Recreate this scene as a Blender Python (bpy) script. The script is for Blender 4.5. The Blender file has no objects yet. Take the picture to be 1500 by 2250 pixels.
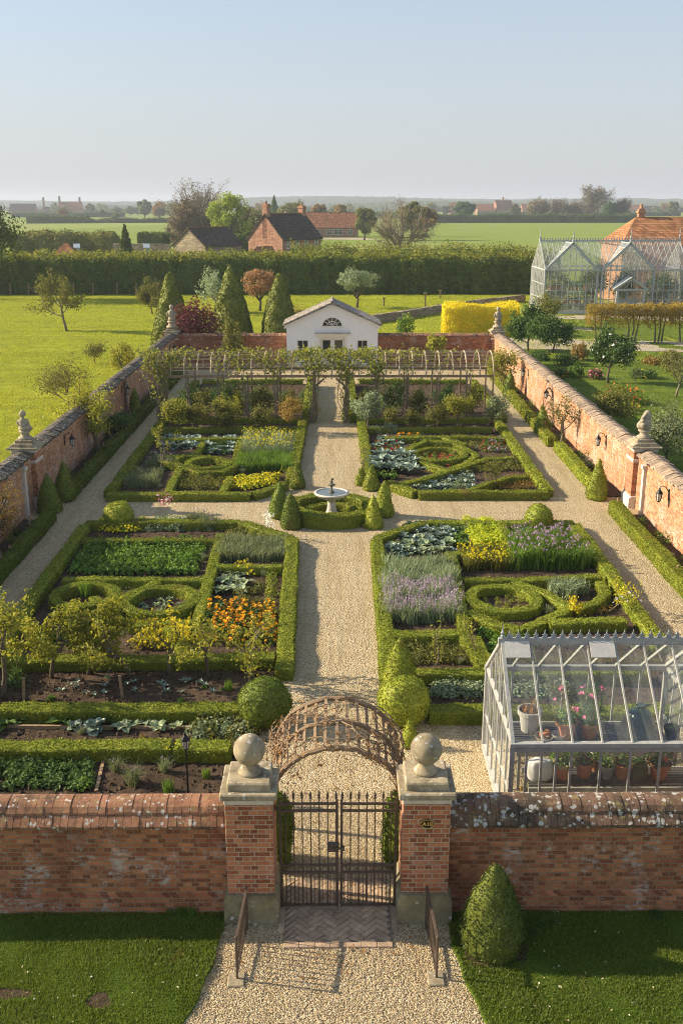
import bpy, math
import numpy as np
from mathutils import Vector, Matrix

sc = bpy.context.scene
COL = sc.collection
R = math.radians
rng = np.random.default_rng(11)

# ------------------------------------------------------------------ camera model (photo is 1500 x 2250)
CAMZ = 10.0
FPX = 2200.0
PITCH = math.atan(677.0 / FPX)
YAW = math.atan(15 * math.cos(PITCH) / FPX)
_r = np.array([math.cos(YAW), -math.sin(YAW), 0.0])
_f = np.array([math.sin(YAW) * math.cos(PITCH), math.cos(YAW) * math.cos(PITCH), -math.sin(PITCH)])
_u = np.cross(_r, _f)


def G(x, y, z=0.0):
    """ground spot (world X, Y) seen at a photo position, at height z"""
    d = _f + (x - 750) / FPX * _r + (1125 - y) / FPX * _u
    t = (z - CAMZ) / d[2]
    return (d[0] * t, d[1] * t)


def GY(x, y, Y):
    """world X and height seen at a photo position, on the plane at distance Y"""
    d = _f + (x - 750) / FPX * _r + (1125 - y) / FPX * _u
    t = Y / d[1]
    return (d[0] * t, CAMZ + d[2] * t)


# ------------------------------------------------------------------ mesh builder
class MB:
    def __init__(self):
        self.v = []
        self.f = []
        self.m = []
        self.n = 0

    def add(self, v, f, m=0):
        v = np.asarray(v, dtype=np.float32).reshape(-1, 3)
        if isinstance(f, np.ndarray):
            f = [f]
        else:
            g = {}
            for q in f:
                g.setdefault(len(q), []).append(q)
            f = [np.array(a, dtype=np.int64) for a in g.values()]
        for a in f:
            if len(a):
                self.f.append(a + self.n)
                self.m.append(m)
        self.v.append(v)
        self.n += len(v)
        return self

    def merge(self, o, m=0):
        for v in o.v:
            pass
        if o.n:
            V = np.concatenate(o.v)
            self.v.append(V)
            for a, k in zip(o.f, o.m):
                self.f.append(a + self.n)
                self.m.append(k + m)
            self.n += len(V)
        return self

    def mesh(self, name, mats, org=(0, 0, 0), smooth=False):
        me = bpy.data.meshes.new(name)
        V = np.concatenate(self.v) - np.array(org, dtype=np.float32)
        me.vertices.add(len(V))
        me.vertices.foreach_set('co', V.astype(np.float32).ravel())
        li = np.concatenate([a.ravel() for a in self.f]).astype(np.int32)
        lt = np.concatenate([np.full(len(a), a.shape[1]) for a in self.f]).astype(np.int32)
        mi = np.concatenate([np.full(len(a), k) for a, k in zip(self.f, self.m)]).astype(np.int32)
        ls = np.concatenate([[0], np.cumsum(lt)[:-1]]).astype(np.int32)
        me.loops.add(len(li))
        me.loops.foreach_set('vertex_index', li)
        me.polygons.add(len(lt))
        me.polygons.foreach_set('loop_start', ls)
        me.polygons.foreach_set('loop_total', lt)
        me.polygons.foreach_set('material_index', mi)
        if not isinstance(mats, (list, tuple)):
            mats = [mats]
        for m in mats:
            me.materials.append(m)
        me.polygons.foreach_set('use_smooth', np.full(len(lt), bool(smooth)))
        me.update(calc_edges=True)
        me.validate()
        return me

    def build(self, name, mats, parent=None, org=None, smooth=False):
        if parent is not None:
            org = parent.get('_org', (0, 0, 0))
        if org is None:
            org = (0, 0, 0)
        o = bpy.data.objects.new(name, self.mesh(name, mats, org, smooth))
        COL.objects.link(o)
        if parent is not None:
            o.parent = parent
            o['_org'] = list(org)
        else:
            o.location = org
            o['_org'] = list(org)
        return o

    # --- shapes
    def bb(self, x0, y0, z0, x1, y1, z1, m=0):
        v = [(x0, y0, z0), (x1, y0, z0), (x1, y1, z0), (x0, y1, z0), (x0, y0, z1), (x1, y0, z1), (x1, y1, z1), (x0, y1, z1)]
        return self.add(v, [(0, 3, 2, 1), (4, 5, 6, 7), (0, 1, 5, 4), (1, 2, 6, 5), (2, 3, 7, 6), (3, 0, 4, 7)], m)

    def bevbox(self, x0, y0, z0, x1, y1, z1, b=.01, m=0):
        """box with a chamfer round all vertical edges and the top"""
        def ring(z, i):
            return [(x0 + i, y0 + b, z), (x0 + b, y0 + i, z), (x1 - b, y0 + i, z), (x1 - i, y0 + b, z),
                    (x1 - i, y1 - b, z), (x1 - b, y1 - i, z), (x0 + b, y1 - i, z), (x0 + i, y1 - b, z)]
        v = ring(z0, 0) + ring(z1 - b, 0) + [(min(max(p[0], x0 + b), x1 - b), min(max(p[1], y0 + b), y1 - b), z1) for p in ring(z1, 0)]
        f = []
        for k in (0, 8):
            for i in range(8):
                j = (i + 1) % 8
                f.append((k + i, k + j, k + 8 + j, k + 8 + i))
        f.append(tuple(range(16, 24)))
        f.append(tuple(range(7, -1, -1)))
        return self.add(v, f, m)

    def bar(self, p, q, w, h=None, m=0, up=(0, 0, 1)):
        """rectangular bar from p to q"""
        p = np.array(p, float); q = np.array(q, float)
        h = h or w
        d = q - p
        L = np.linalg.norm(d)
        if L < 1e-6:
            return self
        d /= L
        up = np.array(up, float)
        if abs(np.dot(d, up)) > .98:
            up = np.array((0, 1, 0), float)
        s = np.cross(d, up); s /= np.linalg.norm(s)
        t = np.cross(s, d)
        v = []
        for c in (p, q):
            for a, b in ((-1, -1), (1, -1), (1, 1), (-1, 1)):
                v.append(c + s * a * w / 2 + t * b * h / 2)
        return self.add(v, [(0, 3, 2, 1), (4, 5, 6, 7), (0, 1, 5, 4), (1, 2, 6, 5), (2, 3, 7, 6), (3, 0, 4, 7)], m)

    def tube(self, pts, rad, n=6, m=0, cap=True):
        pts = np.array(pts, float)
        k = len(pts)
        rad = np.full(k, rad) if np.isscalar(rad) else np.array(rad, float)
        tg = np.gradient(pts, axis=0)
        tg /= np.linalg.norm(tg, axis=1)[:, None] + 1e-9
        ref = np.array((.31, .87, .38)) if abs(tg[0][1]) < .8 else np.array((.9, .1, .4))
        a = np.cross(tg, ref); a /= np.linalg.norm(a, axis=1)[:, None] + 1e-9
        b = np.cross(tg, a)
        an = np.arange(n) * 2 * math.pi / n
        v = pts[:, None, :] + rad[:, None, None] * (a[:, None, :] * np.cos(an)[None, :, None] + b[:, None, :] * np.sin(an)[None, :, None])
        i = np.arange(k - 1)[:, None] * n + np.arange(n)[None, :]
        j = np.arange(k - 1)[:, None] * n + (np.arange(n)[None, :] + 1) % n
        f = np.stack([i, j, j + n, i + n], -1).reshape(-1, 4)
        base = self.n
        self.add(v.reshape(-1, 3), f, m)
        if cap:
            self.f.append(np.array([[base + (k - 1) * n + x for x in range(n)]])); self.m.append(m)
            self.f.append(np.array([[base + x for x in range(n - 1, -1, -1)]])); self.m.append(m)
        return self

    def lathe(self, prof, n=24, c=(0, 0, 0), m=0, jit=0.0, sx=1, sy=1):
        prof = np.array(prof, float)
        k = len(prof)
        an = np.arange(n) * 2 * math.pi / n
        v = np.zeros((k, n, 3))
        v[:, :, 0] = prof[:, 0:1] * np.cos(an) * sx
        v[:, :, 1] = prof[:, 0:1] * np.sin(an) * sy
        v[:, :, 2] = prof[:, 1:2]
        v += np.array(c)
        if jit:
            v += wob(v.reshape(-1, 3), 3.0 / max(prof[:, 0].max(), .05)).reshape(v.shape) * jit
        i = np.arange(k - 1)[:, None] * n + np.arange(n)[None, :]
        j = np.arange(k - 1)[:, None] * n + (np.arange(n)[None, :] + 1) % n
        return self.add(v.reshape(-1, 3), np.stack([i, j, j + n, i + n], -1).reshape(-1, 4), m)

    def ball(self, c, r, n=16, m=0, sz=1.0, jit=0.0):
        th = np.linspace(-math.pi / 2, math.pi / 2, max(7, n // 2 + 1))
        return self.lathe([(max(r * math.cos(t), 1e-4), r * sz * math.sin(t)) for t in th], n, c, m, jit)

    def prism(self, poly, axis, a0, a1, m=0):
        """polygon (list of 2D points) extruded along an axis: 'x' (poly = y,z), 'y' (poly = x,z) or 'z' (poly = x,y)"""
        k = len(poly)
        v = []
        for a in (a0, a1):
            for p in poly:
                v.append({'x': (a, p[0], p[1]), 'y': (p[0], a, p[1]), 'z': (p[0], p[1], a)}[axis])
        f = [tuple(range(k)), tuple(range(2 * k - 1, k - 1, -1))]
        for i in range(k):
            j = (i + 1) % k
            f.append((j, i, k + i, k + j))
        return self.add(v, f, m)


_wd = np.random.default_rng(5).normal(size=(9, 3))
_wp = np.random.default_rng(6).uniform(0, 6.28, size=(9, 3))


def wob(p, fr=1.0):
    """smooth pseudo-random vector field, about -1..1"""
    p = np.asarray(p, float)
    out = np.zeros_like(p)
    for k in range(3):
        for i in range(3):
            q = i * 3 + k
            out[:, k] += np.sin(p @ _wd[q] * fr * (1 + .9 * i) + _wp[q, k]) / (1 + .6 * i)
    return out / 1.7


def unit(a):
    return a / (np.linalg.norm(a, axis=-1, keepdims=True) + 1e-9)


def leaf_quads(mb, C, N, s, m=0, rnd=.8, w=.55, rg=None):
    """one folded rhombus leaf at each point C, facing roughly N"""
    rg = rg or rng
    C = np.asarray(C, float).reshape(-1, 3)
    k = len(C)
    if k == 0:
        return mb
    s = np.broadcast_to(np.asarray(s, float), (k,)) * rg.uniform(.7, 1.35, k)
    Nn = unit(np.asarray(N, float) + rg.normal(size=(k, 3)) * rnd)
    t = unit(np.cross(Nn, rg.normal(size=(k, 3))))
    b = np.cross(Nn, t)
    s = s[:, None]
    fold = Nn * s * .12
    v = np.stack([C - t * s * .5, C + b * s * w * .5 + fold, C + t * s * .5, C - b * s * w * .5 + fold], 1)
    mb.add(v.reshape(-1, 3), np.arange(4 * k).reshape(k, 4), m)
    return mb


def blades(mb, B, h, w, lean=.35, m=0, rg=None, bend=True):
    """grass-like blades from base points B"""
    rg = rg or rng
    B = np.asarray(B, float).reshape(-1, 3)
    k = len(B)
    if k == 0:
        return mb
    h = np.broadcast_to(np.asarray(h, float), (k,)) * rg.uniform(.6, 1.3, k)
    a = rg.uniform(0, 2 * math.pi, k)
    d = np.stack([np.cos(a), np.sin(a), np.zeros(k)], 1)
    a2 = rg.uniform(0, 2 * math.pi, k)
    s = np.stack([np.cos(a2), np.sin(a2), np.zeros(k)], 1) * w * .5
    ln = (rg.uniform(.2, 1, k) * lean * h)[:, None]
    up = np.stack([np.zeros(k), np.zeros(k), h], 1)
    mid = B + up * .6 + d * ln * .35
    tip = B + up * (1 - .25 * lean) + d * ln
    if bend:
        v = np.stack([B - s, B + s, mid + s * .8, mid - s * .8, tip], 1)
        idx = np.arange(k)[:, None] * 5
        base = mb.n
        mb.add(v.reshape(-1, 3), idx + np.array([[0, 1, 2, 3]]), m)
        mb.f.append(idx + np.array([[3, 2, 4]]) + base)
        mb.m.append(m)
    else:
        v = np.stack([B - s, B + s, tip], 1)
        mb.add(v.reshape(-1, 3), np.arange(3 * k).reshape(k, 3), m)
    return mb


# ------------------------------------------------------------------ tagging
def T(o, label=None, cat=None, group=None, kind=None):
    if label:
        o['label'] = label
    if cat:
        o['category'] = cat
    if group:
        o['group'] = group
    if kind:
        o['kind'] = kind
    return o


def thing(name, loc, label, cat, group=None):
    o = bpy.data.objects.new(name, None)
    o.empty_display_size = .1
    COL.objects.link(o)
    o.location = loc
    o['_org'] = list(loc)
    return T(o, label, cat, group)


def copy_tree(o, parent=None):
    c = o.copy()
    COL.objects.link(c)
    if parent is not None:
        c.parent = parent
    for ch in list(o.children):
        copy_tree(ch, c)
    return c


def put(src, x, y, z=0.0, rz=None, s=1.0, label=None, group=None, sz=None):
    """a copy of a thing (with its parts) at a new spot"""
    c = copy_tree(src)
    c.location = (x, y, z)
    c.rotation_euler = (0, 0, rng.uniform(0, 6.28) if rz is None else rz)
    c.scale = (s, s, s * (sz or 1))
    if label:
        c['label'] = label
    if group:
        c['group'] = group
    return c


# ------------------------------------------------------------------ materials
def newmat(name):
    m = bpy.data.materials.new(name)
    m.use_nodes = True
    nt = m.node_tree
    nt.nodes.clear()
    out = nt.nodes.new('ShaderNodeOutputMaterial')
    return m, nt, out


def nd(nt, typ, ins=None, **kw):
    n = nt.nodes.new(typ)
    for k, v in kw.items():
        setattr(n, k, v)
    for k, v in (ins or {}).items():
        if isinstance(v, bpy.types.NodeSocket):
            nt.links.new(v, n.inputs[k])
        else:
            n.inputs[k].default_value = v
    return n


def ramp(nt, fac, stops, interp='LINEAR'):
    n = nt.nodes.new('ShaderNodeValToRGB')
    cr = n.color_ramp
    cr.interpolation = interp
    while len(cr.elements) < len(stops):
        cr.elements.new(.5)
    for e, (p, c) in zip(cr.elements, stops):
        e.position = p
        e.color = (c[0], c[1], c[2], 1) if not np.isscalar(c) else (c, c, c, 1)
    nt.links.new(fac, n.inputs[0])
    return n.outputs[0]


def mix(nt, fac, a, b, mode='MIX'):
    n = nt.nodes.new('ShaderNodeMix')
    n.data_type = 'RGBA'
    n.clamp_result = False
    n.blend_type = mode
    for s, v in ((n.inputs[0], fac), (n.inputs[6], a), (n.inputs[7], b)):
        if isinstance(v, bpy.types.NodeSocket):
            nt.links.new(v, s)
        elif np.isscalar(v):
            s.default_value = v
        else:
            s.default_value = (v[0], v[1], v[2], 1)
    return n.outputs[2]


def mth(nt, op, a, b=None, clamp=False):
    n = nt.nodes.new('ShaderNodeMath')
    n.operation = op
    n.use_clamp = clamp
    for s, v in ((n.inputs[0], a), (n.inputs[1], b)):
        if v is None:
            continue
        if isinstance(v, bpy.types.NodeSocket):
            nt.links.new(v, s)
        else:
            s.default_value = v
    return n.outputs[0]


def noise(nt, vec, scale, detail=4, rough=.6):
    n = nd(nt, 'ShaderNodeTexNoise', {'Scale': scale, 'Detail': detail, 'Roughness': rough})
    if vec is not None:
        nt.links.new(vec, n.inputs['Vector'])
    return n.outputs['Fac']


def wpos(nt):
    return nd(nt, 'ShaderNodeNewGeometry').outputs['Position']


def opos(nt):
    return nd(nt, 'ShaderNodeTexCoord').outputs['Object']


def scalev(nt, v, s):
    return nd(nt, 'ShaderNodeMapping', {'Vector': v, 'Scale': s}).outputs[0]


def leafmat(name, c1, c2, trans=.35, spec=.018, c3=None, brown=0):
    m, nt, out = newmat(name)
    g = nd(nt, 'ShaderNodeNewGeometry')
    oi = nd(nt, 'ShaderNodeObjectInfo')
    st = [(0, c1), (1, c2)] if c3 is None else [(0, c1), (.8, c2), (1, c3)]
    col = ramp(nt, g.outputs['Random Per Island'], st)
    big = noise(nt, g.outputs['Position'], 1.1, 3)
    hv = mth(nt, 'ADD', mth(nt, 'MULTIPLY', big, .7), mth(nt, 'MULTIPLY', oi.outputs['Random'], .35))
    hs = nd(nt, 'ShaderNodeHueSaturation', {'Color': col, 'Hue': .5, 'Saturation': 1.0})
    nt.links.new(mth(nt, 'ADD', hv, .5), hs.inputs['Value'])
    nt.links.new(mth(nt, 'ADD', mth(nt, 'MULTIPLY', big, -.05), .525), hs.inputs['Hue'])
    c = hs.outputs[0]
    if brown:
        nb = noise(nt, g.outputs['Position'], 1.7, 4, .65)
        c = mix(nt, ramp(nt, nb, [(.60, 0), (.72, brown)]), c, (.24, .16, .05))
    d = nd(nt, 'ShaderNodeBsdfDiffuse', {'Color': c})
    t = nd(nt, 'ShaderNodeBsdfTranslucent', {'Color': mix(nt, .35, c, (c2[0] * 1.6, c2[1] * 1.5, c2[2] * .7))})
    s = nd(nt, 'ShaderNodeMixShader', {0: trans, 1: d.outputs[0], 2: t.outputs[0]})
    gl = nd(nt, 'ShaderNodeBsdfGlossy', {'Color': (.9, .95, .9, 1), 'Roughness': .55})
    s2 = nd(nt, 'ShaderNodeMixShader', {0: spec, 1: s.outputs[0], 2: gl.outputs[0]})
    nt.links.new(s2.outputs[0], out.inputs[0])
    return m


def plain(name, c, rough=.7, metal=0.0, nscale=8, nstr=.25, bump=.15, dark=.6, spec=.3):
    """a worn single-colour surface: noise in colour and relief"""
    m, nt, out = newmat(name)
    p = wpos(nt)
    n = noise(nt, p, nscale, 6, .65)
    n2 = noise(nt, p, nscale * 6, 3)
    col = mix(nt, ramp(nt, n, [(.3, 0), (.7, 1)]), [x * (1 - nstr) for x in c], [min(1, x * (1 + nstr * .6)) for x in c])
    col = mix(nt, ramp(nt, n2, [(.55, 0), (.75, .5)]), col, [x * dark for x in c])
    b = nd(nt, 'ShaderNodeBump', {'Strength': bump, 'Distance': .02, 'Height': n2})
    pb = nd(nt, 'ShaderNodeBsdfPrincipled', {'Base Color': col, 'Roughness': rough, 'Metallic': metal, 'Normal': b.outputs[0], 'Specular IOR Level': spec})
    nt.links.new(pb.outputs[0], out.inputs[0])
    return m


def brickmat(name, c1, c2, mortar, white=.3, dirt=.4, scale=1.0, mort=.008, lichen=.0, low=(.5, .5, .5), seed=0.0, wt=.53):
    m, nt, out = newmat(name)
    p = wpos(nt)
    x = nd(nt, 'ShaderNodeSeparateXYZ', {0: p})
    wv = noise(nt, p, 3.0, 2)
    u = mth(nt, 'ADD', x.outputs[0], x.outputs[1])
    zz = mth(nt, 'ADD', x.outputs[2], mth(nt, 'MULTIPLY', mth(nt, 'SUBTRACT', wv, .5), .02))
    uv = nd(nt, 'ShaderNodeCombineXYZ', {0: u, 1: zz, 2: seed}).outputs[0]
    bt = nd(nt, 'ShaderNodeTexBrick', {'Vector': uv, 'Scale': 1.0, 'Mortar Size': mort * scale, 'Mortar Smooth': .3, 'Bias': -.1,
                                        'Brick Width': .225 * scale, 'Row Height': .075 * scale,
                                        'Color1': (0, 0, 0, 1), 'Color2': (1, 1, 1, 1), 'Mortar': (.5, .5, .5, 1)}, offset=.5, squash=.5, squash_frequency=2)
    rnd = bt.outputs['Color']
    col = ramp(nt, rnd, [(0, [k * .55 for k in c1]), (.25, c1), (.7, c2), (1, [min(1, k * 1.25) for k in c2])])
    n1 = noise(nt, p, .9, 5)
    nb = noise(nt, scalev(nt, uv, (4.4 / scale, 13.3 / scale, 1)), 1.0, 3, .7)
    col = mix(nt, ramp(nt, nb, [(.42, 0), (.75, dirt)]), col, [k * .35 for k in c1])
    nf = noise(nt, p, 40, 4, .7)
    col = mix(nt, ramp(nt, nf, [(.4, 0), (.7, .45)]), col, [min(1, k * 1.5 + .02) for k in c2])
    col = mix(nt, bt.outputs['Fac'], col, mortar)
    # lime bloom and flaking whitewash
    n3 = noise(nt, p, 1.7, 8, .75)
    n4 = noise(nt, scalev(nt, uv, (3, 9, 1)), 2.0, 5, .7)
    wm = mth(nt, 'MULTIPLY', ramp(nt, n3, [(wt, 0), (wt + .07, 1)]), ramp(nt, n4, [(.45, 0), (.55, 1)]))
    col = mix(nt, mth(nt, 'MULTIPLY', wm, white), col, (.55, .52, .46))
    # dirt low down and mossy stain
    col = mix(nt, mth(nt, 'MULTIPLY', ramp(nt, n1, [(.45, 0), (.7, 1)]), dirt * .8), col, [k * .4 for k in c1])
    if lichen:
        vo = nd(nt, 'ShaderNodeTexVoronoi', {'Vector': p, 'Scale': 9.0, 'Randomness': 1.0})
        sel = nd(nt, 'ShaderNodeSeparateColor', {0: vo.outputs['Color']})
        spot = mth(nt, 'LESS_THAN', mth(nt, 'ADD', vo.outputs['Distance'], mth(nt, 'MULTIPLY', mth(nt, 'SUBTRACT', nf, .5), .5)), mth(nt, 'MULTIPLY', sel.outputs[0], lichen))
        col = mix(nt, mth(nt, 'MULTIPLY', spot, .8), col, (.5, .5, .46))
    h = mth(nt, 'SUBTRACT', mth(nt, 'MULTIPLY', nf, .5), bt.outputs['Fac'])
    h = mth(nt, 'ADD', h, mth(nt, 'MULTIPLY', rnd, .25))
    b = nd(nt, 'ShaderNodeBump', {'Strength': .6, 'Distance': .012, 'Height': h})
    pb = nd(nt, 'ShaderNodeBsdfPrincipled', {'Base Color': col, 'Roughness': .9, 'Normal': b.outputs[0], 'Specular IOR Level': .15})
    nt.links.new(pb.outputs[0], out.inputs[0])
    return m


def stonemat(name, c, lich=.5, spots=.25, scale=1.0, dark=.5):
    """weathered stone or tile with lichen patches"""
    m, nt, out = newmat(name)
    p = wpos(nt)
    g = nd(nt, 'ShaderNodeNewGeometry')
    n = noise(nt, p, 4 * scale, 7, .7)
    n2 = noise(nt, p, 22 * scale, 5, .7)
    n3 = noise(nt, p, 1.6 * scale, 6, .7)
    hv = nd(nt, 'ShaderNodeHueSaturation', {'Color': (c[0], c[1], c[2], 1), 'Value': mth(nt, 'ADD', mth(nt, 'MULTIPLY', g.outputs['Random Per Island'], .4), .8)}).outputs[0]
    col = mix(nt, ramp(nt, n, [(.35, 0), (.7, 1)]), hv, [k * dark for k in c])
    col = mix(nt, mth(nt, 'MULTIPLY', ramp(nt, n3, [(.5, 0), (.62, 1)]), lich), col, (.05, .045, .035))
    col = mix(nt, mth(nt, 'MULTIPLY', ramp(nt, noise(nt, p, 7 * scale, 5, .75), [(.56, 0), (.63, 1)]), lich), col, (.26, .21, .09))
    vo = nd(nt, 'ShaderNodeTexVoronoi', {'Vector': p, 'Scale': 15.0 * scale, 'Randomness': 1.0})
    sel = nd(nt, 'ShaderNodeSeparateColor', {0: vo.outputs['Color']})
    spot = mth(nt, 'LESS_THAN', mth(nt, 'ADD', vo.outputs['Distance'], mth(nt, 'MULTIPLY', mth(nt, 'SUBTRACT', n2, .5), 1.3)), mth(nt, 'MULTIPLY', mth(nt, 'POWER', sel.outputs[0], 3.0), spots * 2))
    col = mix(nt, mth(nt, 'MULTIPLY', spot, .75), col, (.55, .55, .5))
    b = nd(nt, 'ShaderNodeBump', {'Strength': .5, 'Distance': .015, 'Height': mth(nt, 'ADD', n2, n)})
    pb = nd(nt, 'ShaderNodeBsdfPrincipled', {'Base Color': col, 'Roughness': .9, 'Normal': b.outputs[0], 'Specular IOR Level': .15})
    nt.links.new(pb.outputs[0], out.inputs[0])
    return m


def tilemat(name, c1, c2, moss=.3, row=.1, axis='z', wid=.17):
    """roof tiles: rows along the slope"""
    m, nt, out = newmat(name)
    p = wpos(nt)
    x = nd(nt, 'ShaderNodeSeparateXYZ', {0: p})
    u = mth(nt, 'ADD', x.outputs[0], x.outputs[1])
    uv = nd(nt, 'ShaderNodeCombineXYZ', {0: u, 1: x.outputs[2]}).outputs[0]
    bt = nd(nt, 'ShaderNodeTexBrick', {'Vector': uv, 'Scale': 1.0, 'Mortar Size': row * .08, 'Mortar Smooth': .2, 'Brick Width': wid, 'Row Height': row,
                                        'Color1': (0, 0, 0, 1), 'Color2': (1, 1, 1, 1), 'Mortar': (.2, .2, .2, 1)}, offset=.5)
    col = ramp(nt, bt.outputs['Color'], [(0, [k * .6 for k in c1]), (.3, c1), (1, c2)])
    n = noise(nt, p, .8, 6, .7)
    col = mix(nt, mth(nt, 'MULTIPLY', ramp(nt, n, [(.48, 0), (.62, 1)]), moss), col, (.05, .045, .02))
    col = mix(nt, mth(nt, 'MULTIPLY', ramp(nt, noise(nt, p, 3.3, 6, .7), [(.5, 0), (.65, 1)]), moss * .7), col, (.14, .1, .04))
    col = mix(nt, mth(nt, 'MULTIPLY', bt.outputs['Fac'], .7), col, [k * .25 for k in c1])
    fr = mth(nt, 'FRACT', mth(nt, 'DIVIDE', x.outputs[2], row))
    b = nd(nt, 'ShaderNodeBump', {'Strength': .8, 'Distance': .03, 'Height': mth(nt, 'SUBTRACT', mth(nt, 'MULTIPLY', bt.outputs['Color'], .4), fr)})
    pb = nd(nt, 'ShaderNodeBsdfPrincipled', {'Base Color': col, 'Roughness': .85, 'Normal': b.outputs[0], 'Specular IOR Level': .2})
    nt.links.new(pb.outputs[0], out.inputs[0])
    return m


def glassmat(name, tint=(.93, .96, .94), rough=.02, dirt=.1):
    m, nt, out = newmat(name)
    t = nd(nt, 'ShaderNodeBsdfTransparent', {'Color': (*tint, 1)})
    g = nd(nt, 'ShaderNodeBsdfGlossy', {'Color': (.95, .97, 1, 1), 'Roughness': rough})
    fr = nd(nt, 'ShaderNodeFresnel', {'IOR': 1.5})
    s = nd(nt, 'ShaderNodeMixShader', {0: fr.outputs[0], 1: t.outputs[0], 2: g.outputs[0]})
    d = nd(nt, 'ShaderNodeBsdfDiffuse', {'Color': (.7, .72, .68, 1)})
    n = noise(nt, wpos(nt), 1.8, 5, .6)
    s2 = nd(nt, 'ShaderNodeMixShader', {0: mth(nt, 'MULTIPLY', ramp(nt, n, [(.35, .2), (.7, 1)]), dirt), 1: s.outputs[0], 2: d.outputs[0]})
    nt.links.new(s2.outputs[0], out.inputs[0])
    return m


def simple(name, c, rough=.5, metal=0.0, spec=.5):
    m, nt, out = newmat(name)
    pb = nd(nt, 'ShaderNodeBsdfPrincipled', {'Base Color': (*c, 1), 'Roughness': rough, 'Metallic': metal, 'Specular IOR Level': spec})
    nt.links.new(pb.outputs[0], out.inputs[0])
    return m
# ================================================================== materials of the place
M = {}
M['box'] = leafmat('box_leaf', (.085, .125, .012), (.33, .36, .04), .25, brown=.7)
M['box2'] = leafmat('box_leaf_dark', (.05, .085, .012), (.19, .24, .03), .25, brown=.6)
M['yew'] = leafmat('yew_leaf', (.055, .085, .014), (.2, .22, .03), .15)
M['hedge'] = leafmat('tall_hedge_leaf', (.05, .085, .014), (.13, .17, .025), .25)
M['hedgetop'] = leafmat('sunlit_hedge_shoot', (.09, .13, .02), (.29, .29, .045), .4)  # ragged top shoots, lighter because sunlight is put into their colour
M['green'] = leafmat('veg_leaf', (.065, .15, .018), (.19, .3, .04), .35)
M['deep'] = leafmat('deep_green_leaf', (.035, .085, .018), (.11, .18, .035), .3)
M['blue'] = leafmat('blue_green_leaf', (.09, .15, .11), (.2, .27, .2), .2, .12)
M['lime'] = leafmat('lime_leaf', (.36, .46, .02), (.6, .64, .05), .4)
M['grey'] = leafmat('grey_green_leaf', (.14, .18, .08), (.27, .3, .15), .25)
M['sage'] = leafmat('sage_leaf', (.2, .27, .14), (.36, .42, .25), .25)
M['olive'] = leafmat('olive_leaf', (.09, .11, .02), (.24, .23, .05), .35)
M['young'] = leafmat('young_leaf', (.16, .2, .02), (.4, .38, .05), .45)
M['vine'] = leafmat('vine_leaf', (.14, .19, .02), (.36, .36, .06), .45)
M['gold'] = leafmat('golden_leaf', (.45, .4, .015), (.85, .72, .03), .35)
M['rust'] = leafmat('rust_leaf', (.2, .13, .03), (.36, .24, .06), .35)
M['coral'] = leafmat('coral_leaf', (.3, .17, .08), (.5, .3, .15), .4)
M['purple'] = leafmat('purple_leaf', (.06, .018, .022), (.2, .05, .055), .25)
M['orange'] = leafmat('orange_petal', (.7, .3, .01), (.8, .45, .02), .2)
M['yellow'] = leafmat('yellow_petal', (.6, .52, .01), (.78, .7, .03), .25)
M['mauve'] = leafmat('mauve_petal', (.32, .23, .36), (.5, .38, .52), .3)
M['lilac'] = leafmat('lilac_petal', (.34, .23, .36), (.52, .38, .52), .3)
M['red'] = leafmat('red_petal', (.45, .03, .03), (.65, .1, .08), .2)
M['pink'] = leafmat('pink_petal', (.7, .12, .3), (.85, .3, .5), .25)
M['white'] = leafmat('white_petal', (.7, .68, .62), (.85, .83, .76), .3)
M['dead'] = leafmat('dry_leaf', (.2, .1, .035), (.42, .22, .06), .2)
M['grass'] = leafmat('grass_blade', (.085, .145, .012), (.21, .26, .032), .35, .03, brown=.5)
M['grass2'] = leafmat('meadow_blade', (.24, .31, .015), (.46, .47, .03), .4, .03)
M['spring'] = leafmat('spring_leaf', (.2, .3, .02), (.42, .48, .05), .4)
M['shadedcone'] = leafmat('shaded_cone_leaf', (.03, .05, .01), (.12, .145, .022), .15)  # pier and wall shadow on the lawn cone, put into its leaf colour
M['russet'] = leafmat('russet_leaf', (.26, .2, .03), (.46, .34, .06), .4)
M['orangered'] = leafmat('orange_red_petal', (.65, .1, .02), (.8, .2, .04), .2)
M['bark'] = plain('bark', (.16, .125, .08), .95, nscale=9, nstr=.4, bump=.5)
M['bark2'] = plain('pale_bark', (.24, .2, .14), .95, nscale=9, nstr=.4, bump=.5)
M['wood'] = plain('weathered_wood', (.28, .195, .115), .9, nscale=7, nstr=.3, bump=.4)
M['stake'] = plain('stake_wood', (.4, .27, .15), .9, nscale=10, nstr=.3, bump=.3)
M['iron'] = plain('rusty_iron', (.13, .095, .07), .6, .3, nscale=20, nstr=.4, bump=.3)
M['black'] = plain('black_iron', (.02, .02, .022), .45, .5, nscale=14)
M['brick'] = brickmat('front_brick', (.3, .095, .04), (.5, .2, .085), (.3, .235, .16), .65, .6)
M['pbrick'] = brickmat('pier_brick', (.32, .1, .045), (.48, .19, .09), (.45, .38, .27), .2, .25, seed=2.0)
M['wbrick'] = brickmat('garden_wall_brick', (.36, .135, .06), (.53, .25, .115), (.45, .37, .26), .7, .35, lichen=.0, wt=.495)
M['cope'] = stonemat('coping_brick', (.37, .19, .11), .7, .25)
M['copedark'] = stonemat('mossy_coping_brick', (.21, .13, .085), .8, .36)
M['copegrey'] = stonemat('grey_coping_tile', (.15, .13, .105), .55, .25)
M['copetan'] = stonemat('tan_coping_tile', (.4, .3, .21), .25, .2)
M['stone'] = stonemat('cap_stone', (.42, .35, .23), .5, .2)
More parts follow.
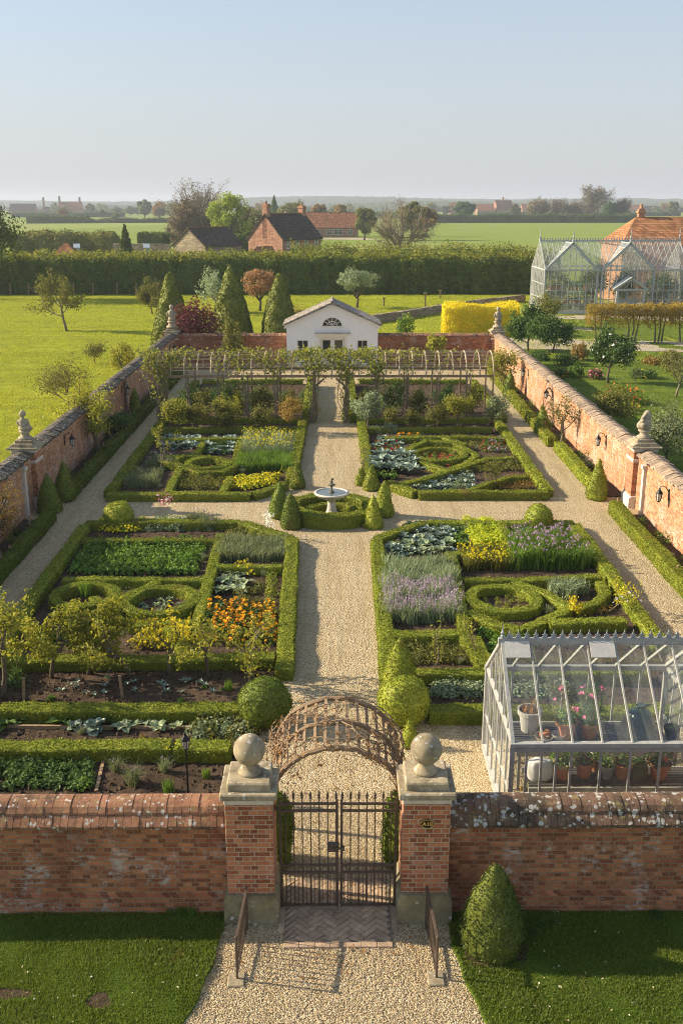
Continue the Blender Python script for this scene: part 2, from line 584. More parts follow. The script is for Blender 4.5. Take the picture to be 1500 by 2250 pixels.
M['basestone'] = stonemat('lichened_base_stone', (.33, .29, .17), .55, .2, .8)
M['pale'] = plain('limewashed_stone', (.62, .57, .47), .85, nscale=6, nstr=.2)
M['statue'] = stonemat('statue_stone', (.48, .41, .29), .3, .2, 2.0)
M['mortar'] = plain('mortar', (.2, .17, .13), .95, nscale=12)
M['white_render'] = plain('white_render', (.88, .87, .84), .8, nscale=2, nstr=.04, bump=.1, dark=.93)
M['cream'] = plain('cream_paint', (.8, .77, .68), .5, nscale=5, nstr=.06, bump=.05, dark=.9)
M['darkglass'] = simple('window_glass', (.03, .035, .03), .05, 0, .9)
M['glass'] = glassmat('greenhouse_glass', (.95, .97, .95), .02, .17)
M['oldglass'] = glassmat('old_greenhouse_glass', (.95, .97, .96), .03, .3)
M['gframe'] = plain('peeling_grey_paint', (.37, .37, .34), .6, nscale=10, nstr=.25, bump=.3)
M['vframe'] = plain('pale_grey_paint', (.42, .44, .42), .5, nscale=4, nstr=.12, bump=.1)
M['terracotta'] = plain('terracotta', (.5, .2, .09), .85, nscale=14, nstr=.25, bump=.2)
M['zinc'] = plain('zinc', (.35, .38, .4), .5, .4, nscale=10, nstr=.2)
M['plastic_bag'] = plain('green_plastic', (.045, .085, .075), .28, nscale=8, nstr=.3, bump=.3, spec=.6)
M['white_bag'] = plain('white_plastic', (.75, .75, .73), .45, nscale=8, nstr=.06)
M['greencan'] = plain('dark_green_plastic', (.05, .1, .02), .45, nscale=8)
M['soilpot'] = plain('potting_soil', (.04, .028, .02), .95, nscale=30)
M['lantern'] = simple('lantern_glass', (.5, .5, .45), .1, 0, .6)


def groundmat(name, cols, scale, bumpd, fine=40, vor=0, bstr=.6, patch=.6, pscale=.5, stripes=0, tracks=0):
    m, nt, out = newmat(name)
    p = wpos(nt)
    n = noise(nt, p, scale, 6, .65)
    col = ramp(nt, n, [(.3, cols[0]), (.5, cols[1]), (.72, cols[2])])
    nf = noise(nt, p, fine, 4, .7)
    col = mix(nt, ramp(nt, nf, [(.35, .55), (.65, 0)]), col, [k * .45 for k in cols[0]])
    np_ = noise(nt, p, pscale, 5, .6)
    col = mix(nt, mth(nt, 'MULTIPLY', ramp(nt, np_, [(.45, 0), (.65, 1)]), patch), col, cols[2] if len(cols) < 4 else cols[3])
    h = nf
    if vor:
        vo = nd(nt, 'ShaderNodeTexVoronoi', {'Vector': p, 'Scale': vor, 'Randomness': 1.0})
        vs = nd(nt, 'ShaderNodeSeparateColor', {0: vo.outputs['Color']})
        col = mix(nt, .75, col, ramp(nt, vs.outputs[0], [(0, [k * .4 for k in cols[0]]), (.4, cols[1]), (.85, cols[2]), (1, [min(.8, k * 1.5) for k in cols[2]])]))
        col = mix(nt, ramp(nt, vo.outputs['Distance'], [(.35, 0), (.75, .75)]), col, [k * .3 for k in cols[0]])
        vo2 = nd(nt, 'ShaderNodeTexVoronoi', {'Vector': p, 'Scale': vor * .38, 'Randomness': 1.0})
        h = mth(nt, 'ADD', mth(nt, 'MULTIPLY', vo.outputs['Distance'], -1.0), mth(nt, 'MULTIPLY', vo2.outputs['Distance'], -.9))
        h = mth(nt, 'ADD', h, mth(nt, 'MULTIPLY', n, 1.2))
    if tracks:   # trodden lines and damp patches
        tr = noise(nt, scalev(nt, p, (1.6, .16, 1)), 1.3, 5, .65)
        col = mix(nt, ramp(nt, tr, [(.36, .35), (.52, 0)]), col, [k * .55 for k in cols[0]])
        tr2 = noise(nt, scalev(nt, p, (.22, 1.3, 1)), 1.1, 5, .7)
        col = mix(nt, ramp(nt, tr2, [(.34, .28), (.48, 0)]), col, [k * .5 for k in cols[0]])
        h = mth(nt, 'ADD', h, mth(nt, 'MULTIPLY', mth(nt, 'ADD', tr, noise(nt, scalev(nt, p, (.5, 3.0, 1)), 2.0, 4, .7)), 2.2))
    if stripes:
        ro = nd(nt, 'ShaderNodeMapping', {'Vector': p, 'Rotation': (0, 0, stripes), 'Scale': (.045, 1.0, 1)}).outputs[0]
        st = noise(nt, ro, .75, 4, .6)
        col = mix(nt, mth(nt, 'MULTIPLY', ramp(nt, st, [(.38, 0), (.5, 1), (.62, 0)]), .4), col, [k * .62 for k in cols[0]])
        ng = noise(nt, scalev(nt, p, (1, .5, 1)), 1.6, 5, .7)
        col = mix(nt, ramp(nt, ng, [(.36, .6), (.56, 0)]), col, [k * .5 for k in cols[0]])
    b = nd(nt, 'ShaderNodeBump', {'Strength': bstr, 'Distance': bumpd, 'Height': h})
    pb = nd(nt, 'ShaderNodeBsdfPrincipled', {'Base Color': col, 'Roughness': .95, 'Normal': b.outputs[0], 'Specular IOR Level': .1})
    nt.links.new(pb.outputs[0], out.inputs[0])
    return m


M['gravel'] = groundmat('pea_gravel', [(.56, .41, .2), (.74, .59, .35), (.82, .7, .46), (.65, .5, .27)], 2.2, .03, 60, 44, .9, .75, .5, tracks=1)
M['soil'] = groundmat('garden_soil', [(.06, .042, .028), (.1, .068, .045), (.15, .105, .07)], 6, .05, 30, 0, .9, .4, .8)
M['turf'] = groundmat('lawn_turf', [(.05, .1, .01), (.08, .14, .014), (.12, .18, .025)], 3, .03, 25, 0, .6, .3)
M['meadow'] = groundmat('meadow_turf', [(.26, .3, .012), (.34, .37, .018), (.43, .44, .03)], .35, .12, 5, 0, .9, .5, .12, .42)
M['rlawn'] = groundmat('garden_lawn', [(.11, .17, .015), (.15, .21, .02), (.2, .25, .03)], .6, .06, 8, 0, .8, .4, .3, -.3)
M['road'] = groundmat('pale_track', [(.4, .33, .24), (.46, .39, .29), (.52, .45, .34)], 2, .03, 20)
M['paver'] = stonemat('threshold_brick', (.55, .4, .27), .2, .08)


def fieldmat():
    m, nt, out = newmat('field_grass')
    p = wpos(nt)
    vo = nd(nt, 'ShaderNodeTexVoronoi', {'Vector': scalev(nt, p, (1, .35, 1)), 'Scale': .0075, 'Randomness': 1.0})
    s = nd(nt, 'ShaderNodeSeparateColor', {0: vo.outputs['Color']})
    col = ramp(nt, s.outputs[0], [(0, (.15, .24, .03)), (.4, (.22, .29, .05)), (.7, (.3, .34, .09)), (1, (.13, .21, .03))])
    n = noise(nt, scalev(nt, p, (.5, 1, 1)), .06, 5, .6)
    col = mix(nt, ramp(nt, n, [(.35, 0), (.7, .5)]), col, (.33, .34, .09))
    n2 = noise(nt, p, 1.2, 4, .7)
    col = mix(nt, ramp(nt, n2, [(.4, .35), (.65, 0)]), col, (.07, .11, .015))
    b = nd(nt, 'ShaderNodeBump', {'Strength': .5, 'Distance': .2, 'Height': n2})
    pb = nd(nt, 'ShaderNodeBsdfPrincipled', {'Base Color': col, 'Roughness': .95, 'Normal': b.outputs[0], 'Specular IOR Level': .05})
    nt.links.new(pb.outputs[0], out.inputs[0])
    return m


M['field'] = fieldmat()


# ================================================================== ground sheets
def sheet(name, x0, y0, x1, y1, z, mat, step=None, amp=0.0, fr=1.0, kind='structure'):
    nx = max(1, int((x1 - x0) / step)) if step else 1
    ny = max(1, int((y1 - y0) / step)) if step else 1
    X, Y = np.meshgrid(np.linspace(x0, x1, nx + 1), np.linspace(y0, y1, ny + 1))
    v = np.stack([X.ravel(), Y.ravel(), np.full(X.size, z)], 1)
    if amp:
        v[:, 2] += wob(v, fr)[:, 0] * amp + wob(v, fr * 4.1)[:, 1] * amp * .5
    i = (np.arange(ny)[:, None] * (nx + 1) + np.arange(nx)[None, :]).ravel()
    f = np.stack([i, i + 1, i + nx + 2, i + nx + 1], 1)
    mb = MB()
    mb.add(v, f)
    o = mb.build(name, mat, smooth=bool(step))
    if kind:
        o['kind'] = kind
    return o


sheet('field', -3600, -40, 3600, 3600, -.03, M['field'])
sheet('meadow', -90, -8, -10.9, 118, 0, M['meadow'], 1.0, .02, .5)
sheet('lawn', 10.9, -8, 70, 95, 0, M['rlawn'], 1.0, .02, .5)
sheet('back_lawn', -10.9, 65.4, 70, 118, -.012, M['meadow'], 1.0, .01, .5)
sheet('gravel_path', -10.4, 12.7, 10.4, 65, .012, M['gravel'])


def drive():
    """gravel flare before the gate, under the two front lawns"""
    sheet('gravel_drive', -6, 4, 6, 12.7, .006, M['gravel'])
    for s, a, b in ((-1, -1.62, -12), (1, 1.6, 12)):
        ys = np.linspace(12.42, 5, 40)
        ex = []
        for y in ys:
            t = max(0, (12.1 - y) / 1.9)
            ex.append(a + s * (.10 * t + .42 * t ** 2.2 * .55) * (1 if t < 1.3 else .9) + .02 * math.sin(y * 9))
        mb = MB()
        v = []
        for x, y in zip(ex, ys):
            v += [(x, y, .0), (x + s * .03, y, .03), (x + s * .3, y, .04), (b, y, .04)]
        f = []
        for i in range(39):
            for j in range(3):
                q = (i * 4 + j, i * 4 + j + 1, i * 4 + 5 + j, i * 4 + 4 + j)
                f.append(q if s > 0 else q[::-1])
        mb.add(v, f)
        o = mb.build('front_lawn', M['turf'], smooth=True)
        o['kind'] = 'structure'
        # blades
        rg = np.random.default_rng(40 + s)
        n = 95000
        y = 9.0 + 3.4 * rg.random(n) ** .9
        edge = np.interp(-y, -ys, ex)
        w = 4.2
        x = edge + s * w * rg.random(n)
        bare = (np.hypot((x + 3.1) / .16, (y - 10.65) / .13) < 1) | (np.hypot((x + 4.3) / .3, (y - 10.75) / .1) < 1) | (np.hypot((x - 2.18) / .42, (y - 11.62) / .4) < 1)
        keep = ~bare | (rg.random(n) < .08)
        g = MB()
        B = np.stack([x, y, np.full(n, .035)], 1)[keep]
        hh = .045 + .022 * wob(B, 2.5)[:, 0]
        blades(g, B, np.clip(hh, .02, .1), .009, .6, rg=rg)
        g.build('grass', M['grass'])['kind'] = 'stuff'


drive()


def tufts(name, x0, x1, y0, y1, n, h, w, mat, seed, holes=None):
    rg = np.random.default_rng(seed)
    y = y0 + (y1 - y0) * rg.random(n) ** 1.4
    x = x0 + (x1 - x0) * rg.random(n)
    B = np.stack([x, y, np.zeros(n)], 1)
    k = wob(B, .7)[:, 0] + .6 * wob(B, 2.0)[:, 1]
    B = B[k + rg.random(n) > .3]
    g = MB()
    blades(g, B, h * np.clip(1 + .4 * wob(B, .5)[:, 2], .5, 2) * (1 + (B[:, 1] - y0) / (y1 - y0) * .6), w, .8, bend=False, rg=rg)
    g.build(name, mat)['kind'] = 'stuff'


tufts('meadow_grass', -34, -11.3, 26, 112, 130000, .10, .035, M['grass2'], 3)
tufts('lawn_grass', 11.3, 34, 26, 90, 60000, .07, .03, M['grass'], 4)
tufts('back_lawn_grass', -10, 22, 67, 117, 40000, .10, .05, M['grass2'], 5)


def pebbles():
    rg = np.random.default_rng(9)
    n = 34000
    y = 9.9 + (15.5 - 9.9) * rg.random(n) ** 1.2
    hw = np.where(y > 12.1, .95, 1.5 + np.clip(12.1 - y, 0, 3) ** 2 * .12)
    hw = np.where(y > 13.1, 1.0, hw)
    x = rg.uniform(-1, 1, n) * hw
    s = rg.uniform(.0045, .0095, n)
    o = np.array([(1, 0, 0), (0, 1, 0), (-1, 0, 0), (0, -1, 0), (0, 0, .8), (0, 0, -.5)])
    a = rg.uniform(0, 6.28, n)
    ca, sa = np.cos(a), np.sin(a)
    st = rg.uniform(.8, 1.6, n)
    vx = o[None, :, 0] * st[:, None]
    vy = np.repeat(o[None, :, 1], n, 0)
    v = np.stack([vx * ca[:, None] - vy * sa[:, None], vx * sa[:, None] + vy * ca[:, None], np.repeat(o[None, :, 2], n, 0)], -1) * s[:, None, None]
    v += np.stack([x, y, np.full(n, .012) + s * .3], 1)[:, None, :]
    f0 = np.array([(0, 1, 4), (1, 2, 4), (2, 3, 4), (3, 0, 4)])
    f = (np.arange(n)[:, None, None] * 6 + f0[None]).reshape(-1, 3)
    mb = MB()
    mb.add(v.reshape(-1, 3), f)
    m, nt, out = newmat('pebble')
    g = nd(nt, 'ShaderNodeNewGeometry')
    c = ramp(nt, g.outputs['Random Per Island'], [(0, (.25, .18, .11)), (.3, (.45, .35, .22)), (.7, (.6, .47, .29)), (1, (.7, .6, .43))])
    pb = nd(nt, 'ShaderNodeBsdfPrincipled', {'Base Color': c, 'Roughness': .8, 'Specular IOR Level': .2})
    nt.links.new(pb.outputs[0], out.inputs[0])
    mb.build('loose_gravel', m)['kind'] = 'stuff'


pebbles()


def scatter_flat(name, pts, s, mat, seed, z=.03):
    rg = np.random.default_rng(seed)
    n = len(pts)
    C = np.concatenate([np.array(pts), np.full((n, 1), z)], 1)
    m = MB(); leaf_quads(m, C, np.repeat(np.array([[0, 0, 1.]]), n, 0), s, 0, .35, .6, rg=rg)
    m.build(name, mat)['kind'] = 'stuff'


def litter():
    rg = np.random.default_rng(77)
    a = np.stack([rg.normal(0, .9, 260), rg.uniform(11, 16.5, 260)], 1)
    b = np.stack([rg.uniform(-1.0, 1.0, 160), rg.uniform(16, 44, 160)], 1)
    c = np.stack([rg.uniform(-4.6, 4.6, 150), rg.uniform(9.6, 12.3, 150)], 1)
    scatter_flat('fallen_leaves', np.concatenate([a, b]), .05, M['dead'], 1)
    scatter_flat('lawn_litter', c, .035, M['straw'], 2, .075)
    for (x, y, rx, ry) in ((-3.1, 10.65, .17, .14), (-4.3, 10.8, .32, .11), (2.18, 11.6, .46, .42)):
        an = np.linspace(0, 6.283, 25)[:-1]
        k = 1 + .16 * np.sin(an * 3 + x) + .1 * np.sin(an * 7)
        m = MB(); v = [(x, y, .058)] + [(x + rx * q * math.cos(t), y + ry * q * math.sin(t), .043) for t, q in zip(an, k)]
        m.add(v, [(0, i + 1, (i + 1) % 24 + 1) for i in range(24)])
        m.build('bare_earth', M['soil'])['kind'] = 'structure'


M['straw'] = leafmat('straw_litter', (.4, .33, .15), (.75, .68, .5), .2)
litter()


# ================================================================== front wall, piers, gate
def front_wall(x0, x1, label, copemat, seed):
    rg = np.random.default_rng(seed)
    w = thing('brick_wall', (x0, 12.4, 0), label, 'wall', 'brick walls round the garden')
    b = MB()
    b.bb(x0, 12.40, 0, x1, 12.85, 1.50)
    b.build('wall_body', M['brick'], w)
    p = MB()
    p.prism([(12.34, 0), (12.34, .325), (12.399, .332), (12.399, 0)], 'x', x0, x1)
    p.build('plinth', M['brick'], w)
    c = MB()
    x = x0
    while x < x1 - .02:
        d = min(rg.uniform(.095, .125), x1 - x)
        j = rg.normal(0, .005, 4)
        c.prism([(12.30 + j[0], 1.49 + j[1]), (12.29 + j[0], 1.545 + j[1]), (12.40, 1.66 + j[2] * .6), (12.85, 1.66 + j[2] * .6), (12.97, 1.545), (12.96, 1.49)], 'x', x + .003, x + d - .003)
        x += d
    x = x0
    while x < x1 - .02:
        d = min(rg.uniform(.1, .15), x1 - x)
        j = rg.normal(0, .005, 4)
        c.prism([(12.40 + j[0], 1.663), (12.405 + j[0], 1.70 + j[1]), (12.46, 1.765 + j[1]), (12.55, 1.80 + j[1]), (12.70, 1.80 + j[1]), (12.80, 1.76), (12.85, 1.70), (12.85, 1.663)], 'x', x + .003, x + d - .003)
        x += d
    c.prism([(12.325, 1.505), (12.315, 1.54), (12.41, 1.648), (12.43, 1.70), (12.48, 1.757), (12.55, 1.788), (12.69, 1.788), (12.78, 1.75), (12.84, 1.65), (12.94, 1.54), (12.94, 1.505)], 'x', x0 + .004, x1 - .004)
    c.build('coping', copemat, w)
    return w


front_wall(-10.55, -1.553, 'low red brick wall left of the gate with sunlit brick coping', M['cope'], 1)
front_wall(1.613, 10.55, 'low red brick wall right of the gate under dark lichened coping', M['copedark'], 2)


def gate_pier(cx, label, seed):
    w = thing('gate_pier', (cx, 12.53, 0), label, 'gate pier', 'gate piers')
    a, y0, y1 = .335, 12.18, 12.86
    b = MB(); b.bevbox(cx - a, y0, .5, cx + a, y1, 1.98, .006)
    b.build('shaft', M['pbrick'], w)
    p = MB()
    p.prism([(cx - a - .06, 0), (cx + a + .06, 0), (cx + a + .06, .40), (cx + a + .005, .50), (cx - a - .005, .50), (cx - a - .06, .40)], 'y', y0 - .06, y1 + .06)
    p.build('base', M['basestone'], w)
    n = MB(); n.bevbox(cx - a - .01, y0 - .012, 1.981, cx + a + .01, y1 + .012, 2.075, .008)
    n.build('neck_band', M['pale'], w)
    c = MB()
    c.bevbox(cx - a - .065, y0 - .07, 2.076, cx + a + .065, y1 + .07, 2.165, .015)
    c.bevbox(cx - a + .03, y0 + .03, 2.166, cx + a - .03, y1 - .03, 2.285, .02)
    c.build('cap', M['stone'], w)
    f = MB()
    f.lathe([(.001, 2.286), (.165, 2.286), (.17, 2.31), (.155, 2.335), (.14, 2.345), (.115, 2.38), (.105, 2.42), (.12, 2.44), (.001, 2.45)], 28, (cx, 12.52, 0))
    f.ball((cx, 12.52, 2.645), .225, 32)
    f.build('ball_finial', M['stone'], w, smooth=True)
    return w


gate_pier(-1.217, 'left brick gate pier with a clean sunlit stone ball on top', 1)
gate_pier(1.277, 'right brick gate pier carrying the oval number plate', 2)


def plaque():
    c = (1.285, 12.17, 1.66)
    t = thing('number_plate', c, 'black oval plate with gold rim and number on the brick pier', 'sign')
    an = np.linspace(0, 2 * math.pi, 33)[:-1]
    b = MB(); b.prism([(c[0] + .1 * math.cos(a), c[2] + .075 * math.sin(a)) for a in an], 'y', 12.165, 12.179)
    b.build('plate', M['black'], t)
    brass = simple('brass', (.6, .45, .15), .35, .8)
    r = MB(); r.tube([(c[0] + .094 * math.cos(a), 12.163, c[2] + .069 * math.sin(a)) for a in np.append(an, an[:2])], .006, 5)
    r.build('rim', brass, t)
    cu = bpy.data.curves.new('number', 'FONT')
    cu.body = 'A10'; cu.size = .085; cu.align_x = 'CENTER'; cu.align_y = 'CENTER'; cu.extrude = .003; cu.offset = .002
    tmp = bpy.data.objects.new('number', cu); COL.objects.link(tmp)
    me = bpy.data.meshes.new_from_object(tmp.evaluated_get(bpy.context.evaluated_depsgraph_get()))
    bpy.data.objects.remove(tmp)
    me.materials.clear(); me.materials.append(brass)
    o = bpy.data.objects.new('lettering', me); COL.objects.link(o)
    o.parent = t; o.location = (0, -.009, 0); o.rotation_euler = (R(90), 0, 0)


plaque()


def iron_gate(xh, xm, label):
    """one leaf, hinge side xh, meeting side xm"""
    y = 12.5
    t = thing('iron_gate', (xh, y, 0), label, 'gate', 'gate leaves')
    s = 1 if xm > xh else -1
    fr = MB()
    fr.bb(min(xh, xh + s * .035), y - .018, .03, max(xh, xh + s * .035), y + .018, 1.86)
    fr.bb(min(xm, xm - s * .03), y - .018, .03, max(xm, xm - s * .03), y + .018, 1.84)
    for z in (.06, .62, .745, 1.66, 1.775):
        fr.bar((xh, y, z), (xm, y, z), .03, .032)
    fr.build('frame', M['iron'], t)
    n = 7
    for k in range(n):
        x = xh + (xm - xh) * (k + .75) / n
        b = MB()
        b.tube([(x, y, .07), (x, y, 1.86)], .0095, 6)
        b.lathe([(.001, 1.855), (.017, 1.862), (.02, 1.875), (.012, 1.885), (.022, 1.905), (.017, 1.93), (.001, 1.995)], 8, (x, y, 0))
        b.build('spear', M['iron'], t)
    for k in range(2 * n + 1):
        if k % 2 == 1 and False:
            continue
        x = xh + (xm - xh) * (k + .6) / (2 * n + .6)
        b = MB(); b.tube([(x, y + .004, .06), (x, y + .004, .61)], .007, 5)
        b.build('dog_bar', M['iron'], t)
    for k in range(n):
        x = xh + (xm - xh) * (k + .55) / n
        an = np.linspace(0, 2 * math.pi, 15)
        b = MB(); b.tube([(x + .046 * math.cos(a), y - .004, .683 + .046 * math.sin(a)) for a in an], .006, 5)
        b.build('scroll_ring', M['iron'], t)
    for z in (.35, 1.7):
        b = MB(); b.tube([(xh - s * .06, y, z - .03), (xh - s * .06, y, z + .05)], .022, 8); b.bar((xh - s * .06, y, z), (xh + s * .03, y, z), .03)
        b.build('hinge', M['iron'], t)
    return t


gl = iron_gate(-.82, .035, 'left leaf of the rusty iron gate with the lock box')
iron_gate(.885, .065, 'right leaf of the rusty iron gate with plain meeting stile')
lk = MB(); lk.bevbox(-.125, 12.46, .99, .045, 12.53, 1.13, .012); lk.tube([(.0, 12.45, 1.06), (.12, 12.45, 1.06)], .018, 8); lk.bb(.1, 12.445, 1.02, .125, 12.47, 1.1)
lk.build('lock_box', M['iron'], gl)


def threshold():
    t = thing('brick_threshold', (0.03, 12.3, 0), 'herringbone brick threshold lying under the iron gate', 'paving')
    rg = np.random.default_rng(3)
    b = MB()
    L, W = .27, .09
    x0, x1, y0, y1 = -.74, .80, 11.64, 13.15
    c45 = math.cos(math.pi / 4)
    for r in range(-30, 31):
        for q in range(-6, 7):
            for lx, ly, ou, ov in ((L, W, r * W + q * L, r * W - q * L), (W, L, r * W + q * L, r * W + W - q * L)):
                cx, cy = ou + lx / 2, ov + ly / 2
                px = (cx - cy) * c45 + .03
                py = (cx + cy) * c45 + 12.45
                if not (x0 - .05 < px < x1 + .05 and y0 + .02 < py < y1):
                    continue
                z = .03 + rg.normal(0, .002)
                hx, hy = lx / 2 - .005, ly / 2 - .005
                v = []
                for zz in (.0, z):
                    for a, c in ((-1, -1), (1, -1), (1, 1), (-1, 1)):
                        X, Y = a * hx, c * hy
                        v.append((min(max(px + (X - Y) * c45, x0), x1), min(max(py + (X + Y) * c45, y0 + .1), y1), zz))
                b.add(v, [(0, 3, 2, 1), (4, 5, 6, 7), (0, 1, 5, 4), (1, 2, 6, 5), (2, 3, 7, 6), (3, 0, 4, 7)])
    b.build('herringbone_brick', M['paver'], t)
    e = MB()
    x = x0
    while x < x1 - .01:
        d = min(.22, x1 - x)
        e.bevbox(x + .003, y0, 0, x + d - .003, y0 + .095, .032 + rg.normal(0, .002), .006)
        x += d
    for xx in (x0 - .09, x1 + .003):
        e.bevbox(xx, y0 + .3, 0, xx + .087, 12.5, .03, .006)
    e.build('edging_brick', M['paver'], t)
    m = MB(); m.bb(x0 + .003, y0 + .098, 0, x1 - .003, y1, .022)
    m.build('bed', M['mortar'], t)


threshold()


def railing(x, label):
    s = 1 if x > 0 else -1
    x0, x1 = x, x - s * .06
    ya, yb = 11.05, 12.02
    t = thing('iron_railing', (x, 11.5, 0), label, 'railing', 'railings beside the drive')
    def px(y):
        return x0 + (x1 - x0) * (y - ya) / (yb - ya)
    r = MB()
    r.bar((px(ya), ya, .66), (px(yb), yb, .70), .035, .022)
    r.build('top_rail', M['iron'], t)
    r = MB(); r.bar((px(ya), ya, .10), (px(yb), yb, .12), .025, .018)
    r.build('bottom_rail', M['iron'], t)
    for y in (ya, yb):
        p = MB(); p.tube([(px(y), y, .02), (px(y), y, .665 if y == ya else .72)], .016, 6); p.ball((px(y), y, .69 if y == ya else .73), .022, 8)
        p.build('post', M['iron'], t)
    for k in range(9):
        y = ya + (yb - ya) * (k + 1) / 10
        p = MB(); p.tube([(px(y), y, .1), (px(y), y, .67)], .008, 5)
        p.build('bar', M['iron'], t)
    b = MB(); b.bevbox(px(ya) - .12, ya - .14, .0, px(ya) + .1, ya + .12, .035, .01)
    b.build('base_slab', M['stone'], t)


railing(-1.33, 'low iron railing on the left edge of the drive')
railing(1.35, 'low iron railing on the right edge of the drive')


def rustic_arch():
    t = thing('rustic_arch', (0, 13.8, 0), 'rustic arched tunnel of bent poles behind the iron gate', 'arch')
    rg = np.random.default_rng(8)
    W, zs, rise = 1.0, 1.45, .95
    def pt(a, y):
        return np.array((.02 - W * math.cos(a), y, zs + rise * math.sin(a)))
    for y in (12.98, 13.75, 14.5):
        pts = [(-W + .02, y, 0), (-W + .02, y, .7)] + [pt(a, y) + rg.normal(0, .008, 3) for a in np.linspace(0, math.pi, 26)] + [(W + .02, y, .7), (W + .02, y, 0)]
        b = MB(); b.tube(pts, .042, 7)
        b.build('hoop', M['wood'], t)
    for a in np.linspace(.05, math.pi - .05, 19):
        b = MB()
        p, q = pt(a, 12.92), pt(a, 14.56)
        b.bar(p + rg.normal(0, .01, 3), q + rg.normal(0, .01, 3), .045, .02, up=(p - np.array((.02, 12.92, zs))) + np.array((0, 0, .01)))
        b.build('slat', M['wood'], t)
    # dry climbing vine, a plant of its own
    v = thing('dry_vine', (0, 13.7, 0), 'dry leafless vine tangled over the rustic arch', 'climbing plant')
    st = MB(); lf = MB()
    C, N = [], []
    for k in range(125):
        a = math.pi * rg.beta(.75, .75) if k % 3 else rg.choice([rg.uniform(0, .7), rg.uniform(2.3, 3.1)])
        y = rg.uniform(12.9, 14.55)
        pts = []
        da, dy = rg.normal(0, .09), rg.normal(0, .08)
        off = rg.uniform(.01, .09)
        for i in range(rg.integers(6, 14)):
            a = min(max(a + da + rg.normal(0, .05), -.5), 3.6); y = min(max(y + dy + rg.normal(0, .05), 12.84), 14.65)
            if a < 0:
                p = np.array((.02 - W - .03, y, zs + a * 1.2))
            elif a > math.pi:
                p = np.array((.02 + W + .03, y, zs - (a - math.pi) * 1.2))
            else:
                p = pt(a, y)
            nrm = p - np.array((.02, y, zs - .3)); nrm /= np.linalg.norm(nrm)
            off = min(max(off + rg.normal(0, .025), -.05), .15)
            p = p + nrm * off + rg.normal(0, .012, 3)
            pts.append(p)
            if rg.random() < .35:
                C.append(p + rg.normal(0, .02, 3)); N.append(nrm)
        st.tube(pts, np.linspace(.011, .004, len(pts)), 4, cap=False)
    for k in range(26):
        a = rg.uniform(.2, 2.9); p = pt(a, 12.93)
        pts = [p]
        for i in range(4):
            pts.append(pts[-1] + np.array((rg.normal(0, .03), rg.normal(-.01, .02), -rg.uniform(.02, .07))))
        st.tube(pts, .004, 4, cap=False)
        C.append(pts[-1]); N.append(np.array((0, -1, 0)))
    st.build('stem', M['wood'], v)
    leaf_quads(lf, C, N, .06, rg=rg, w=.6)
    lf.build('dry_foliage', M['dead'], v)


rustic_arch()


# ================================================================== garden side walls
def coping_run(mb, xc, y0, y1, rg, w=.34, zb=1.86, step=.2):
    y = y0
    while y < y1 - .03:
        d = min(rg.uniform(.8, 1.2) * step, y1 - y)
        j = rg.normal(0, .016, 6)
        mb.prism([(xc - w - .03 + j[0], zb + j[3]), (xc - w + j[1] - .02, zb + .06 + j[1]), (xc - .07, zb + .19 + j[2]), (xc + .07, zb + .19 + j[2]), (xc + w + .02 + j[4], zb + .06 + j[4]), (xc + w + .03 + j[5], zb + j[3])], 'y', y + .005, y + d - .005)
        y += d
    mb.prism([(xc - w + .03, zb + .01), (xc - .05, zb + .16), (xc + .05, zb + .16), (xc + w - .03, zb + .01)], 'y', y0 + .01, y1 - .01)


def side_wall(s, label, cm, seed):
    rg = np.random.default_rng(seed)
    xc = s * 10.55
    w = thing('brick_wall', (xc, 39, 0), label, 'wall', 'brick walls round the garden')
    for y0, y1 in ((12.86, 32.9), (33.7, 65.0)):
        b = MB(); b.bb(xc - .28, y0, 0, xc + .28, y1, 1.86)
        b.build('wall_body', M['wbrick'], w)
        p = MB(); xf = xc - s * .28
        p.prism([(xf, 0), (xf - s * .05, 0), (xf - s * .05, .28), (xf, .33)] if s < 0 else [(xf, .33), (xf - s * .05, .28), (xf - s * .05, 0), (xf, 0)], 'y', y0 + .01, y1 - .01)
        pass
        c = MB(); coping_run(c, xc, y0, y1, rg)
        c.build('coping', cm, w)
    return w


wl = side_wall(-1, 'long left brick garden wall in shade beside the open meadow', M['copegrey'], 21)
wr = side_wall(1, 'long right brick garden wall, sunlit and patched with whitewash', M['copetan'], 22)


def wall_pier(s, y, label, base=True):
    xc = s * 10.5
    t = thing('wall_pier', (xc, y, 0), label, 'pier', 'piers of the garden walls')
    a = .395
    b = MB(); b.bevbox(xc - a, y - a, .42 if base else 0, xc + a, y + a, 1.98, .008)
    b.build('shaft', M['pbrick'], t)
    if base:
        p = MB(); p.prism([(xc - a - .07, 0), (xc + a + .07, 0), (xc + a + .07, .34), (xc + a + .004, .42), (xc - a - .004, .42), (xc - a - .07, .34)], 'y', y - a - .07, y + a + .07)
        p.build('base', M['pale'], t)
    n = MB(); n.bevbox(xc - a - .03, y - a - .03, 1.62, xc + a + .03, y + a + .03, 1.72, .01)
    n.bevbox(xc - a - .02, y - a - .02, 1.981, xc + a + .02, y + a + .02, 2.1, .01)
    n.build('neck_band', M['pale'], t)
    c = MB(); c.bevbox(xc - a - .13, y - a - .13, 2.101, xc + a + .13, y + a + .13, 2.17, .02)
    c.prism([(xc - a - .08, 2.171), (xc + a + .08, 2.171), (xc + a - .08, 2.28), (xc - a + .08, 2.28)], 'y', y - a - .02, y + a + .02)
    c.bevbox(xc - a + .1, y - a + .1, 2.281, xc + a - .1, y + a - .1, 2.38, .02)
    c.build('cap', M['stone'], t)
    return t


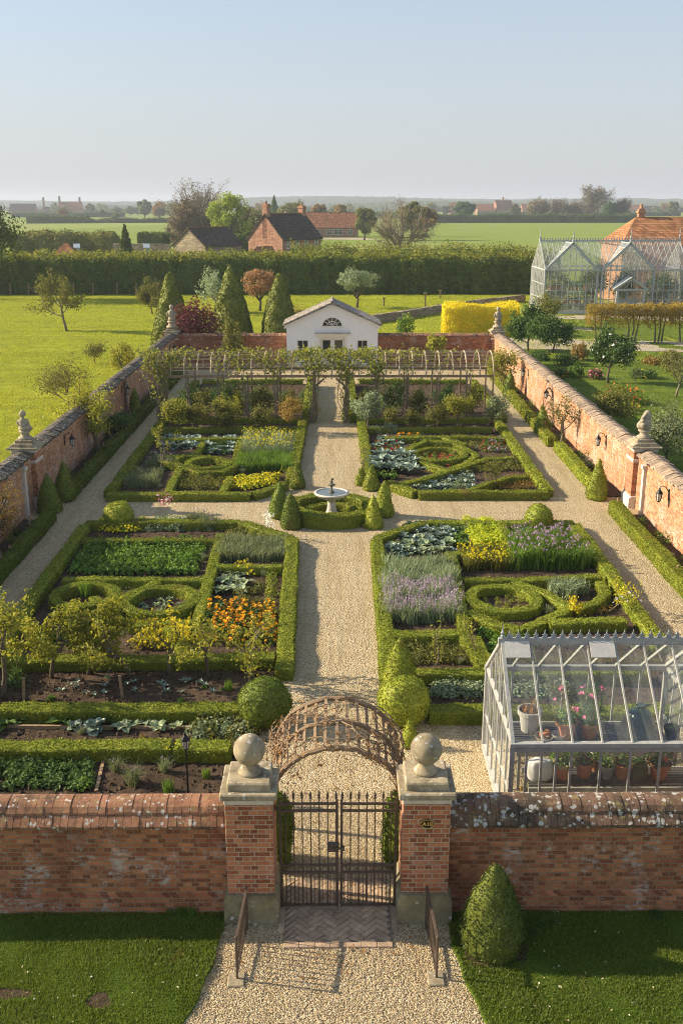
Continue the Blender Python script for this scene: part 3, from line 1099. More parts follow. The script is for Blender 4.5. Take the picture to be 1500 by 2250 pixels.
pl_ = wall_pier(-1, 33.3, 'brick pier in the left wall with stepped stone cap')
pr_ = wall_pier(1, 33.3, 'brick pier in the right wall with stepped stone cap and pale base')
wall_pier(-1, 65.35, 'brick pier at the back left corner of the walls', False)
wall_pier(1, 65.35, 'brick pier at the back right corner of the walls', False)


def pilaster(s, y, parent, m, z1=1.75):
    x = s * 10.27
    b = MB()
    b.bb(min(x, x - s * .1), y - .09, .0, max(x, x - s * .1), y + .09, z1 - .12)
    b.bb(min(x, x - s * .15), y - .13, z1 - .118, max(x, x - s * .15), y + .13, z1)
    b.build('pilaster', m, parent)


pilaster(-1, 31.9, wl, M['pale']); pilaster(1, 32.0, wr, M['pale'])
pilaster(-1, 48.5, wl, M['mortar']); pilaster(-1, 57.0, wl, M['mortar'])


def back_wall(x0, x1, label, seed):
    rg = np.random.default_rng(seed)
    w = thing('brick_wall', (x0, 65.2, 0), label, 'wall', 'brick walls round the garden')
    b = MB(); b.bb(x0, 65.15, 0, x1, 65.55, 1.82)
    b.build('wall_body', M['brick'] if seed == 31 else M['brick'], w)
    c = MB()
    x = x0
    while x < x1 - .03:
        d = min(rg.uniform(.18, .26), x1 - x)
        j = rg.normal(0, .012, 3)
        c.prism([(65.06 + j[0], 1.823), (65.06 + j[0], 1.88 + j[1]), (65.22, 2.0 + j[2]), (65.48, 2.0 + j[2]), (65.63, 1.88), (65.63, 1.823)], 'x', x + .006, x + d - .006)
        x += d
    c.build('coping', M['cope'], w)


back_wall(-10.1, -3.1, 'back brick garden wall left of the white garden house', 31)
back_wall(2.75, 10.1, 'back brick garden wall right of the white garden house', 32)
# ================================================================== clipped hedges
def resample(pts, ds, closed=False):
    pts = [np.array(p, float) for p in pts]
    if closed:
        pts = pts + [pts[0]]
    out, brk = [pts[0]], []
    for a, b in zip(pts[:-1], pts[1:]):
        n = max(1, int(np.linalg.norm(b - a) / ds))
        for i in range(1, n + 1):
            out.append(a + (b - a) * i / n)
    return np.array(out[:-1] if closed else out)


def hedge(poly, w, h, label, name='box_hedge', cat='hedge', group=None, closed=False, mat='box', leaf=None, zb=0.0, dens=1.0, rough=.017, top=None, ds=None, shag=.0):
    """clipped hedge along a ground line"""
    if name == 'box_hedge':
        w *= .84 if w > .39 else .74
    c0 = np.mean(np.array(poly), axis=0)
    d0 = max(12, math.hypot(*c0))
    s = leaf or max(.042, .0017 * d0)
    ds = ds or max(.12, .008 * d0)
    P = resample(poly, ds, closed)
    k = len(P)
    if closed:
        tg = np.roll(P, -1, 0) - np.roll(P, 1, 0)
    else:
        tg = np.gradient(P, axis=0)
    tg = unit(tg)
    nr = np.stack([-tg[:, 1], tg[:, 0]], 1)
    # widen at corners (mitre)
    seg = unit(np.roll(P, -1, 0) - P)
    if not closed:
        seg[-1] = seg[-2]
    ca = np.abs(np.sum(seg * tg, 1)).clip(.6, 1)
    prof = [(-.5, 0), (-.51, .4), (-.5, .9), (-.465, .985), (-.2, 1.0), (.2, 1.0), (.465, .985), (.5, .9), (.51, .4), (.5, 0)]
    m = len(prof)
    off = np.array([p[0] for p in prof]); hz = np.array([p[1] for p in prof])
    V = np.zeros((k, m, 3))
    V[:, :, :2] = P[:, None, :] + nr[:, None, :] * (off[None, :, None] * w / ca[:, None, None])
    V[:, :, 2] = zb + hz[None, :] * h
    Vf = V.reshape(-1, 3)
    dis = wob(Vf, 2.2) * rough + wob(Vf, 9 / max(1, d0 / 25)) * rough * .8
    dis[:, 2] *= np.tile(hz > .3, k)
    dis[:, 2] += np.tile(hz, k) * wob(np.repeat(np.concatenate([P, np.zeros((k, 1))], 1), m, 0), .8)[:, 1] * .035
    Vf = Vf + dis
    V = Vf.reshape(k, m, 3)
    mb = MB()
    kk = k if closed else k - 1
    i = np.arange(kk)[:, None]
    j = np.arange(m - 1)[None, :]
    a = i * m + j; b_ = ((i + 1) % k) * m + j
    F = np.stack([a, a + 1, b_ + 1, b_], -1).reshape(-1, 4)
    mb.add(Vf, F[:, ::-1])
    if not closed:
        mb.f.append(np.array([list(range(m))])); mb.m.append(0)
        mb.f.append(np.array([[(k - 1) * m + x for x in range(m - 1, -1, -1)]])); mb.m.append(0)
    # leaves all over the clipped faces
    A = Vf[F]
    cr = np.cross(A[:, 2] - A[:, 0], A[:, 3] - A[:, 1])
    ar = np.linalg.norm(cr, axis=1) / 2
    nrm = unit(cr)
    cen = A.mean(1)
    out2 = cen - np.array([0, 0, h * .5])
    # orient outwards
    near = P[np.repeat(np.arange(kk), m - 1)]
    o3 = np.concatenate([cen[:, :2] - near, (cen[:, 2:3] - zb - h * .55)], 1)
    nrm *= np.sign(np.sum(nrm * o3, 1))[:, None]
    n = int(ar.sum() / (s * s * .30) * .62 * dens)
    pick = rng.choice(len(F), n, p=ar / ar.sum())
    u, v = rng.random((n, 1)), rng.random((n, 1))
    Q = A[pick]
    C = (Q[:, 0] * (1 - u) + Q[:, 1] * u) * (1 - v) + (Q[:, 3] * (1 - u) + Q[:, 2] * u) * v
    C += nrm[pick] * (rng.random((n, 1)) ** 2 * (.026 + shag) + .004)
    st = rng.random(n) < .02
    C[st] += nrm[pick][st] * rng.random((st.sum(), 1)) * .06 + np.array((0, 0, .02))
    if not closed:   # ends
        for e, sg in ((0, -1), (k - 1, 1)):
            ne = int(w * h / (s * s * .3) * dens)
            t = np.array([tg[e][0] * sg, tg[e][1] * sg, 0])
            q = np.zeros((ne, 3))
            q[:, :2] = P[e] + nr[e] * (rng.uniform(-.5, .5, (ne, 1)) * w)
            q[:, 2] = zb + rng.random(ne) * h
            q += t * rng.uniform(.0, .04, (ne, 1))
            leaf_quads(mb, q, np.repeat(t[None], ne, 0), s, rnd=.7)
    N_ = nrm[pick]
    if top:
        hi = C[:, 2] > zb + h * .93
        leaf_quads(mb, C[~hi], N_[~hi], s, 0, .7)
        Ct = C[hi] + np.array([0, 0, 1]) * (rng.random((hi.sum(), 1)) ** 2 * shag * 2)
        leaf_quads(mb, Ct, N_[hi], s * 1.1, 1, .9)
        mats = [M[mat], M[top]]
    else:
        leaf_quads(mb, C, N_, s, 0, .7)
        mats = [M[mat]]
    o = mb.build(name, mats, org=(c0[0], c0[1], zb))
    return T(o, label, cat, group)


def topiary(name, prof, x, y, label, cat='topiary', group=None, mat='box', leaf=None, n=28, zb=0.0, rough=.034, dens=1.0, sx=1.0):
    """clipped solid of revolution; prof = [(r, z)...]"""
    prof = np.array(prof, float)
    dd = np.linalg.norm(np.diff(prof, axis=0), axis=1)
    L = np.concatenate([[0], np.cumsum(dd)])
    q = np.linspace(0, L[-1], max(10, int(L[-1] / .09)))
    pr = np.stack([np.interp(q, L, prof[:, 0]), np.interp(q, L, prof[:, 1])], 1)
    mb = MB()
    mb.lathe(pr, n, (0, 0, 0))
    V = mb.v[0].astype(float)
    V += wob(V + np.array([x, y, 0]), 2.5) * rough + wob(V + np.array([x, y, 0]), 8) * rough * .4
    V[:, 0] *= sx
    mb.v[0] = V
    F = mb.f[0]
    A = V[F]
    cr = np.cross(A[:, 2] - A[:, 0], A[:, 3] - A[:, 1])
    ar = np.linalg.norm(cr, axis=1) / 2 + 1e-12
    nrm = unit(cr)
    d0 = max(12, math.hypot(x, y))
    s = leaf or max(.042, .0017 * d0)
    k = int(ar.sum() / (s * s * .30) * .65 * dens)
    pick = rng.choice(len(F), k, p=ar / ar.sum())
    u, v = rng.random((k, 1)), rng.random((k, 1))
    Q = A[pick]
    C = (Q[:, 0] * (1 - u) + Q[:, 1] * u) * (1 - v) + (Q[:, 3] * (1 - u) + Q[:, 2] * u) * v
    C += nrm[pick] * (rng.random((k, 1)) ** 2 * .04 + .004)
    leaf_quads(mb, C, nrm[pick], s, 0, .7)
    o = mb.build(name, M[mat])
    o.location = (x, y, zb)
    return T(o, label, cat, group)


def cone_prof(r, h):
    return [(.001, 0), (r * .86, 0.0), (r * .97, .05 * h), (r, .13 * h), (r * .9, .28 * h), (r * .52, .66 * h), (r * .2, .9 * h), (r * .07, .985 * h), (.001, h)]


def ball_prof(r, zc=None, sz=1.0):
    zc = r * .97 if zc is None else zc
    return [(max(.001, r * math.cos(t)), zc + r * sz * math.sin(t)) for t in np.linspace(-math.pi / 2, math.pi / 2, 17)]


def hx(pts, *a, z=.32, **k):
    """hedge along photo spots (given on its top edge line)"""
    return hedge([G(px, py, z) for px, py in pts], *a, **k)


def circ(c, r, n=26, ry=None, a0=0, a1=2 * math.pi):
    return [(c[0] + r * math.cos(a), c[1] + (ry or r) * math.sin(a)) for a in np.linspace(a0, a1, n, endpoint=(a1 - a0) < 6.2)]


GH = 'clipped box hedges of the knot garden'
HH = .29

# ---- front left quarter
hedge([(-7.95, 30.55), (-3.05, 30.55)], .42, HH, 'box hedge edging the front left beds along the cross path', group=GH)
hedge([(-3.0, 30.5), (-1.35, 28.9)], .42, HH, 'slanting box hedge cutting the corner of the front left beds by the fountain', group=GH)
hedge([(-1.3, 28.85), (-1.12, 19.9)], .44, HH, 'sunlit box hedge along the left side of the central path', group=GH)
hedge([(-7.95, 30.3), (-7.75, 20.2)], .42, HH, 'shaded box hedge beside the left gravel path, front half of the garden', group=GH)
hx([(185, 1183), (474, 1182)], .34, HH, 'box hedge between the yellow flower strip and the leafy green rows', group=GH)
hx([(484, 1172), (437, 1356)], .36, HH, 'box hedge dividing the leafy green rows from the grey herb bed', group=GH)
hx([(462, 1240), (618, 1240)], .34, HH, 'box hedge between the grey herbs and the orange flower bed', group=GH)
hx([(140, 1272), (452, 1268)], .34, HH, 'box hedge in front of the leafy green rows', group=GH)
cL = G(350, 1316, HH)
hedge(circ(cL, .90), .37, HH, 'round box hedge ring circling a bed of small rosettes, front left', closed=True, group=GH)
cL2 = G(188, 1306, HH)
hedge(circ(cL2, .80, ry=.72), .34, HH, 'shaded oval box hedge loop on the left of the round ring', closed=True, group=GH)
hx([(238, 1345), (292, 1305), (352, 1268)], .34, HH, 'diagonal box hedge crossing behind the round ring', group=GH)
hx([(205, 1308), (262, 1358)], .34, HH, 'short diagonal box hedge joining the oval loop and the ring', group=GH)
hx([(286, 1366), (438, 1363)], .36, HH, 'short straight box hedge under the round ring, front left', group=GH)
hx([(366, 1375), (432, 1438)], .34, HH, 'slanting box hedge beside the orange flower bed', group=GH)
hx([(10, 1444), (602, 1437)], .46, HH, 'long box hedge behind the row of small fruit trees', group=GH)
hx([(0, 1552), (540, 1550)], .48, HH, 'long box hedge behind the cabbage bed', group=GH)
hx([(-140, 1633), (376, 1634)], .46, HH, 'long box hedge in front of the cabbage bed', group=GH)
hx([(386, 1635), (505, 1636)], .46, HH, 'short box hedge in front of the cabbages, next to the left gate pier', group=GH)

# ---- front right quarter
hedge([(3.0, 30.55), (7.6, 30.5)], .42, HH, 'box hedge edging the front right beds along the cross path', group=GH)
hedge([(1.3, 28.95), (2.9, 30.5)], .42, HH, 'slanting box hedge cutting the corner of the front right beds by the fountain', group=GH)
hedge([(1.26, 28.8), (1.16, 19.3)], .42, HH, 'box hedge along the right side of the central path, front half', group=GH)
hedge([(7.62, 30.3), (7.55, 21.2)], .42, HH, 'sunlit box hedge beside the right gravel path, front half of the garden', group=GH)
hx([(826, 1236), (984, 1235)], .36, HH, 'box hedge between the silvery cabbages and the lavender bed', group=GH)
hx([(978, 1214), (1122, 1212)], .34, HH, 'box hedge below the bright lime lettuce rows', group=GH)
hx([(1099, 1147), (1122, 1196)], .36, HH, 'short box hedge on the right of the lime lettuce rows', group=GH)
hx([(1118, 1185), (1238, 1183)], .3, HH, 'box hedge below the ball topiary, behind the tall mauve flowers', group=GH)
hx([(993, 1216), (1012, 1330), (1022, 1396), (1066, 1458)], .38, HH, 'long box hedge on the right side of the lavender bed', group=GH)
hx([(1020, 1269), (1318, 1265)], .36, HH, 'box hedge in front of the tall mauve flowers', group=GH)
cR = G(1106, 1311, HH)
hedge(circ(cR, .86), .37, HH, 'round box hedge ring circling small green cushions, front right', closed=True, group=GH)
hx([(1132, 1273), (1200, 1298), (1256, 1328), (1205, 1352), (1152, 1376)], .36, HH, 'angled box hedge pointing right of the round ring', group=GH)
hx([(1030, 1340), (1090, 1366), (1150, 1378)], .36, HH, 'curved box hedge under the round ring, front right', group=GH)
hx([(1262, 1332), (1306, 1320), (1330, 1297), (1318, 1276)], .34, HH, 'curved box hedge round the strappy leek clump', group=GH)
hx([(1206, 1363), (1372, 1358)], .4, HH, 'box hedge just behind the greenhouse ridge', group=GH)
hx([(858, 1391), (1030, 1389)], .4, HH, 'box hedge under the lavender bed', group=GH)
hx([(1042, 1398), (1074, 1458)], .34, HH, 'short box hedge beside a thin sapling left of the greenhouse', group=GH)
hx([(908, 1473), (1068, 1472)], .4, HH, 'box hedge below the square herb block, left of the greenhouse', group=GH)
hx([(1080, 1472), (1420, 1472)], .4, HH, 'box hedge seen through the greenhouse roof', group=GH)
hx([(942, 1553), (1500, 1551)], .46, HH, 'box hedge along the gravel yard beside and behind the greenhouse', group=GH)

# ---- back left quarter
hedge([(-8.0, 33.9), (-3.0, 33.9)], .42, HH, 'box hedge edging the back left beds along the cross path', group=GH)
hedge([(-2.9, 33.95), (-1.85, 35.2)], .42, HH, 'slanting box hedge at the fountain corner of the back left beds', group=GH)
hedge([(-1.62, 35.6), (-1.5, 46.6)], .44, HH, 'box hedge along the left side of the central path, back half', group=GH)
hedge([(-8.0, 34.2), (-8.1, 46.4)], .44, HH, 'shaded box hedge beside the left gravel path, back half of the garden', group=GH)
hx([(362, 962), (655, 960)], .34, HH, 'box hedge at the far edge of the blue cabbage beds', group=GH)
hx([(358, 938), (655, 937)], .36, HH, 'box hedge behind the back left row of small fruit trees', group=GH)
hx([(350, 918), (660, 917)], .34, HH, 'box hedge under the left arm of the vine tunnel', group=GH)
hx([(528, 966), (518, 1008)], .36, HH, 'box hedge left of the pale flowering herbs', group=GH)
hx([(506, 1044), (488, 1080)], .34, HH, 'short box hedge beside the bright yellow flower patch', group=GH)
cU = G(459, 1017, HH)
hedge(circ(cU, .80), .36, HH, 'round box hedge ring with bronze plants inside, back left', closed=True, group=GH)
hx([(345, 1000), (400, 1000), (455, 1002), (505, 1012), (525, 1017)], .32, HH, 'curving box hedge over the top of the back left ring', group=GH)
hx([(350, 1012), (392, 1018), (440, 1036), (490, 1034), (525, 1019)], .32, HH, 'curving box hedge under the back left ring', group=GH)
hx([(447, 970), (430, 995), (388, 1004)], .3, HH, 'bent box hedge under the blue cabbages', group=GH)
hx([(394, 1028), (368, 1080)], .36, HH, 'box hedge between the blue grass bed and the green herb rows', group=GH)

# ---- back right quarter
hedge([(2.95, 34.0), (7.5, 33.95)], .42, HH, 'box hedge edging the back right beds along the cross path', group=GH)
hedge([(1.9, 35.3), (2.85, 34.1)], .42, HH, 'slanting box hedge at the fountain corner of the back right beds', group=GH)
hedge([(1.32, 35.9), (1.22, 46.6)], .42, HH, 'box hedge along the right side of the central path, back half', group=GH)
hedge([(7.55, 34.2), (7.65, 46.4)], .44, HH, 'box hedge beside the right gravel path, back half of the garden', group=GH)
hx([(848, 959), (1098, 959)], .34, HH, 'box hedge at the far edge of the eye-shaped knot', group=GH)
hx([(798, 938), (1080, 937)], .36, HH, 'box hedge behind the back right row of small fruit trees', group=GH)
hx([(790, 918), (1075, 917)], .34, HH, 'box hedge under the right arm of the vine tunnel', group=GH)
cV = G(966, 996, HH)
hedge(circ(cV, 1.04), .32, HH, 'oval box hedge ring filled with red flowers, back right', closed=True, group=GH)
hx([(890, 990), (910, 977), (936, 968), (1000, 972), (1046, 998), (1020, 1016), (985, 1031), (935, 1014), (893, 997)], .34, HH, 'eye-shaped box hedge around the red flower ring', group=GH)
hx([(868, 1063), (930, 1051), (990, 1032), (1058, 1008)], .36, HH, 'long diagonal box hedge below the eye-shaped knot', group=GH)
hx([(1028, 1078), (1076, 1059), (1114, 1046), (1156, 1043)], .3, HH, 'angled box hedge around the dry brown corner bed', group=GH)
hx([(976, 961), (1024, 976)], .28, HH, 'short slanting box hedge behind the eye-shaped knot', group=GH)
hx([(1060, 1006), (1122, 1002)], .28, HH, 'short box hedge right of the eye-shaped knot', group=GH)

# ---- beds under the tunnel
for s, a, b in ((-1, 'left', 'back left'), (1, 'right', 'back right')):
    hedge([(-1.35 if s < 0 else .88, 46.9), (-1.35 if s < 0 else .88, 57)], .42, .62 if s < 0 else .5, f'higher box hedge flanking the central path on the {a} under the vine tunnel', group=GH)
    hedge([(s * 8.0, 46.8), (s * 8.0, 57.5)], .4, HH, f'box hedge along the {a} gravel path beneath the vine tunnel', group=GH)
    hedge([(-7.6 if s < 0 else 1.4, 57.6), (-1.9 if s < 0 else 7.6, 57.6)], .4, HH, f'far box hedge closing the {b} soil bed below the white garden house', group=GH)

# ---- border hedges along the walls
GB = 'low hedges of the wall borders'
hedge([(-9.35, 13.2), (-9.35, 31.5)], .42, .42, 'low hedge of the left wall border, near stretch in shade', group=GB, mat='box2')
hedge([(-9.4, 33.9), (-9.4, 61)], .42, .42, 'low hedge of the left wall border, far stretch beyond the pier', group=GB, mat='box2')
hedge([(9.35, 18), (9.4, 32.2)], .46, .42, 'low hedge of the right wall border, near stretch in sun', group=GB)
hedge([(9.4, 34.2), (9.42, 41.2)], .46, .42, 'low hedge of the right wall border, middle stretch beyond the pier', group=GB)
hedge([(9.3, 41.9), (9.5, 61)], .46, .42, 'low hedge of the right wall border, far stretch', group=GB)

# ---- fountain rings
FX, FY = -.12, 31.95
hedge(circ((FX, FY), 1.3, 34), .47, .46, 'outer box hedge ring around the stone fountain', closed=True, group=GH)
hedge(circ((FX, FY), .72, 24, a0=-.55, a1=5.3), .32, .3, 'inner box hedge ring, open at one side, around the fountain foot', group=GH)

# ---- topiary
GC = 'topiary cones round the fountain'
for (px, py, r, h, lab) in ((641, 1166, .34, 1.22, 'front left cone of the fountain group'), (613, 1143, .32, 1.25, 'cone left of the fountain, behind the front left one'),
                            (820, 1165, .31, 1.1, 'front right cone of the fountain group, sunlit'), (843, 1140, .31, 1.25, 'taller cone right of the fountain, next to the front right one'),
                            (815, 1083, .3, .95, 'cone behind the fountain on its right'), (792, 1073, .22, .75, 'small cone behind the fountain beside the path'),
                            (652, 1078, .3, .95, 'cone behind the fountain on its left, under a twisted sapling')):
    x, y = G(px, py - 6)
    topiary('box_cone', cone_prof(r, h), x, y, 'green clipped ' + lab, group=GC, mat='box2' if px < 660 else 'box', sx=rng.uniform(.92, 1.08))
topiary('box_ball', ball_prof(.5), -1.42, 18.0, 'large clipped box ball left of the path behind the arch', group='box balls', mat='box2')  # darker leaf colour stands in for the ball's shadow side
topiary('box_ball', ball_prof(.5), 1.36, 18.0, 'large clipped box ball right of the path behind the arch', group='box balls')
topiary('box_cone', cone_prof(.42, 1.42), 1.36, 19.15, 'clipped box cone standing behind the right box ball', group='box cones')
x, y = G(263, 1158); topiary('box_ball', ball_prof(.44), x, y, 'clipped box ball in the yellow flower ring, shaded side', group='box balls')
x, y = G(1180, 1162); topiary('box_ball', ball_prof(.42), x, y, 'sunlit clipped box ball above the mauve flowers', group='box balls')
x, y = G(1310, 1097); topiary('box_cone', cone_prof(.36, 1.5), x, y, 'clipped cone at the foot of the right wall pier', group='box cones')
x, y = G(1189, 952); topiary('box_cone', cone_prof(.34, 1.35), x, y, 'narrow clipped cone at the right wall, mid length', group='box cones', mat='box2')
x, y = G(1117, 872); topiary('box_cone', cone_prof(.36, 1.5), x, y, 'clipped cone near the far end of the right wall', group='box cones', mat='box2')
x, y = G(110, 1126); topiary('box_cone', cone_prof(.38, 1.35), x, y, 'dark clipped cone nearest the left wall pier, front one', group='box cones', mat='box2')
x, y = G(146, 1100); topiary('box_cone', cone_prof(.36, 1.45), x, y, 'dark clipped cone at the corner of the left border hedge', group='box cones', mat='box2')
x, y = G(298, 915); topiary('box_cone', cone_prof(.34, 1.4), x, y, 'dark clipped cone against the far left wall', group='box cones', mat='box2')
topiary('box_cone', [(.001, 0), (.34, .0), (.4, .12), (.42, .32), (.38, .6), (.25, .98), (.12, 1.26), (.05, 1.37), (.001, 1.42)], 2.18, 11.62, 'large dark clipped cone on the lawn outside the front wall', group='box cones', mat='shadedcone', leaf=.034)
for s, x in ((-1, -.93), (1, .98)):
    topiary('box_column', [(.001, 0), (.2, 0), (.24, .3), (.25, .7), (.2, 1.05), (.1, 1.25), (.001, 1.3)], x, 13.55, 'slim clipped column just inside the gate on the ' + ('left' if s < 0 else 'right'), group='box columns', mat='box2')
x, y = G(897, 1640); topiary('box_cone', cone_prof(.16, .6), x, y, 'tiny clipped cone behind the right gate pier', group='box cones')
topiary('box_cone', cone_prof(.3, 1.2), .62, 47.5, 'small clipped cone at the tunnel opening beside the path', group='box cones')
# three tall yew cones behind the back wall
GYW = 'tall yew cones behind the back wall'
for px, pyt, Y, r, lab in ((372, 596, 70, 1.5, 'left one, by the corner statue'), (505, 582, 73, 1.65, 'middle one, dark, tallest'), (612, 598, 72, 1.45, 'right one, beside the white garden house')):
    X, z = GY(px, pyt, Y)
    topiary('yew_cone', [(.001, 0), (r, 0.0), (r * .99, .1 * z), (r * .82, .35 * z), (r * .55, .65 * z), (r * .22, .9 * z), (r * .08, .98 * z), (.001, z)], X, Y, 'tall clipped yew cone behind the back wall, ' + lab, group=GYW, mat='yew', rough=.05)

# ---- big hedges
hedge([(-75, 119.5), (26, 120.5)], 3.2, 3.95, 'very tall dark hedge running across behind the lawns', name='tall_hedge', mat='hedge', top='hedgetop', rough=.3, shag=.34, leaf=.32, ds=.7, dens=1.6)
X0, Y0 = G(945, 735); 
hedge([(8.6, 80.5), (14.4, 80.5)], 2.0, 2.35, 'block-shaped golden yellow hedge behind the back right corner statue', name='golden_hedge', mat='gold', rough=.16, leaf=.15, shag=.14, dens=1.5)
# ================================================================== soil
def soil(x0, y0, x1, y1, z=.03, cut=None, amp=.02):
    nx, ny = max(2, int((x1 - x0) / .16)), max(2, int((y1 - y0) / .16))
    X, Y = np.meshgrid(np.linspace(x0, x1, nx + 1), np.linspace(y0, y1, ny + 1))
    v = np.stack([X.ravel(), Y.ravel(), np.full(X.size, z)], 1)
    v[:, 2] += np.abs(wob(v, 4)[:, 0]) * amp + wob(v, 13)[:, 1] * amp
    i = (np.arange(ny)[:, None] * (nx + 1) + np.arange(nx)[None, :]).ravel()
    f = np.stack([i, i + 1, i + nx + 2, i + nx + 1], 1)
    if cut:
        c = v[f].mean(1)
        f = f[~cut(c[:, 0], c[:, 1])]
    mb = MB(); mb.add(v, f)
    mb.build('soil', M['soil'])['kind'] = 'structure'


soil(-7.9, 18.0, -1.2, 30.5, cut=lambda x, y: (x + 3.0) / 1.65 + (y - 28.9) / 1.6 > 1.0)
soil(-10.25, 12.9, -1.5, 18.2, cut=lambda x, y: (y > 17.0) & (x < -8.2))
soil(1.2, 18.4, 7.6, 30.5, cut=lambda x, y: (-(x - 2.95)) / 1.65 + (y - 28.9) / 1.6 > 1.0)
soil(-8.0, 34.0, -1.55, 46.7, cut=lambda x, y: (x + 2.9) / 1.1 - (y - 35.2) / 1.25 > 1.0)
soil(1.3, 34.0, 7.6, 46.7, cut=lambda x, y: (-(x - 2.85)) / 1.0 - (y - 35.3) / 1.2 > 1.0)
soil(-7.9, 46.7, -1.4, 57.5)
soil(.95, 46.7, 7.9, 57.5)
soil(-10.26, 18.3, -9.45, 31.6); soil(-10.26, 34.0, -9.45, 64)
soil(9.45, 18, 10.26, 32.0); soil(9.45, 34.2, 10.26, 64)


# ================================================================== plant masters
MASTERS = {}


def big_leaf(mb, base, ang, L, wd, tilt, m=0, rg=None, curl=.5):
    """one broad arching leaf, 2 x 4 faces"""
    d = np.array((math.cos(ang), math.sin(ang), 0)); s = np.array((-d[1], d[0], 0))
    v = []
    z = 0; r = 0; t = tilt
    prof = (.25, .8, 1.0, .75, .15)
    for i in range(5):
        c = np.array(base) + d * r + np.array((0, 0, z))
        ww = wd * prof[i] * .5
        rf = rg.normal(0, .08 * wd, 3) if rg is not None else np.zeros(3)
        v += [c - s * ww + np.array((0, 0, .12 * wd + rf[0])), c + np.array((0, 0, rf[2] * .3)), c + s * ww + np.array((0, 0, .12 * wd + rf[1]))]
        r += math.cos(t) * L / 4; z += math.sin(t) * L / 4; t -= curl
    f = []
    for i in range(4):
        for j in range(2):
            a = i * 3 + j
            f.append((a, a + 1, a + 4, a + 3))
    mb.add(v, f, m)


def master(name, fn, mats, nvar=2, key=None):
    out = []
    for k in range(nvar):
        rg = np.random.default_rng(hash(key or name) % 1000 + k * 77 if False else sum(map(ord, key or name)) + k * 77)
        mb = MB()
        fn(mb, rg)
        out.append((name, mb.mesh(name, [M[m] for m in mats])))
    MASTERS[key or name] = out


def rosette(n, L, wd, tilt0, tilt1, curl=.45, h=.02):
    def fn(mb, rg):
        for k in range(n):
            t = k / n
            big_leaf(mb, (rg.normal(0, .01), rg.normal(0, .01), h), k * 2.399 + rg.normal(0, .2), L * rg.uniform(.75, 1.15) * (1 - .35 * t), wd * rg.uniform(.8, 1.15) * (1 - .3 * t), tilt0 + (tilt1 - tilt0) * t, 0, rg, curl)
    return fn


def mound(r, h, n, ls, fl=0, fs=.04, m2=1, flo=.8):
    """leafy mound, with flowers on its top when fl"""
    def fn(mb, rg):
        u = unit(rg.normal(size=(n, 3))); u[:, 2] = np.abs(u[:, 2])
        rad = rg.random((n, 1)) ** .35
        C = u * rad * np.array((r, r, h)) + np.array((0, 0, .01))
        leaf_quads(mb, C, u + np.array((0, 0, .4)), ls, 0, .6, rg=rg)
        if fl:
            u = unit(rg.normal(size=(fl, 3))); u[:, 2] = np.abs(u[:, 2]) * flo + .25; u = unit(u)
            C = u * np.array((r, r, h)) * rg.uniform(.95, 1.12, (fl, 1))
            for c, nn in zip(C, u):
                k = 5
                leaf_quads(mb, np.repeat(c[None], k, 0) + rg.normal(0, fs * .22, (k, 3)), np.repeat((nn + np.array((0, 0, .8)))[None], k, 0), fs, m2, .5, .8, rg=rg)
    return fn


def stems(r, h, n, bw, lean, fl=0, fs=.03, spike=False):
    """clump of upright stems or blades, tipped with flowers"""
    def fn(mb, rg):
        a = rg.uniform(0, 6.28, n); q = r * rg.random(n) ** .5
        B = np.stack([q * np.cos(a), q * np.sin(a), np.zeros(n)], 1)
        blades(mb, B, h, bw, lean, 0, rg)
        if fl:
            a = rg.uniform(0, 6.28, fl); q = r * 1.25 * rg.random(fl) ** .5
            hh = h * rg.uniform(.85, 1.25, fl)
            for x, y, z in zip(q * np.cos(a), q * np.sin(a), hh):
                if spike:
                    k = 7
                    C = np.stack([np.full(k, x) + rg.normal(0, .006, k), np.full(k, y) + rg.normal(0, .006, k), z + np.linspace(-.09, .03, k)], 1)
                    leaf_quads(mb, C, rg.normal(size=(k, 3)), fs, 1, .9, .9, rg=rg)
                else:
                    mb.tube([(x * .5, y * .5, 0), (x, y, z)], .004, 3, 0, cap=False)
                    k = 8
                    leaf_quads(mb, np.array((x, y, z)) + rg.normal(0, fs * .3, (k, 3)), rg.normal(size=(k, 3)) + np.array((0, 0, .5)), fs, 1, .9, .9, rg=rg)
    return fn


master('leafy_plant', lambda mb, rg: (rosette(16, .2, .1, .5, 1.4, .4)(mb, rg), mound(.15, .2, 40, .07)(mb, rg)), ['green'], 3)
master('dark_leafy_plant', lambda mb, rg: (rosette(14, .2, .11, .4, 1.3, .4)(mb, rg), mound(.16, .16, 40, .07)(mb, rg)), ['deep'], 3)
master('cabbage', lambda mb, rg: (rosette(17, .27, .2, .25, 1.5, .3)(mb, rg), mound(.09, .14, 12, .09)(mb, rg)), ['blue'], 3)
master('brassica', lambda mb, rg: rosette(9, .33, .2, .6, 1.3, .38)(mb, rg), ['deep'], 3)
master('pale_brassica', lambda mb, rg: rosette(10, .3, .19, .6, 1.3, .38)(mb, rg), ['sage'], 3)
master('kale', lambda mb, rg: rosette(16, .55, .22, .8, 1.45, .33)(mb, rg), ['blue'], 3)
master('lettuce', mound(.16, .26, 190, .06), ['lime'], 3)
master('lavender', lambda mb, rg: (stems(.14, .33, 130, .013, .5)(mb, rg), stems(.17, .36, 4, .01, .4, 17, .022, True)(mb, rg)), ['sage', 'mauve'], 3)
master('herb_clump', stems(.16, .38, 150, .014, .45), ['sage'], 3)
master('grey_herb', lambda mb, rg: (stems(.2, .3, 170, .015, .6)(mb, rg), mound(.2, .22, 80, .045)(mb, rg)), ['grey'], 3)
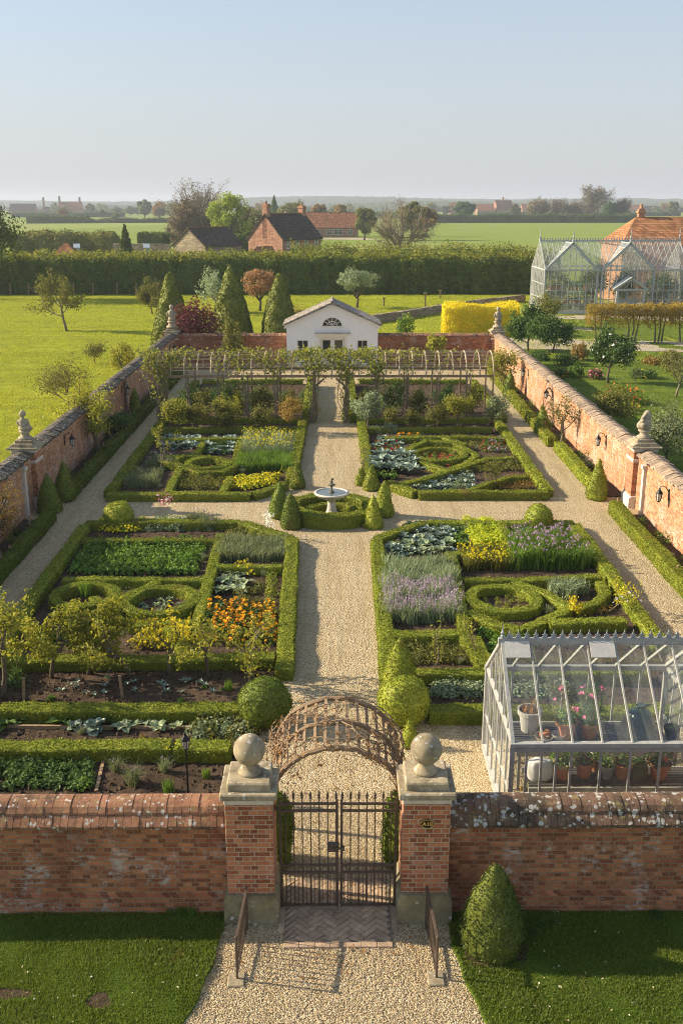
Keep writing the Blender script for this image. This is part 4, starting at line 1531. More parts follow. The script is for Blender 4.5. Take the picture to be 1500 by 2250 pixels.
master('tall_flower', lambda mb, rg: stems(.16, .5, 80, .02, .5, 3, .042)(mb, rg), ['green', 'lilac'], 3)
master('yellow_flower', lambda mb, rg: stems(.14, .3, 80, .016, .5, 7, .03)(mb, rg), ['olive', 'yellow'], 3)
master('low_yellow_flower', lambda mb, rg: mound(.12, .12, 50, .04, 16, .035)(mb, rg), ['green', 'yellow'], 3)
master('gold_flower', lambda mb, rg: mound(.14, .2, 70, .045, 12, .045)(mb, rg), ['olive', 'gold'], 3)
master('marigold', lambda mb, rg: mound(.2, .3, 110, .065, 11, .07)(mb, rg), ['deep', 'orange'], 3)
master('red_flower', lambda mb, rg: mound(.16, .17, 80, .05, 8, .045)(mb, rg), ['green', 'red'], 3)
master('orange_flower', lambda mb, rg: mound(.15, .18, 70, .05, 8, .06)(mb, rg), ['green', 'orange'], 2)
master('pink_flower', lambda mb, rg: mound(.16, .2, 80, .05, 9, .05)(mb, rg), ['green', 'lilac'], 2)
master('green_herb', mound(.17, .17, 130, .05), ['olive'], 3)
master('box_cushion', mound(.12, .17, 130, .035), ['box'], 2)
master('silver_herb', mound(.17, .15, 120, .05), ['sage'], 3)
master('rosette_plant', rosette(16, .13, .06, .3, 1.4, .3), ['sage'], 2)
master('bronze_rosette', rosette(16, .14, .07, .3, 1.4, .3), ['purple'], 2)
master('blue_grass', stems(.2, .42, 90, .012, .7), ['grey'], 2)
master('blade_clump', stems(.15, .36, 130, .014, .4), ['green'], 3)
master('grass_tussock', lambda mb, rg: stems(.1, .34, 150, .009, 1.0, 3, .025)(mb, rg), ['grey', 'lilac'], 2)
master('leek', lambda mb, rg: stems(.22, .45, 90, .035, .9)(mb, rg), ['sage'], 2)
master('dry_plant', mound(.16, .14, 90, .045), ['rust'], 2)
master('seedling', rosette(7, .1, .035, .7, 1.4, .3), ['blue'], 2)
master('border_plant', lambda mb, rg: (mound(.2, .3, 120, .055)(mb, rg), stems(.12, .4, 20, .015, .5)(mb, rg)), ['deep'], 3)
master('border_shrub', mound(.26, .36, 170, .06), ['green'], 2)
master('pale_flower', lambda mb, rg: stems(.15, .36, 90, .014, .5, 7, .03)(mb, rg), ['sage', 'yellow'], 3)


def plant(key, x, y, label, cat, group, s=1.0, z=.035, name=None, sz=1.0):
    nm, me = MASTERS[key][rng.integers(len(MASTERS[key]))]
    o = bpy.data.objects.new(name or nm, me)
    COL.objects.link(o)
    o.location = (x, y, z)
    o.rotation_euler = (rng.normal(0, .05), rng.normal(0, .05), rng.uniform(0, 6.28))
    k = s * rng.uniform(.85, 1.15)
    o.scale = (k, k, k * sz * rng.uniform(.9, 1.1))
    return T(o, label, cat, group, 'thing')


def fill(key, quad, nx, ny, label, cat, group, s=1.0, jit=.25, skip=0.0, inside=None, sz=1.0):
    """rows of plants over a four-cornered bed given by photo spots: far left, far right, near right, near left"""
    q = [np.array(G(*p)) for p in quad]
    keys = key if isinstance(key, (list, tuple)) else [key]
    for j in range(ny):
        for i in range(nx):
            if rng.random() < skip:
                continue
            u = (i + .5 + rng.normal(0, jit * .5)) / nx; v = (j + .5 + rng.normal(0, jit * .5)) / ny
            p = (q[0] * (1 - u) + q[1] * u) * (1 - v) + (q[3] * (1 - u) + q[2] * u) * v
            if inside and not inside(p[0], p[1]):
                continue
            plant(keys[rng.integers(len(keys))], p[0], p[1], label, cat, group, s * 1.2, sz=sz)


def discfill(key, c, r, n, label, cat, group, s=1.0):
    for k in range(n):
        a = k * 2.399; q = r * math.sqrt((k + .5) / n)
        plant(key, c[0] + q * math.cos(a) + rng.normal(0, .03), c[1] + q * math.sin(a) + rng.normal(0, .03), label, cat, group, s)


# ---- front left quarter
fill('leafy_plant', [(192, 1197), (456, 1196), (430, 1267), (155, 1269)], 16, 7, 'leafy green plant in the dense rows of the front left beds', 'vegetable', 'leafy green rows, front left', 1.2)
fill('grey_herb', [(490, 1198), (622, 1196), (620, 1236), (470, 1237)], 9, 4, 'grey-green herb clump in the bed beside the leafy rows', 'herb', 'grey herbs, front left')
fill('green_herb', [(500, 1172), (560, 1165), (600, 1190), (490, 1192)], 4, 2, 'olive green herb clump in the corner near the fountain', 'herb', 'corner herbs, front left')
cB = G(263, 1158)
for a in np.linspace(2.6, 6.9, 24):
    plant('low_yellow_flower', cB[0] + .72 * math.cos(a) + .15, cB[1] + .62 * math.sin(a), 'low yellow flower in the curved strip around the box ball', 'flower', 'yellow flower strip', 1.6)
for px in (222, 230, 238):
    plant('silver_herb', *G(px, 1150), 'dusky blue herb left of the box ball', 'herb', 'dusky herbs by the ball', .8)
fill('silver_herb', [(338, 1148), (410, 1148), (402, 1170), (322, 1170)], 7, 3, 'silver sage plant along the cross path, front left', 'herb', 'silver sage, front left', 1.4)
fill(['grass_tussock', 'silver_herb'], [(412, 1148), (480, 1148), (478, 1170), (405, 1170)], 6, 3, 'pale flowering herb along the cross path, front left', 'herb', 'pale flowering herbs, front left')
fill('pale_brassica', [(486, 1262), (545, 1262), (540, 1312), (476, 1312)], 3, 3, 'pale sage-green brassica in the orange flower bed', 'vegetable', 'pale brassicas, front left')
fill('gold_flower', [(518, 1250), (556, 1250), (556, 1268), (515, 1268)], 2, 2, 'golden yellow flower at the far edge of the orange flower bed', 'flower', 'golden flowers, front left', 1.1)
fill('box_cushion', [(588, 1252), (612, 1252), (608, 1338), (580, 1338)], 1, 7, 'lime green cushion in the row along the path hedge', 'shrub', 'green cushions by the path', 1.45, .1)
fill('green_herb', [(530, 1285), (580, 1285), (575, 1335), (520, 1335)], 3, 3, 'sprawling green herb behind the orange flowers', 'herb', 'sprawling herbs, front left', 1, .4, .3)
fill('marigold', [(470, 1345), (602, 1345), (598, 1420), (442, 1420)], 6, 5, 'orange marigold plant in bloom, front left bed', 'flower', 'orange marigolds', 1.05)
fill('gold_flower', [(318, 1382), (405, 1382), (425, 1432), (290, 1432)], 7, 4, 'low shrub of yellow flowers behind the small fruit trees', 'flower', 'yellow flower bed behind the fruit trees', 1.1)
discfill('rosette_plant', cL, .62, 13, 'small pale rosette inside the round ring, front left', 'plant', 'rosettes in the round ring, front left', 1.1)
for px, py in ((330, 1300), (342, 1297), (362, 1300)):
    plant('bronze_rosette', *G(px, py), 'reddish rosette at the far side of the round ring', 'plant', 'reddish rosettes, front left', 1.2)
discfill('bronze_rosette', (cL2[0] + .1, cL2[1] - .1), .5, 7, 'dark reddish rosette inside the shaded oval loop', 'plant', 'dark rosettes, front left', 1.1)
plant('blade_clump', cL2[0] - .1, cL2[1] + .45, 'green grassy clump at the back of the shaded oval loop', 'grass', None, 1.2)
fill('dark_leafy_plant', [(130, 1370), (240, 1372), (230, 1425), (110, 1425)], 5, 3, 'dark leafy plant in the shaded bed behind the fruit trees', 'vegetable', 'dark leaves behind the fruit trees', 1.0, .5, .2)
fill('seedling', [(120, 1508), (300, 1508), (300, 1532), (110, 1532)], 9, 2, 'tiny bluish seedling in the dark soil strip, shaded left part', 'seedling', 'seedlings, shaded part', 1.1, .8, .2)
fill('seedling', [(310, 1505), (500, 1505), (500, 1532), (310, 1532)], 8, 2, 'tiny bluish seedling in the soil strip, sunlit right part', 'seedling', 'seedlings, sunlit part', 1.1, .8, .3)
plant('border_plant', *G(42, 1512), 'dark leafy shrub at the left end of the soil strip', 'shrub', None, 1.3)
plant('blade_clump', *G(503, 1520), 'small grassy clump near the left box ball', 'grass', None, .7)
for px, py, k in ((12, 1600, 'brassica'), (48, 1590, 'brassica'), (98, 1583, 'brassica'), (138, 1594, 'brassica'), (165, 1606, 'cabbage'), (195, 1578, 'brassica'), (208, 1608, 'cabbage'), (230, 1592, 'brassica')):
    plant(k, *G(px, py), 'dark green cabbage plant in the front row, shaded half', 'vegetable', 'cabbages in the front row, shaded half', rng.uniform(.8, 1.2))
for px, py, k in ((272, 1605, 'pale_brassica'), (285, 1582, 'pale_brassica'), (315, 1596, 'pale_brassica'), (348, 1606, 'pale_brassica'), (388, 1605, 'pale_brassica'), (390, 1585, 'pale_brassica'), (432, 1586, 'leafy_plant')):
    plant(k, *G(px, py), 'pale green cabbage plant in the front row, sunlit half', 'vegetable', 'cabbages in the front row, sunlit half', rng.uniform(.75, 1.05))
fill(['silver_herb', 'green_herb'], [(455, 1580), (535, 1580), (560, 1625), (415, 1625)], 7, 4, 'low leafy ground-cover plant beside the left box ball', 'plant', 'ground cover beside the left box ball', 1.1)
fill('dark_leafy_plant', [(-150, 1672), (212, 1672), (200, 1742), (-160, 1742)], 13, 4, 'dark strawberry-like plant in the front bed behind the wall', 'plant', 'strawberry-like plants behind the front wall', .9)
for px, py, k, s, lab in ((295, 1728, 'grass_tussock', 1.25, 'large grey tussock with mauve tips behind the front wall'), (372, 1745, 'blade_clump', .8, 'bright green grass clump beside the garden lamp'), (362, 1700, 'grass_tussock', .9, 'loose grey tussock left of the garden lamp'),
                          (378, 1672, 'pale_flower', .8, 'small flowering clump above the garden lamp'), (455, 1712, 'blade_clump', .6, 'small grass clump right of the garden lamp'), (440, 1675, 'blade_clump', .6, 'small upright clump by the short front hedge'), (190, 1735, 'leafy_plant', 1.1, 'yellow-green plant at the end of the strawberry rows')):
    plant(k, *G(px, py), lab, 'plant', None, s)

# ---- front right quarter
fill(['cabbage', 'pale_brassica'], [(905, 1158), (1000, 1155), (985, 1224), (838, 1226)], 8, 5, 'silvery cabbage in the bed at the fountain corner, front right', 'vegetable', 'silvery cabbages, front right', 1.05)
fill('lettuce', [(1012, 1152), (1082, 1150), (1114, 1204), (1042, 1206)], 4, 8, 'bright lime lettuce in the straight rows', 'vegetable', 'lime lettuce rows', 1.08, .12, sz=.85)
fill('leafy_plant', [(985, 1165), (1012, 1163), (1035, 1206), (1000, 1208)], 2, 3, 'green leafy plant between the cabbages and the lime lettuce', 'vegetable', 'green plants by the lime lettuce', 1.0)
fill('tall_flower', [(1120, 1200), (1240, 1197), (1302, 1258), (1122, 1258)], 11, 5, 'tall mauve-headed flower with strappy leaves', 'flower', 'tall mauve flowers, front right', 1.0)
fill('yellow_flower', [(1010, 1222), (1118, 1216), (1118, 1258), (1025, 1260)], 8, 4, 'yellow flower clump left of the tall mauve flowers', 'flower', 'yellow flowers, front right', 1.0)
fill('herb_clump', [(848, 1252), (985, 1250), (996, 1305), (845, 1306)], 8, 4, 'grey-green herb clump without flowers behind the lavender', 'herb', 'herb clumps behind the lavender', 1.05)
fill('lavender', [(845, 1308), (998, 1306), (1012, 1375), (850, 1378)], 8, 4, 'mauve lavender bush in bloom', 'flower', 'lavender in bloom, front right', 1.1)
discfill('box_cushion', cR, .60, 12, 'small round green cushion inside the box ring, front right', 'shrub', 'green cushions, front right', .85)
for px, py in ((1215, 1305), (1235, 1300), (1255, 1308), (1275, 1305), (1230, 1312), (1250, 1316)):
    plant('leek', *G(px, py), 'strappy pale green clump in the curved loop, front right', 'plant', 'strappy clump, front right', .95)
fill(['pink_flower', 'silver_herb'], [(1130, 1155), (1160, 1155), (1165, 1180), (1130, 1180)], 2, 2, 'small pinkish plant left of the sunlit box ball', 'flower', 'pinkish plants by the ball')
fill(['pink_flower', 'dry_plant'], [(1198, 1155), (1228, 1155), (1232, 1178), (1200, 1178)], 2, 2, 'small mauve plant right of the sunlit box ball', 'flower', 'mauve plants by the ball')
fill('green_herb', [(872, 1408), (1020, 1406), (1034, 1462), (880, 1464)], 9, 6, 'clipped olive herb in the square block left of the greenhouse', 'herb', 'square herb block', .95, .1)
fill('silver_herb', [(950, 1500), (1062, 1500), (1062, 1535), (950, 1535)], 7, 3, 'low pale leafy plant in the strip left of the greenhouse', 'vegetable', 'pale leafy strip by the greenhouse', 1.1)
fill(['green_herb', 'silver_herb'], [(1080, 1492), (1250, 1492), (1250, 1535), (1080, 1535)], 9, 3, 'leafy plant in the strip seen through the greenhouse', 'vegetable', 'leafy strip behind the greenhouse', 1.1)
fill('leafy_plant', [(1050, 1400), (1100, 1380), (1200, 1440), (1085, 1460)], 4, 3, 'lime leaved plant behind the greenhouse ridge', 'vegetable', 'plants behind the greenhouse ridge', 1.0, .5)
fill('dry_plant', [(1260, 1345), (1340, 1342), (1350, 1356), (1225, 1358)], 6, 1, 'dry brownish plant at the right of the angled hedge', 'plant', 'dry plants, front right', 1.0, .6)

# ---- back left quarter
fill('cabbage', [(355, 964), (440, 966), (425, 990), (345, 990)], 7, 4, 'blue cabbage in the far corner of the back left beds', 'vegetable', 'blue cabbages, back left', 1.1)
fill(['dark_leafy_plant', 'cabbage'], [(455, 968), (520, 966), (508, 1003), (438, 1003)], 6, 5, 'green leafy plant next to the blue cabbages', 'vegetable', 'leafy plants, back left', 1.1)
fill('pale_flower', [(540, 966), (645, 966), (640, 1004), (528, 1004)], 9, 5, 'pale yellow-tipped herb along the back left beds', 'herb', 'pale yellow-tipped herbs, back left', 1.05)
fill('blade_clump', [(530, 1012), (640, 1010), (636, 1042), (518, 1042)], 10, 4, 'bright green blade clump in the back left beds', 'herb', 'green blades, back left', 1.05)
fill('low_yellow_flower', [(520, 1052), (618, 1050), (590, 1070), (545, 1079)], 9, 4, 'bright yellow flower in the corner patch, back left', 'flower', 'yellow corner patch, back left', 1.4, .3)
fill('low_yellow_flower', [(505, 1062), (545, 1060), (545, 1080), (492, 1080)], 4, 3, 'bright yellow flower in the corner patch, back left', 'flower', 'yellow corner patch, back left', 1.4, .3)
fill('green_herb', [(398, 1044), (500, 1044), (484, 1080), (376, 1080)], 8, 5, 'olive green herb in close rows, back left', 'herb', 'olive herb rows, back left', 1.15, .15)
fill('blue_grass', [(292, 1050), (352, 1048), (342, 1076), (272, 1078)], 4, 3, 'feathery blue grass in the front corner, back left', 'grass', 'blue grass, back left', 1.0)
discfill('bronze_rosette', (cU[0] - .2, cU[1]), .4, 6, 'bronze-red rosette in the left of the ring, back left', 'plant', 'bronze rosettes, back left', 1.3)
discfill('leafy_plant', (cU[0] + .3, cU[1]), .3, 4, 'small green plant in the right of the ring, back left', 'plant', 'green plants in the ring, back left', .8)
fill(['dark_leafy_plant', 'grass_tussock'], [(345, 1012), (385, 1015), (375, 1035), (325, 1035)], 4, 3, 'dark mixed plant behind the blue grass', 'plant', 'dark mixed plants, back left', 1.0, .5)
for i, (a, b) in enumerate((((365, 946), (650, 950)),)):
    fill(['silver_herb', 'dry_plant'], [(370, 944), (648, 944), (648, 955), (362, 955)], 16, 1, 'low plant among the small fruit trees, back left', 'plant', 'low plants among the trees, back left', .9, .8, .2)
fill('silver_herb', [(380, 924), (650, 924), (650, 931), (372, 931)], 18, 1, 'silver plant behind the hedge, back left row', 'plant', 'silver row, back left', .9, .5)

# ---- back right quarter
fill('kale', [(838, 1006), (905, 1008), (915, 1050), (812, 1045)], 5, 3, 'big-leaved blue-green kale, back right', 'vegetable', 'big-leaved kale, back right', .95)
fill('leafy_plant', [(820, 1048), (870, 1050), (860, 1060), (815, 1056)], 3, 1, 'lime green plant in front of the kale', 'vegetable', 'lime plants by the kale', 1.3)
fill(['red_flower', 'cabbage'], [(835, 968), (880, 966), (885, 998), (805, 998)], 6, 4, 'red-flowered plant left of the eye-shaped knot', 'flower', 'red flowers left of the knot', 1.1)
fill('orange_flower', [(872, 963), (925, 962), (920, 976), (870, 978)], 5, 2, 'orange flower at the far edge, left of the knot', 'flower', 'orange flowers left of the knot', 1.1)
discfill('red_flower', cV, .84, 18, 'red-flowered plant inside the oval ring, back right', 'flower', 'red flowers in the oval ring', 1.05)
fill('green_herb', [(985, 962), (1060, 963), (1075, 990), (1040, 985)], 7, 3, 'olive herb right behind the eye-shaped knot', 'herb', 'olive herbs behind the knot', 1.1)
fill(['pink_flower', 'red_flower'], [(1065, 968), (1098, 966), (1110, 998), (1060, 998)], 4, 4, 'pink-flowered plant right of the knot', 'flower', 'pink flowers right of the knot', 1.1)
fill(['cabbage', 'silver_herb'], [(930, 1056), (1030, 1040), (1040, 1078), (895, 1082)], 11, 5, 'pale leafy plant in the wedge bed, back right', 'vegetable', 'pale leafy wedge bed, back right', .95)
fill('green_herb', [(1060, 1012), (1130, 1008), (1145, 1038), (1020, 1042)], 9, 4, 'green herb row plant, back right', 'herb', 'green herb rows, back right', 1.1)
fill('dry_plant', [(1120, 1050), (1160, 1048), (1172, 1078), (1092, 1080)], 7, 4, 'dry brown plant in the corner bed, back right', 'plant', 'dry brown corner bed', 1.0)
fill('silver_herb', [(1050, 1072), (1075, 1070), (1078, 1080), (1050, 1080)], 3, 1, 'whitish herb beside the dry brown corner bed', 'herb', 'whitish herbs, back right', 1.0)
fill('leek', [(815, 946), (870, 946), (870, 956), (812, 956)], 5, 1, 'pale strappy clump at the end of the back right tree row', 'plant', 'strappy clumps, back right', .8)
fill(['green_herb', 'dry_plant'], [(880, 946), (1075, 946), (1080, 955), (880, 955)], 12, 1, 'low plant among the small fruit trees, back right', 'plant', 'low plants among the trees, back right', .9, .8, .2)
discfill('red_flower', G(985, 1024), .3, 4, 'small red-flowered plant under the oval ring', 'flower', 'red flowers under the oval ring', .9)

# ---- beds under the vine tunnel
fill(['border_plant', 'border_shrub', 'dark_leafy_plant'], [(405, 872), (672, 870), (670, 908), (372, 908)], 14, 3, 'bushy green plant in the bed behind the left arm of the tunnel', 'shrub', 'bushy plants behind the left tunnel arm', 1.3, .7, .2)
fill(['border_plant', 'border_shrub', 'dark_leafy_plant', 'red_flower'], [(780, 870), (1050, 872), (1062, 908), (785, 908)], 14, 3, 'bushy green plant in the bed behind the right arm of the tunnel', 'shrub', 'bushy plants behind the right tunnel arm', 1.3, .7, .4)
fill('blade_clump', [(960, 905), (1030, 905), (1035, 914), (960, 914)], 7, 1, 'green blades along the hedge under the right arm of the tunnel', 'plant', 'green blades under the tunnel', 1.1)

# ---- stray plants and clods
for (x0, x1, y0, y1, n, lab) in ((-7.6, -1.5, 21.2, 30.2, 60, 'self-sown small plant in the front left beds'), (1.6, 7.3, 20, 30.2, 46, 'self-sown small plant in the front right beds'), (-7.7, -1.8, 34.4, 46, 46, 'self-sown small plant in the back left beds'), (1.6, 7.3, 34.4, 46, 46, 'self-sown small plant in the back right beds'), (-7.8, -1.4, 13.2, 20.4, 30, 'self-sown small plant in the soil behind the front wall')):
    for k in range(n):
        plant(['green_herb', 'silver_herb', 'seedling', 'leafy_plant', 'grass_tussock', 'dry_plant'][rng.integers(6)], rng.uniform(x0, x1), rng.uniform(y0, y1), lab, 'plant', lab.replace('plant', 'plants'), rng.uniform(.45, .8), name='self_sown_plant')


def clods():
    rg = np.random.default_rng(31)
    n = 9000
    x = rg.uniform(-7.8, -1.3, n); y = np.where(rg.random(n) < .6, rg.uniform(13, 20.8, n), rg.uniform(20.8, 30, n))
    k = n // 3
    x[:k] = rg.uniform(1.4, 7.4, k); y[:k] = rg.uniform(18.8, 30, k)
    s = rg.gamma(2.0, .011, n) + .008
    o = np.array([(1, 0, 0), (0, 1, 0), (-1, 0, 0), (0, -1, 0), (0, 0, .8), (0, 0, -.5)])
    v = o[None] * s[:, None, None] * rg.uniform(.6, 1.3, (n, 6, 1)) + np.stack([x, y, np.full(n, .045)], 1)[:, None]
    f0 = np.array([(0, 1, 4), (1, 2, 4), (2, 3, 4), (3, 0, 4)])
    m = MB(); m.add(v.reshape(-1, 3), (np.arange(n)[:, None, None] * 6 + f0[None]).reshape(-1, 3))
    m.build('soil_clods', M['soil'])['kind'] = 'stuff'


clods()

# ---- wall borders
for s, side, y0, y1, n in ((-1, 'left', 14, 31.3, 20), (-1, 'far left', 34.5, 62, 26), (1, 'right', 19, 31.8, 16), (1, 'far right', 34.8, 62, 28)):
    for k in range(n):
        y = y0 + (y1 - y0) * (k + .5 + rng.normal(0, .3)) / n
        plant(['border_plant', 'border_shrub', 'silver_herb', 'green_herb'][rng.integers(4)], s * rng.uniform(9.75, 10.05), y, f'small border plant at the foot of the {side} wall', 'plant', f'border plants at the {side} wall', rng.uniform(.8, 1.2))
for px, py in ((741, 1220),):
    pass
for px, py in ((1278, 1025), (1290, 1022), (1284, 1032)):
    plant('pink_flower', *G(px, py), 'purple-flowered plant before the right wall pier cone', 'flower', 'purple flowers at the right wall', 1.4)
for px, py in ((398, 2008), (410, 2004), (425, 2010), (375, 2006)):
    X, Y = G(px, py)
    plant('blade_clump', X, Y - .05, 'strappy weed growing at the foot of the front wall, left', 'weed', 'weeds at the left front wall', .42)
for px, py in ((1185, 2045), (1210, 2035), (1170, 2060), (1440, 2020)):
    X, Y = G(px, py)
    plant('border_plant', X, Y, 'dark weed on the lawn by the clipped cone', 'weed', 'weeds on the right lawn', .45)


# ================================================================== trees
class Spec:
    def __init__(s, **k):
        s.lv = 3; s.nb = (6, 4, 4); s.ratio = (.6, .55, .5); s.ang = (1.0, .8, .7); s.up = .12; s.wig = .13; s.sides = (7, 5, 3, 3)
        s.th = .35; s.leaf = 'olive'; s.ls = .06; s.nl = 10; s.sc = .12; s.bark = 'bark'; s.thick = .035; s.first = .35; s.taper = .55; s.lenf = .45; s.flat = 1.0
        s.rmin = 0; s.lw = .62; s.fl = None; s.fn = 0; s.inner = 0
        s.__dict__.update(k)


def grow_tree(name, loc, h, spec, label, cat='tree', group=None, seed=0, parent_parts=('trunk', 'crown')):
    rg = np.random.default_rng(seed)
    t = thing(name, (loc[0], loc[1], loc[2] if len(loc) > 2 else 0), label, cat, group)
    tr, cr = MB(), MB()
    tips = []

    def branch(p, d, L, r, lev):
        n = 5 if lev == 0 else 4
        pts = [p]
        for i in range(n):
            d = d + rg.normal(0, spec.wig, 3) + np.array((0, 0, spec.up if lev else .02))
            d[2] *= 1 if lev == 0 else spec.flat
            d /= np.linalg.norm(d)
            pts.append(pts[-1] + d * L / n)
        last = lev >= spec.lv
        rr = np.linspace(r, r * (.25 if last else spec.taper), n + 1)
        rr = np.maximum(rr, spec.rmin)
        (tr if lev == 0 else cr).tube(pts, rr, spec.sides[min(lev, 3)], 0, cap=lev == 0)
        pts = np.array(pts)
        if lev >= spec.lv - 1:
            for q in np.linspace(.35, 1, 4):
                tips.append(pts[0] + (pts[-1] - pts[0]) * q if False else np.array([np.interp(q * n, range(n + 1), pts[:, k]) for k in range(3)]))
        if last:
            return
        nb = spec.nb[lev]
        for k in range(nb):
            q = (spec.th if lev == 0 else .3) + (1 - (spec.th if lev == 0 else .3)) * (k + rg.uniform(.2, .8)) / nb
            if k == nb - 1:
                q = 1.0
            b = np.array([np.interp(q * n, range(n + 1), pts[:, j]) for j in range(3)])
            dd = pts[min(n, int(q * n) + 0)] - pts[max(0, int(q * n) - 1)] if int(q * n) > 0 else d
            dd = dd / (np.linalg.norm(dd) + 1e-9)
            a = k * 2.4 + rg.uniform(0, 1.2)
            e = np.cross(dd, np.array((.3, .2, .9))); e /= np.linalg.norm(e) + 1e-9
            e2 = np.cross(dd, e)
            side = e * math.cos(a) + e2 * math.sin(a)
            an = spec.ang[lev] * rg.uniform(.7, 1.15) * (.55 if k == nb - 1 else 1)
            nd_ = dd * math.cos(an) + side * math.sin(an)
            ll = L * spec.ratio[lev] * rg.uniform(.75, 1.15) * (1.0 if lev else (1.15 - .35 * q))
            rb = r * (1 - (1 - spec.taper) * q) * (.62 if k < nb - 1 else .85)
            branch(b, nd_, ll, rb, lev + 1)

    L0 = h * spec.lenf
    branch(np.array((0., 0., 0.)), np.array((rg.normal(0, .06), rg.normal(0, .06), 1.0)), L0, h * spec.thick, 0)
    P_ = np.array(tips) if tips else np.zeros((1, 3))
    zt = max(P_[:, 2].max(), v_max(cr))
    k = h / max(zt + spec.sc * .6, .1)
    for mb in (tr, cr):
        mb.v = [v * k for v in mb.v]
    P_ = P_ * k
    mats = [M[spec.bark]]
    if spec.nl:
        n = len(P_) * spec.nl
        w = rg.random(len(P_)) ** .8
        idx = rg.choice(len(P_), n, p=w / w.sum())
        C = P_[idx] + rg.normal(0, spec.sc, (n, 3)) * np.array((1, 1, .8))
        ctr = P_.mean(0)
        leaf_quads(cr, C, unit(C - ctr) + np.array((0, 0, .3)), spec.ls, 1, .8, rg=rg, w=spec.lw)
        mats.append(M[spec.leaf])
        if spec.fl:
            C = P_[rg.choice(len(P_), spec.fn)] + rg.normal(0, spec.sc, (spec.fn, 3))
            leaf_quads(cr, C, unit(C - ctr) + np.array((0, 0, .5)), spec.ls * 1.3, 2, .7, rg=rg, w=.9)
            mats.append(M[spec.fl])
    off = np.array(t['_org'])
    for mb in (tr, cr):
        mb.v = [v + off for v in mb.v]
    tr.build(parent_parts[0], M[spec.bark], t, smooth=True)
    cr.build(parent_parts[1], mats, t)
    return t


def v_max(mb):
    return max([v[:, 2].max() for v in mb.v] + [0])


def gtree(name, base, top, spec, label, cat='tree', group=None, seed=0, **k):
    """tree standing at photo spot base, its top at photo height top"""
    x, y = G(*base)
    z = GY(base[0], top, y)[1]
    return grow_tree(name, (x, y), max(z, .4), spec, label, cat, group, seed, **k)


fruit = dict(lv=3, nb=(5, 4, 3), ratio=(.72, .6, .55), ang=(1.15, .8, .8), th=.6, ls=.085, nl=7, sc=.075, thick=.026, lenf=.5, up=.06, wig=.16, bark='bark')
rowg = 'small fruit trees of the front left row'
for i, (bx, by, ty, sp, lab) in enumerate((
        (115, 1492, 1335, dict(leaf='young', nl=7), 'leafy small fruit tree, second from the left end of the front left row'),
        (195, 1484, 1325, dict(leaf='young', nl=9, sc=.09), 'dense yellow-green small fruit tree, third in the front left row'),
        (287, 1488, 1330, dict(leaf='young', nl=2), 'small fruit tree at the edge of the wall shadow, fourth in the front left row'),
        (375, 1487, 1345, dict(leaf='gold', nl=1), 'small fruit tree with a few golden leaves in front of the yellow flowers'),
        (460, 1491, 1340, dict(leaf='young', nl=2), 'nearly bare small fruit tree left of the marigolds'),
        (547, 1491, 1330, dict(leaf='young', nl=2, bark='bark2'), 'pale forked nearly bare small fruit tree in front of the marigolds'))):
    gtree('fruit_tree', (bx, by), ty, Spec(**{**fruit, **sp}), lab, group=rowg, seed=60 + i)
gtree('fruit_tree', (12, 1540), 1300, Spec(**{**fruit, 'leaf': 'young', 'nl': 4, 'lenf': .55, 'wig': .25}), 'crooked larger fruit tree at the left end of the front left row', group=rowg, seed=71)
mini = dict(lv=2, nb=(6, 5), ratio=(.7, .55), ang=(.9, .8), th=.45, ls=.085, nl=9, sc=.1, thick=.024, lenf=.6, wig=.14)
for i, (bx, by, ty, lf, nl) in enumerate(((371, 953, 868, 'young', 16), (425, 953, 880, 'olive', 9), (472, 953, 875, 'olive', 10), (499, 953, 895, 'olive', 8), (527, 951, 872, 'young', 14), (580, 951, 885, 'olive', 10), (636, 953, 872, 'rust', 10))):
    gtree('fruit_tree', (bx, by), ty, Spec(**{**mini, 'leaf': lf, 'nl': nl}),
          ['yellow-green small tree at the left end', 'small olive tree, second from the left', 'small olive tree, third from the left', 'thin small tree near the middle', 'fuller yellow-green tree in the middle', 'small olive tree, second from the right', 'brownish small tree at the right end'][i] + ' of the back left tree row', group='small fruit trees, back left row', seed=80 + i)
for i, (bx, by, ty, lf, nl) in enumerate(((805, 953, 858, 'sage', 22), (863, 938, 895, 'olive', 8), (911, 945, 900, 'olive', 7), (956, 952, 880, 'olive', 10), (1007, 952, 862, 'young', 13), (1064, 951, 862, 'grey', 16))):
    gtree('fruit_tree', (bx, by), ty, Spec(**{**mini, 'leaf': lf, 'nl': nl}),
          ['bushy grey-green small tree at the left end', 'thin small tree, second from the left', 'thin stemmed small tree, third from the left', 'small olive tree in the middle', 'slim yellow-green tree, second from the right', 'spreading grey-leaved tree at the right end'][i] + ' of the back right tree row', group='small fruit trees, back right row', seed=90 + i)
sap = dict(lv=2, nb=(4, 3), ratio=(.7, .6), ang=(.7, .8), th=.35, ls=.06, nl=3, sc=.05, thick=.014, lenf=.6, wig=.2)
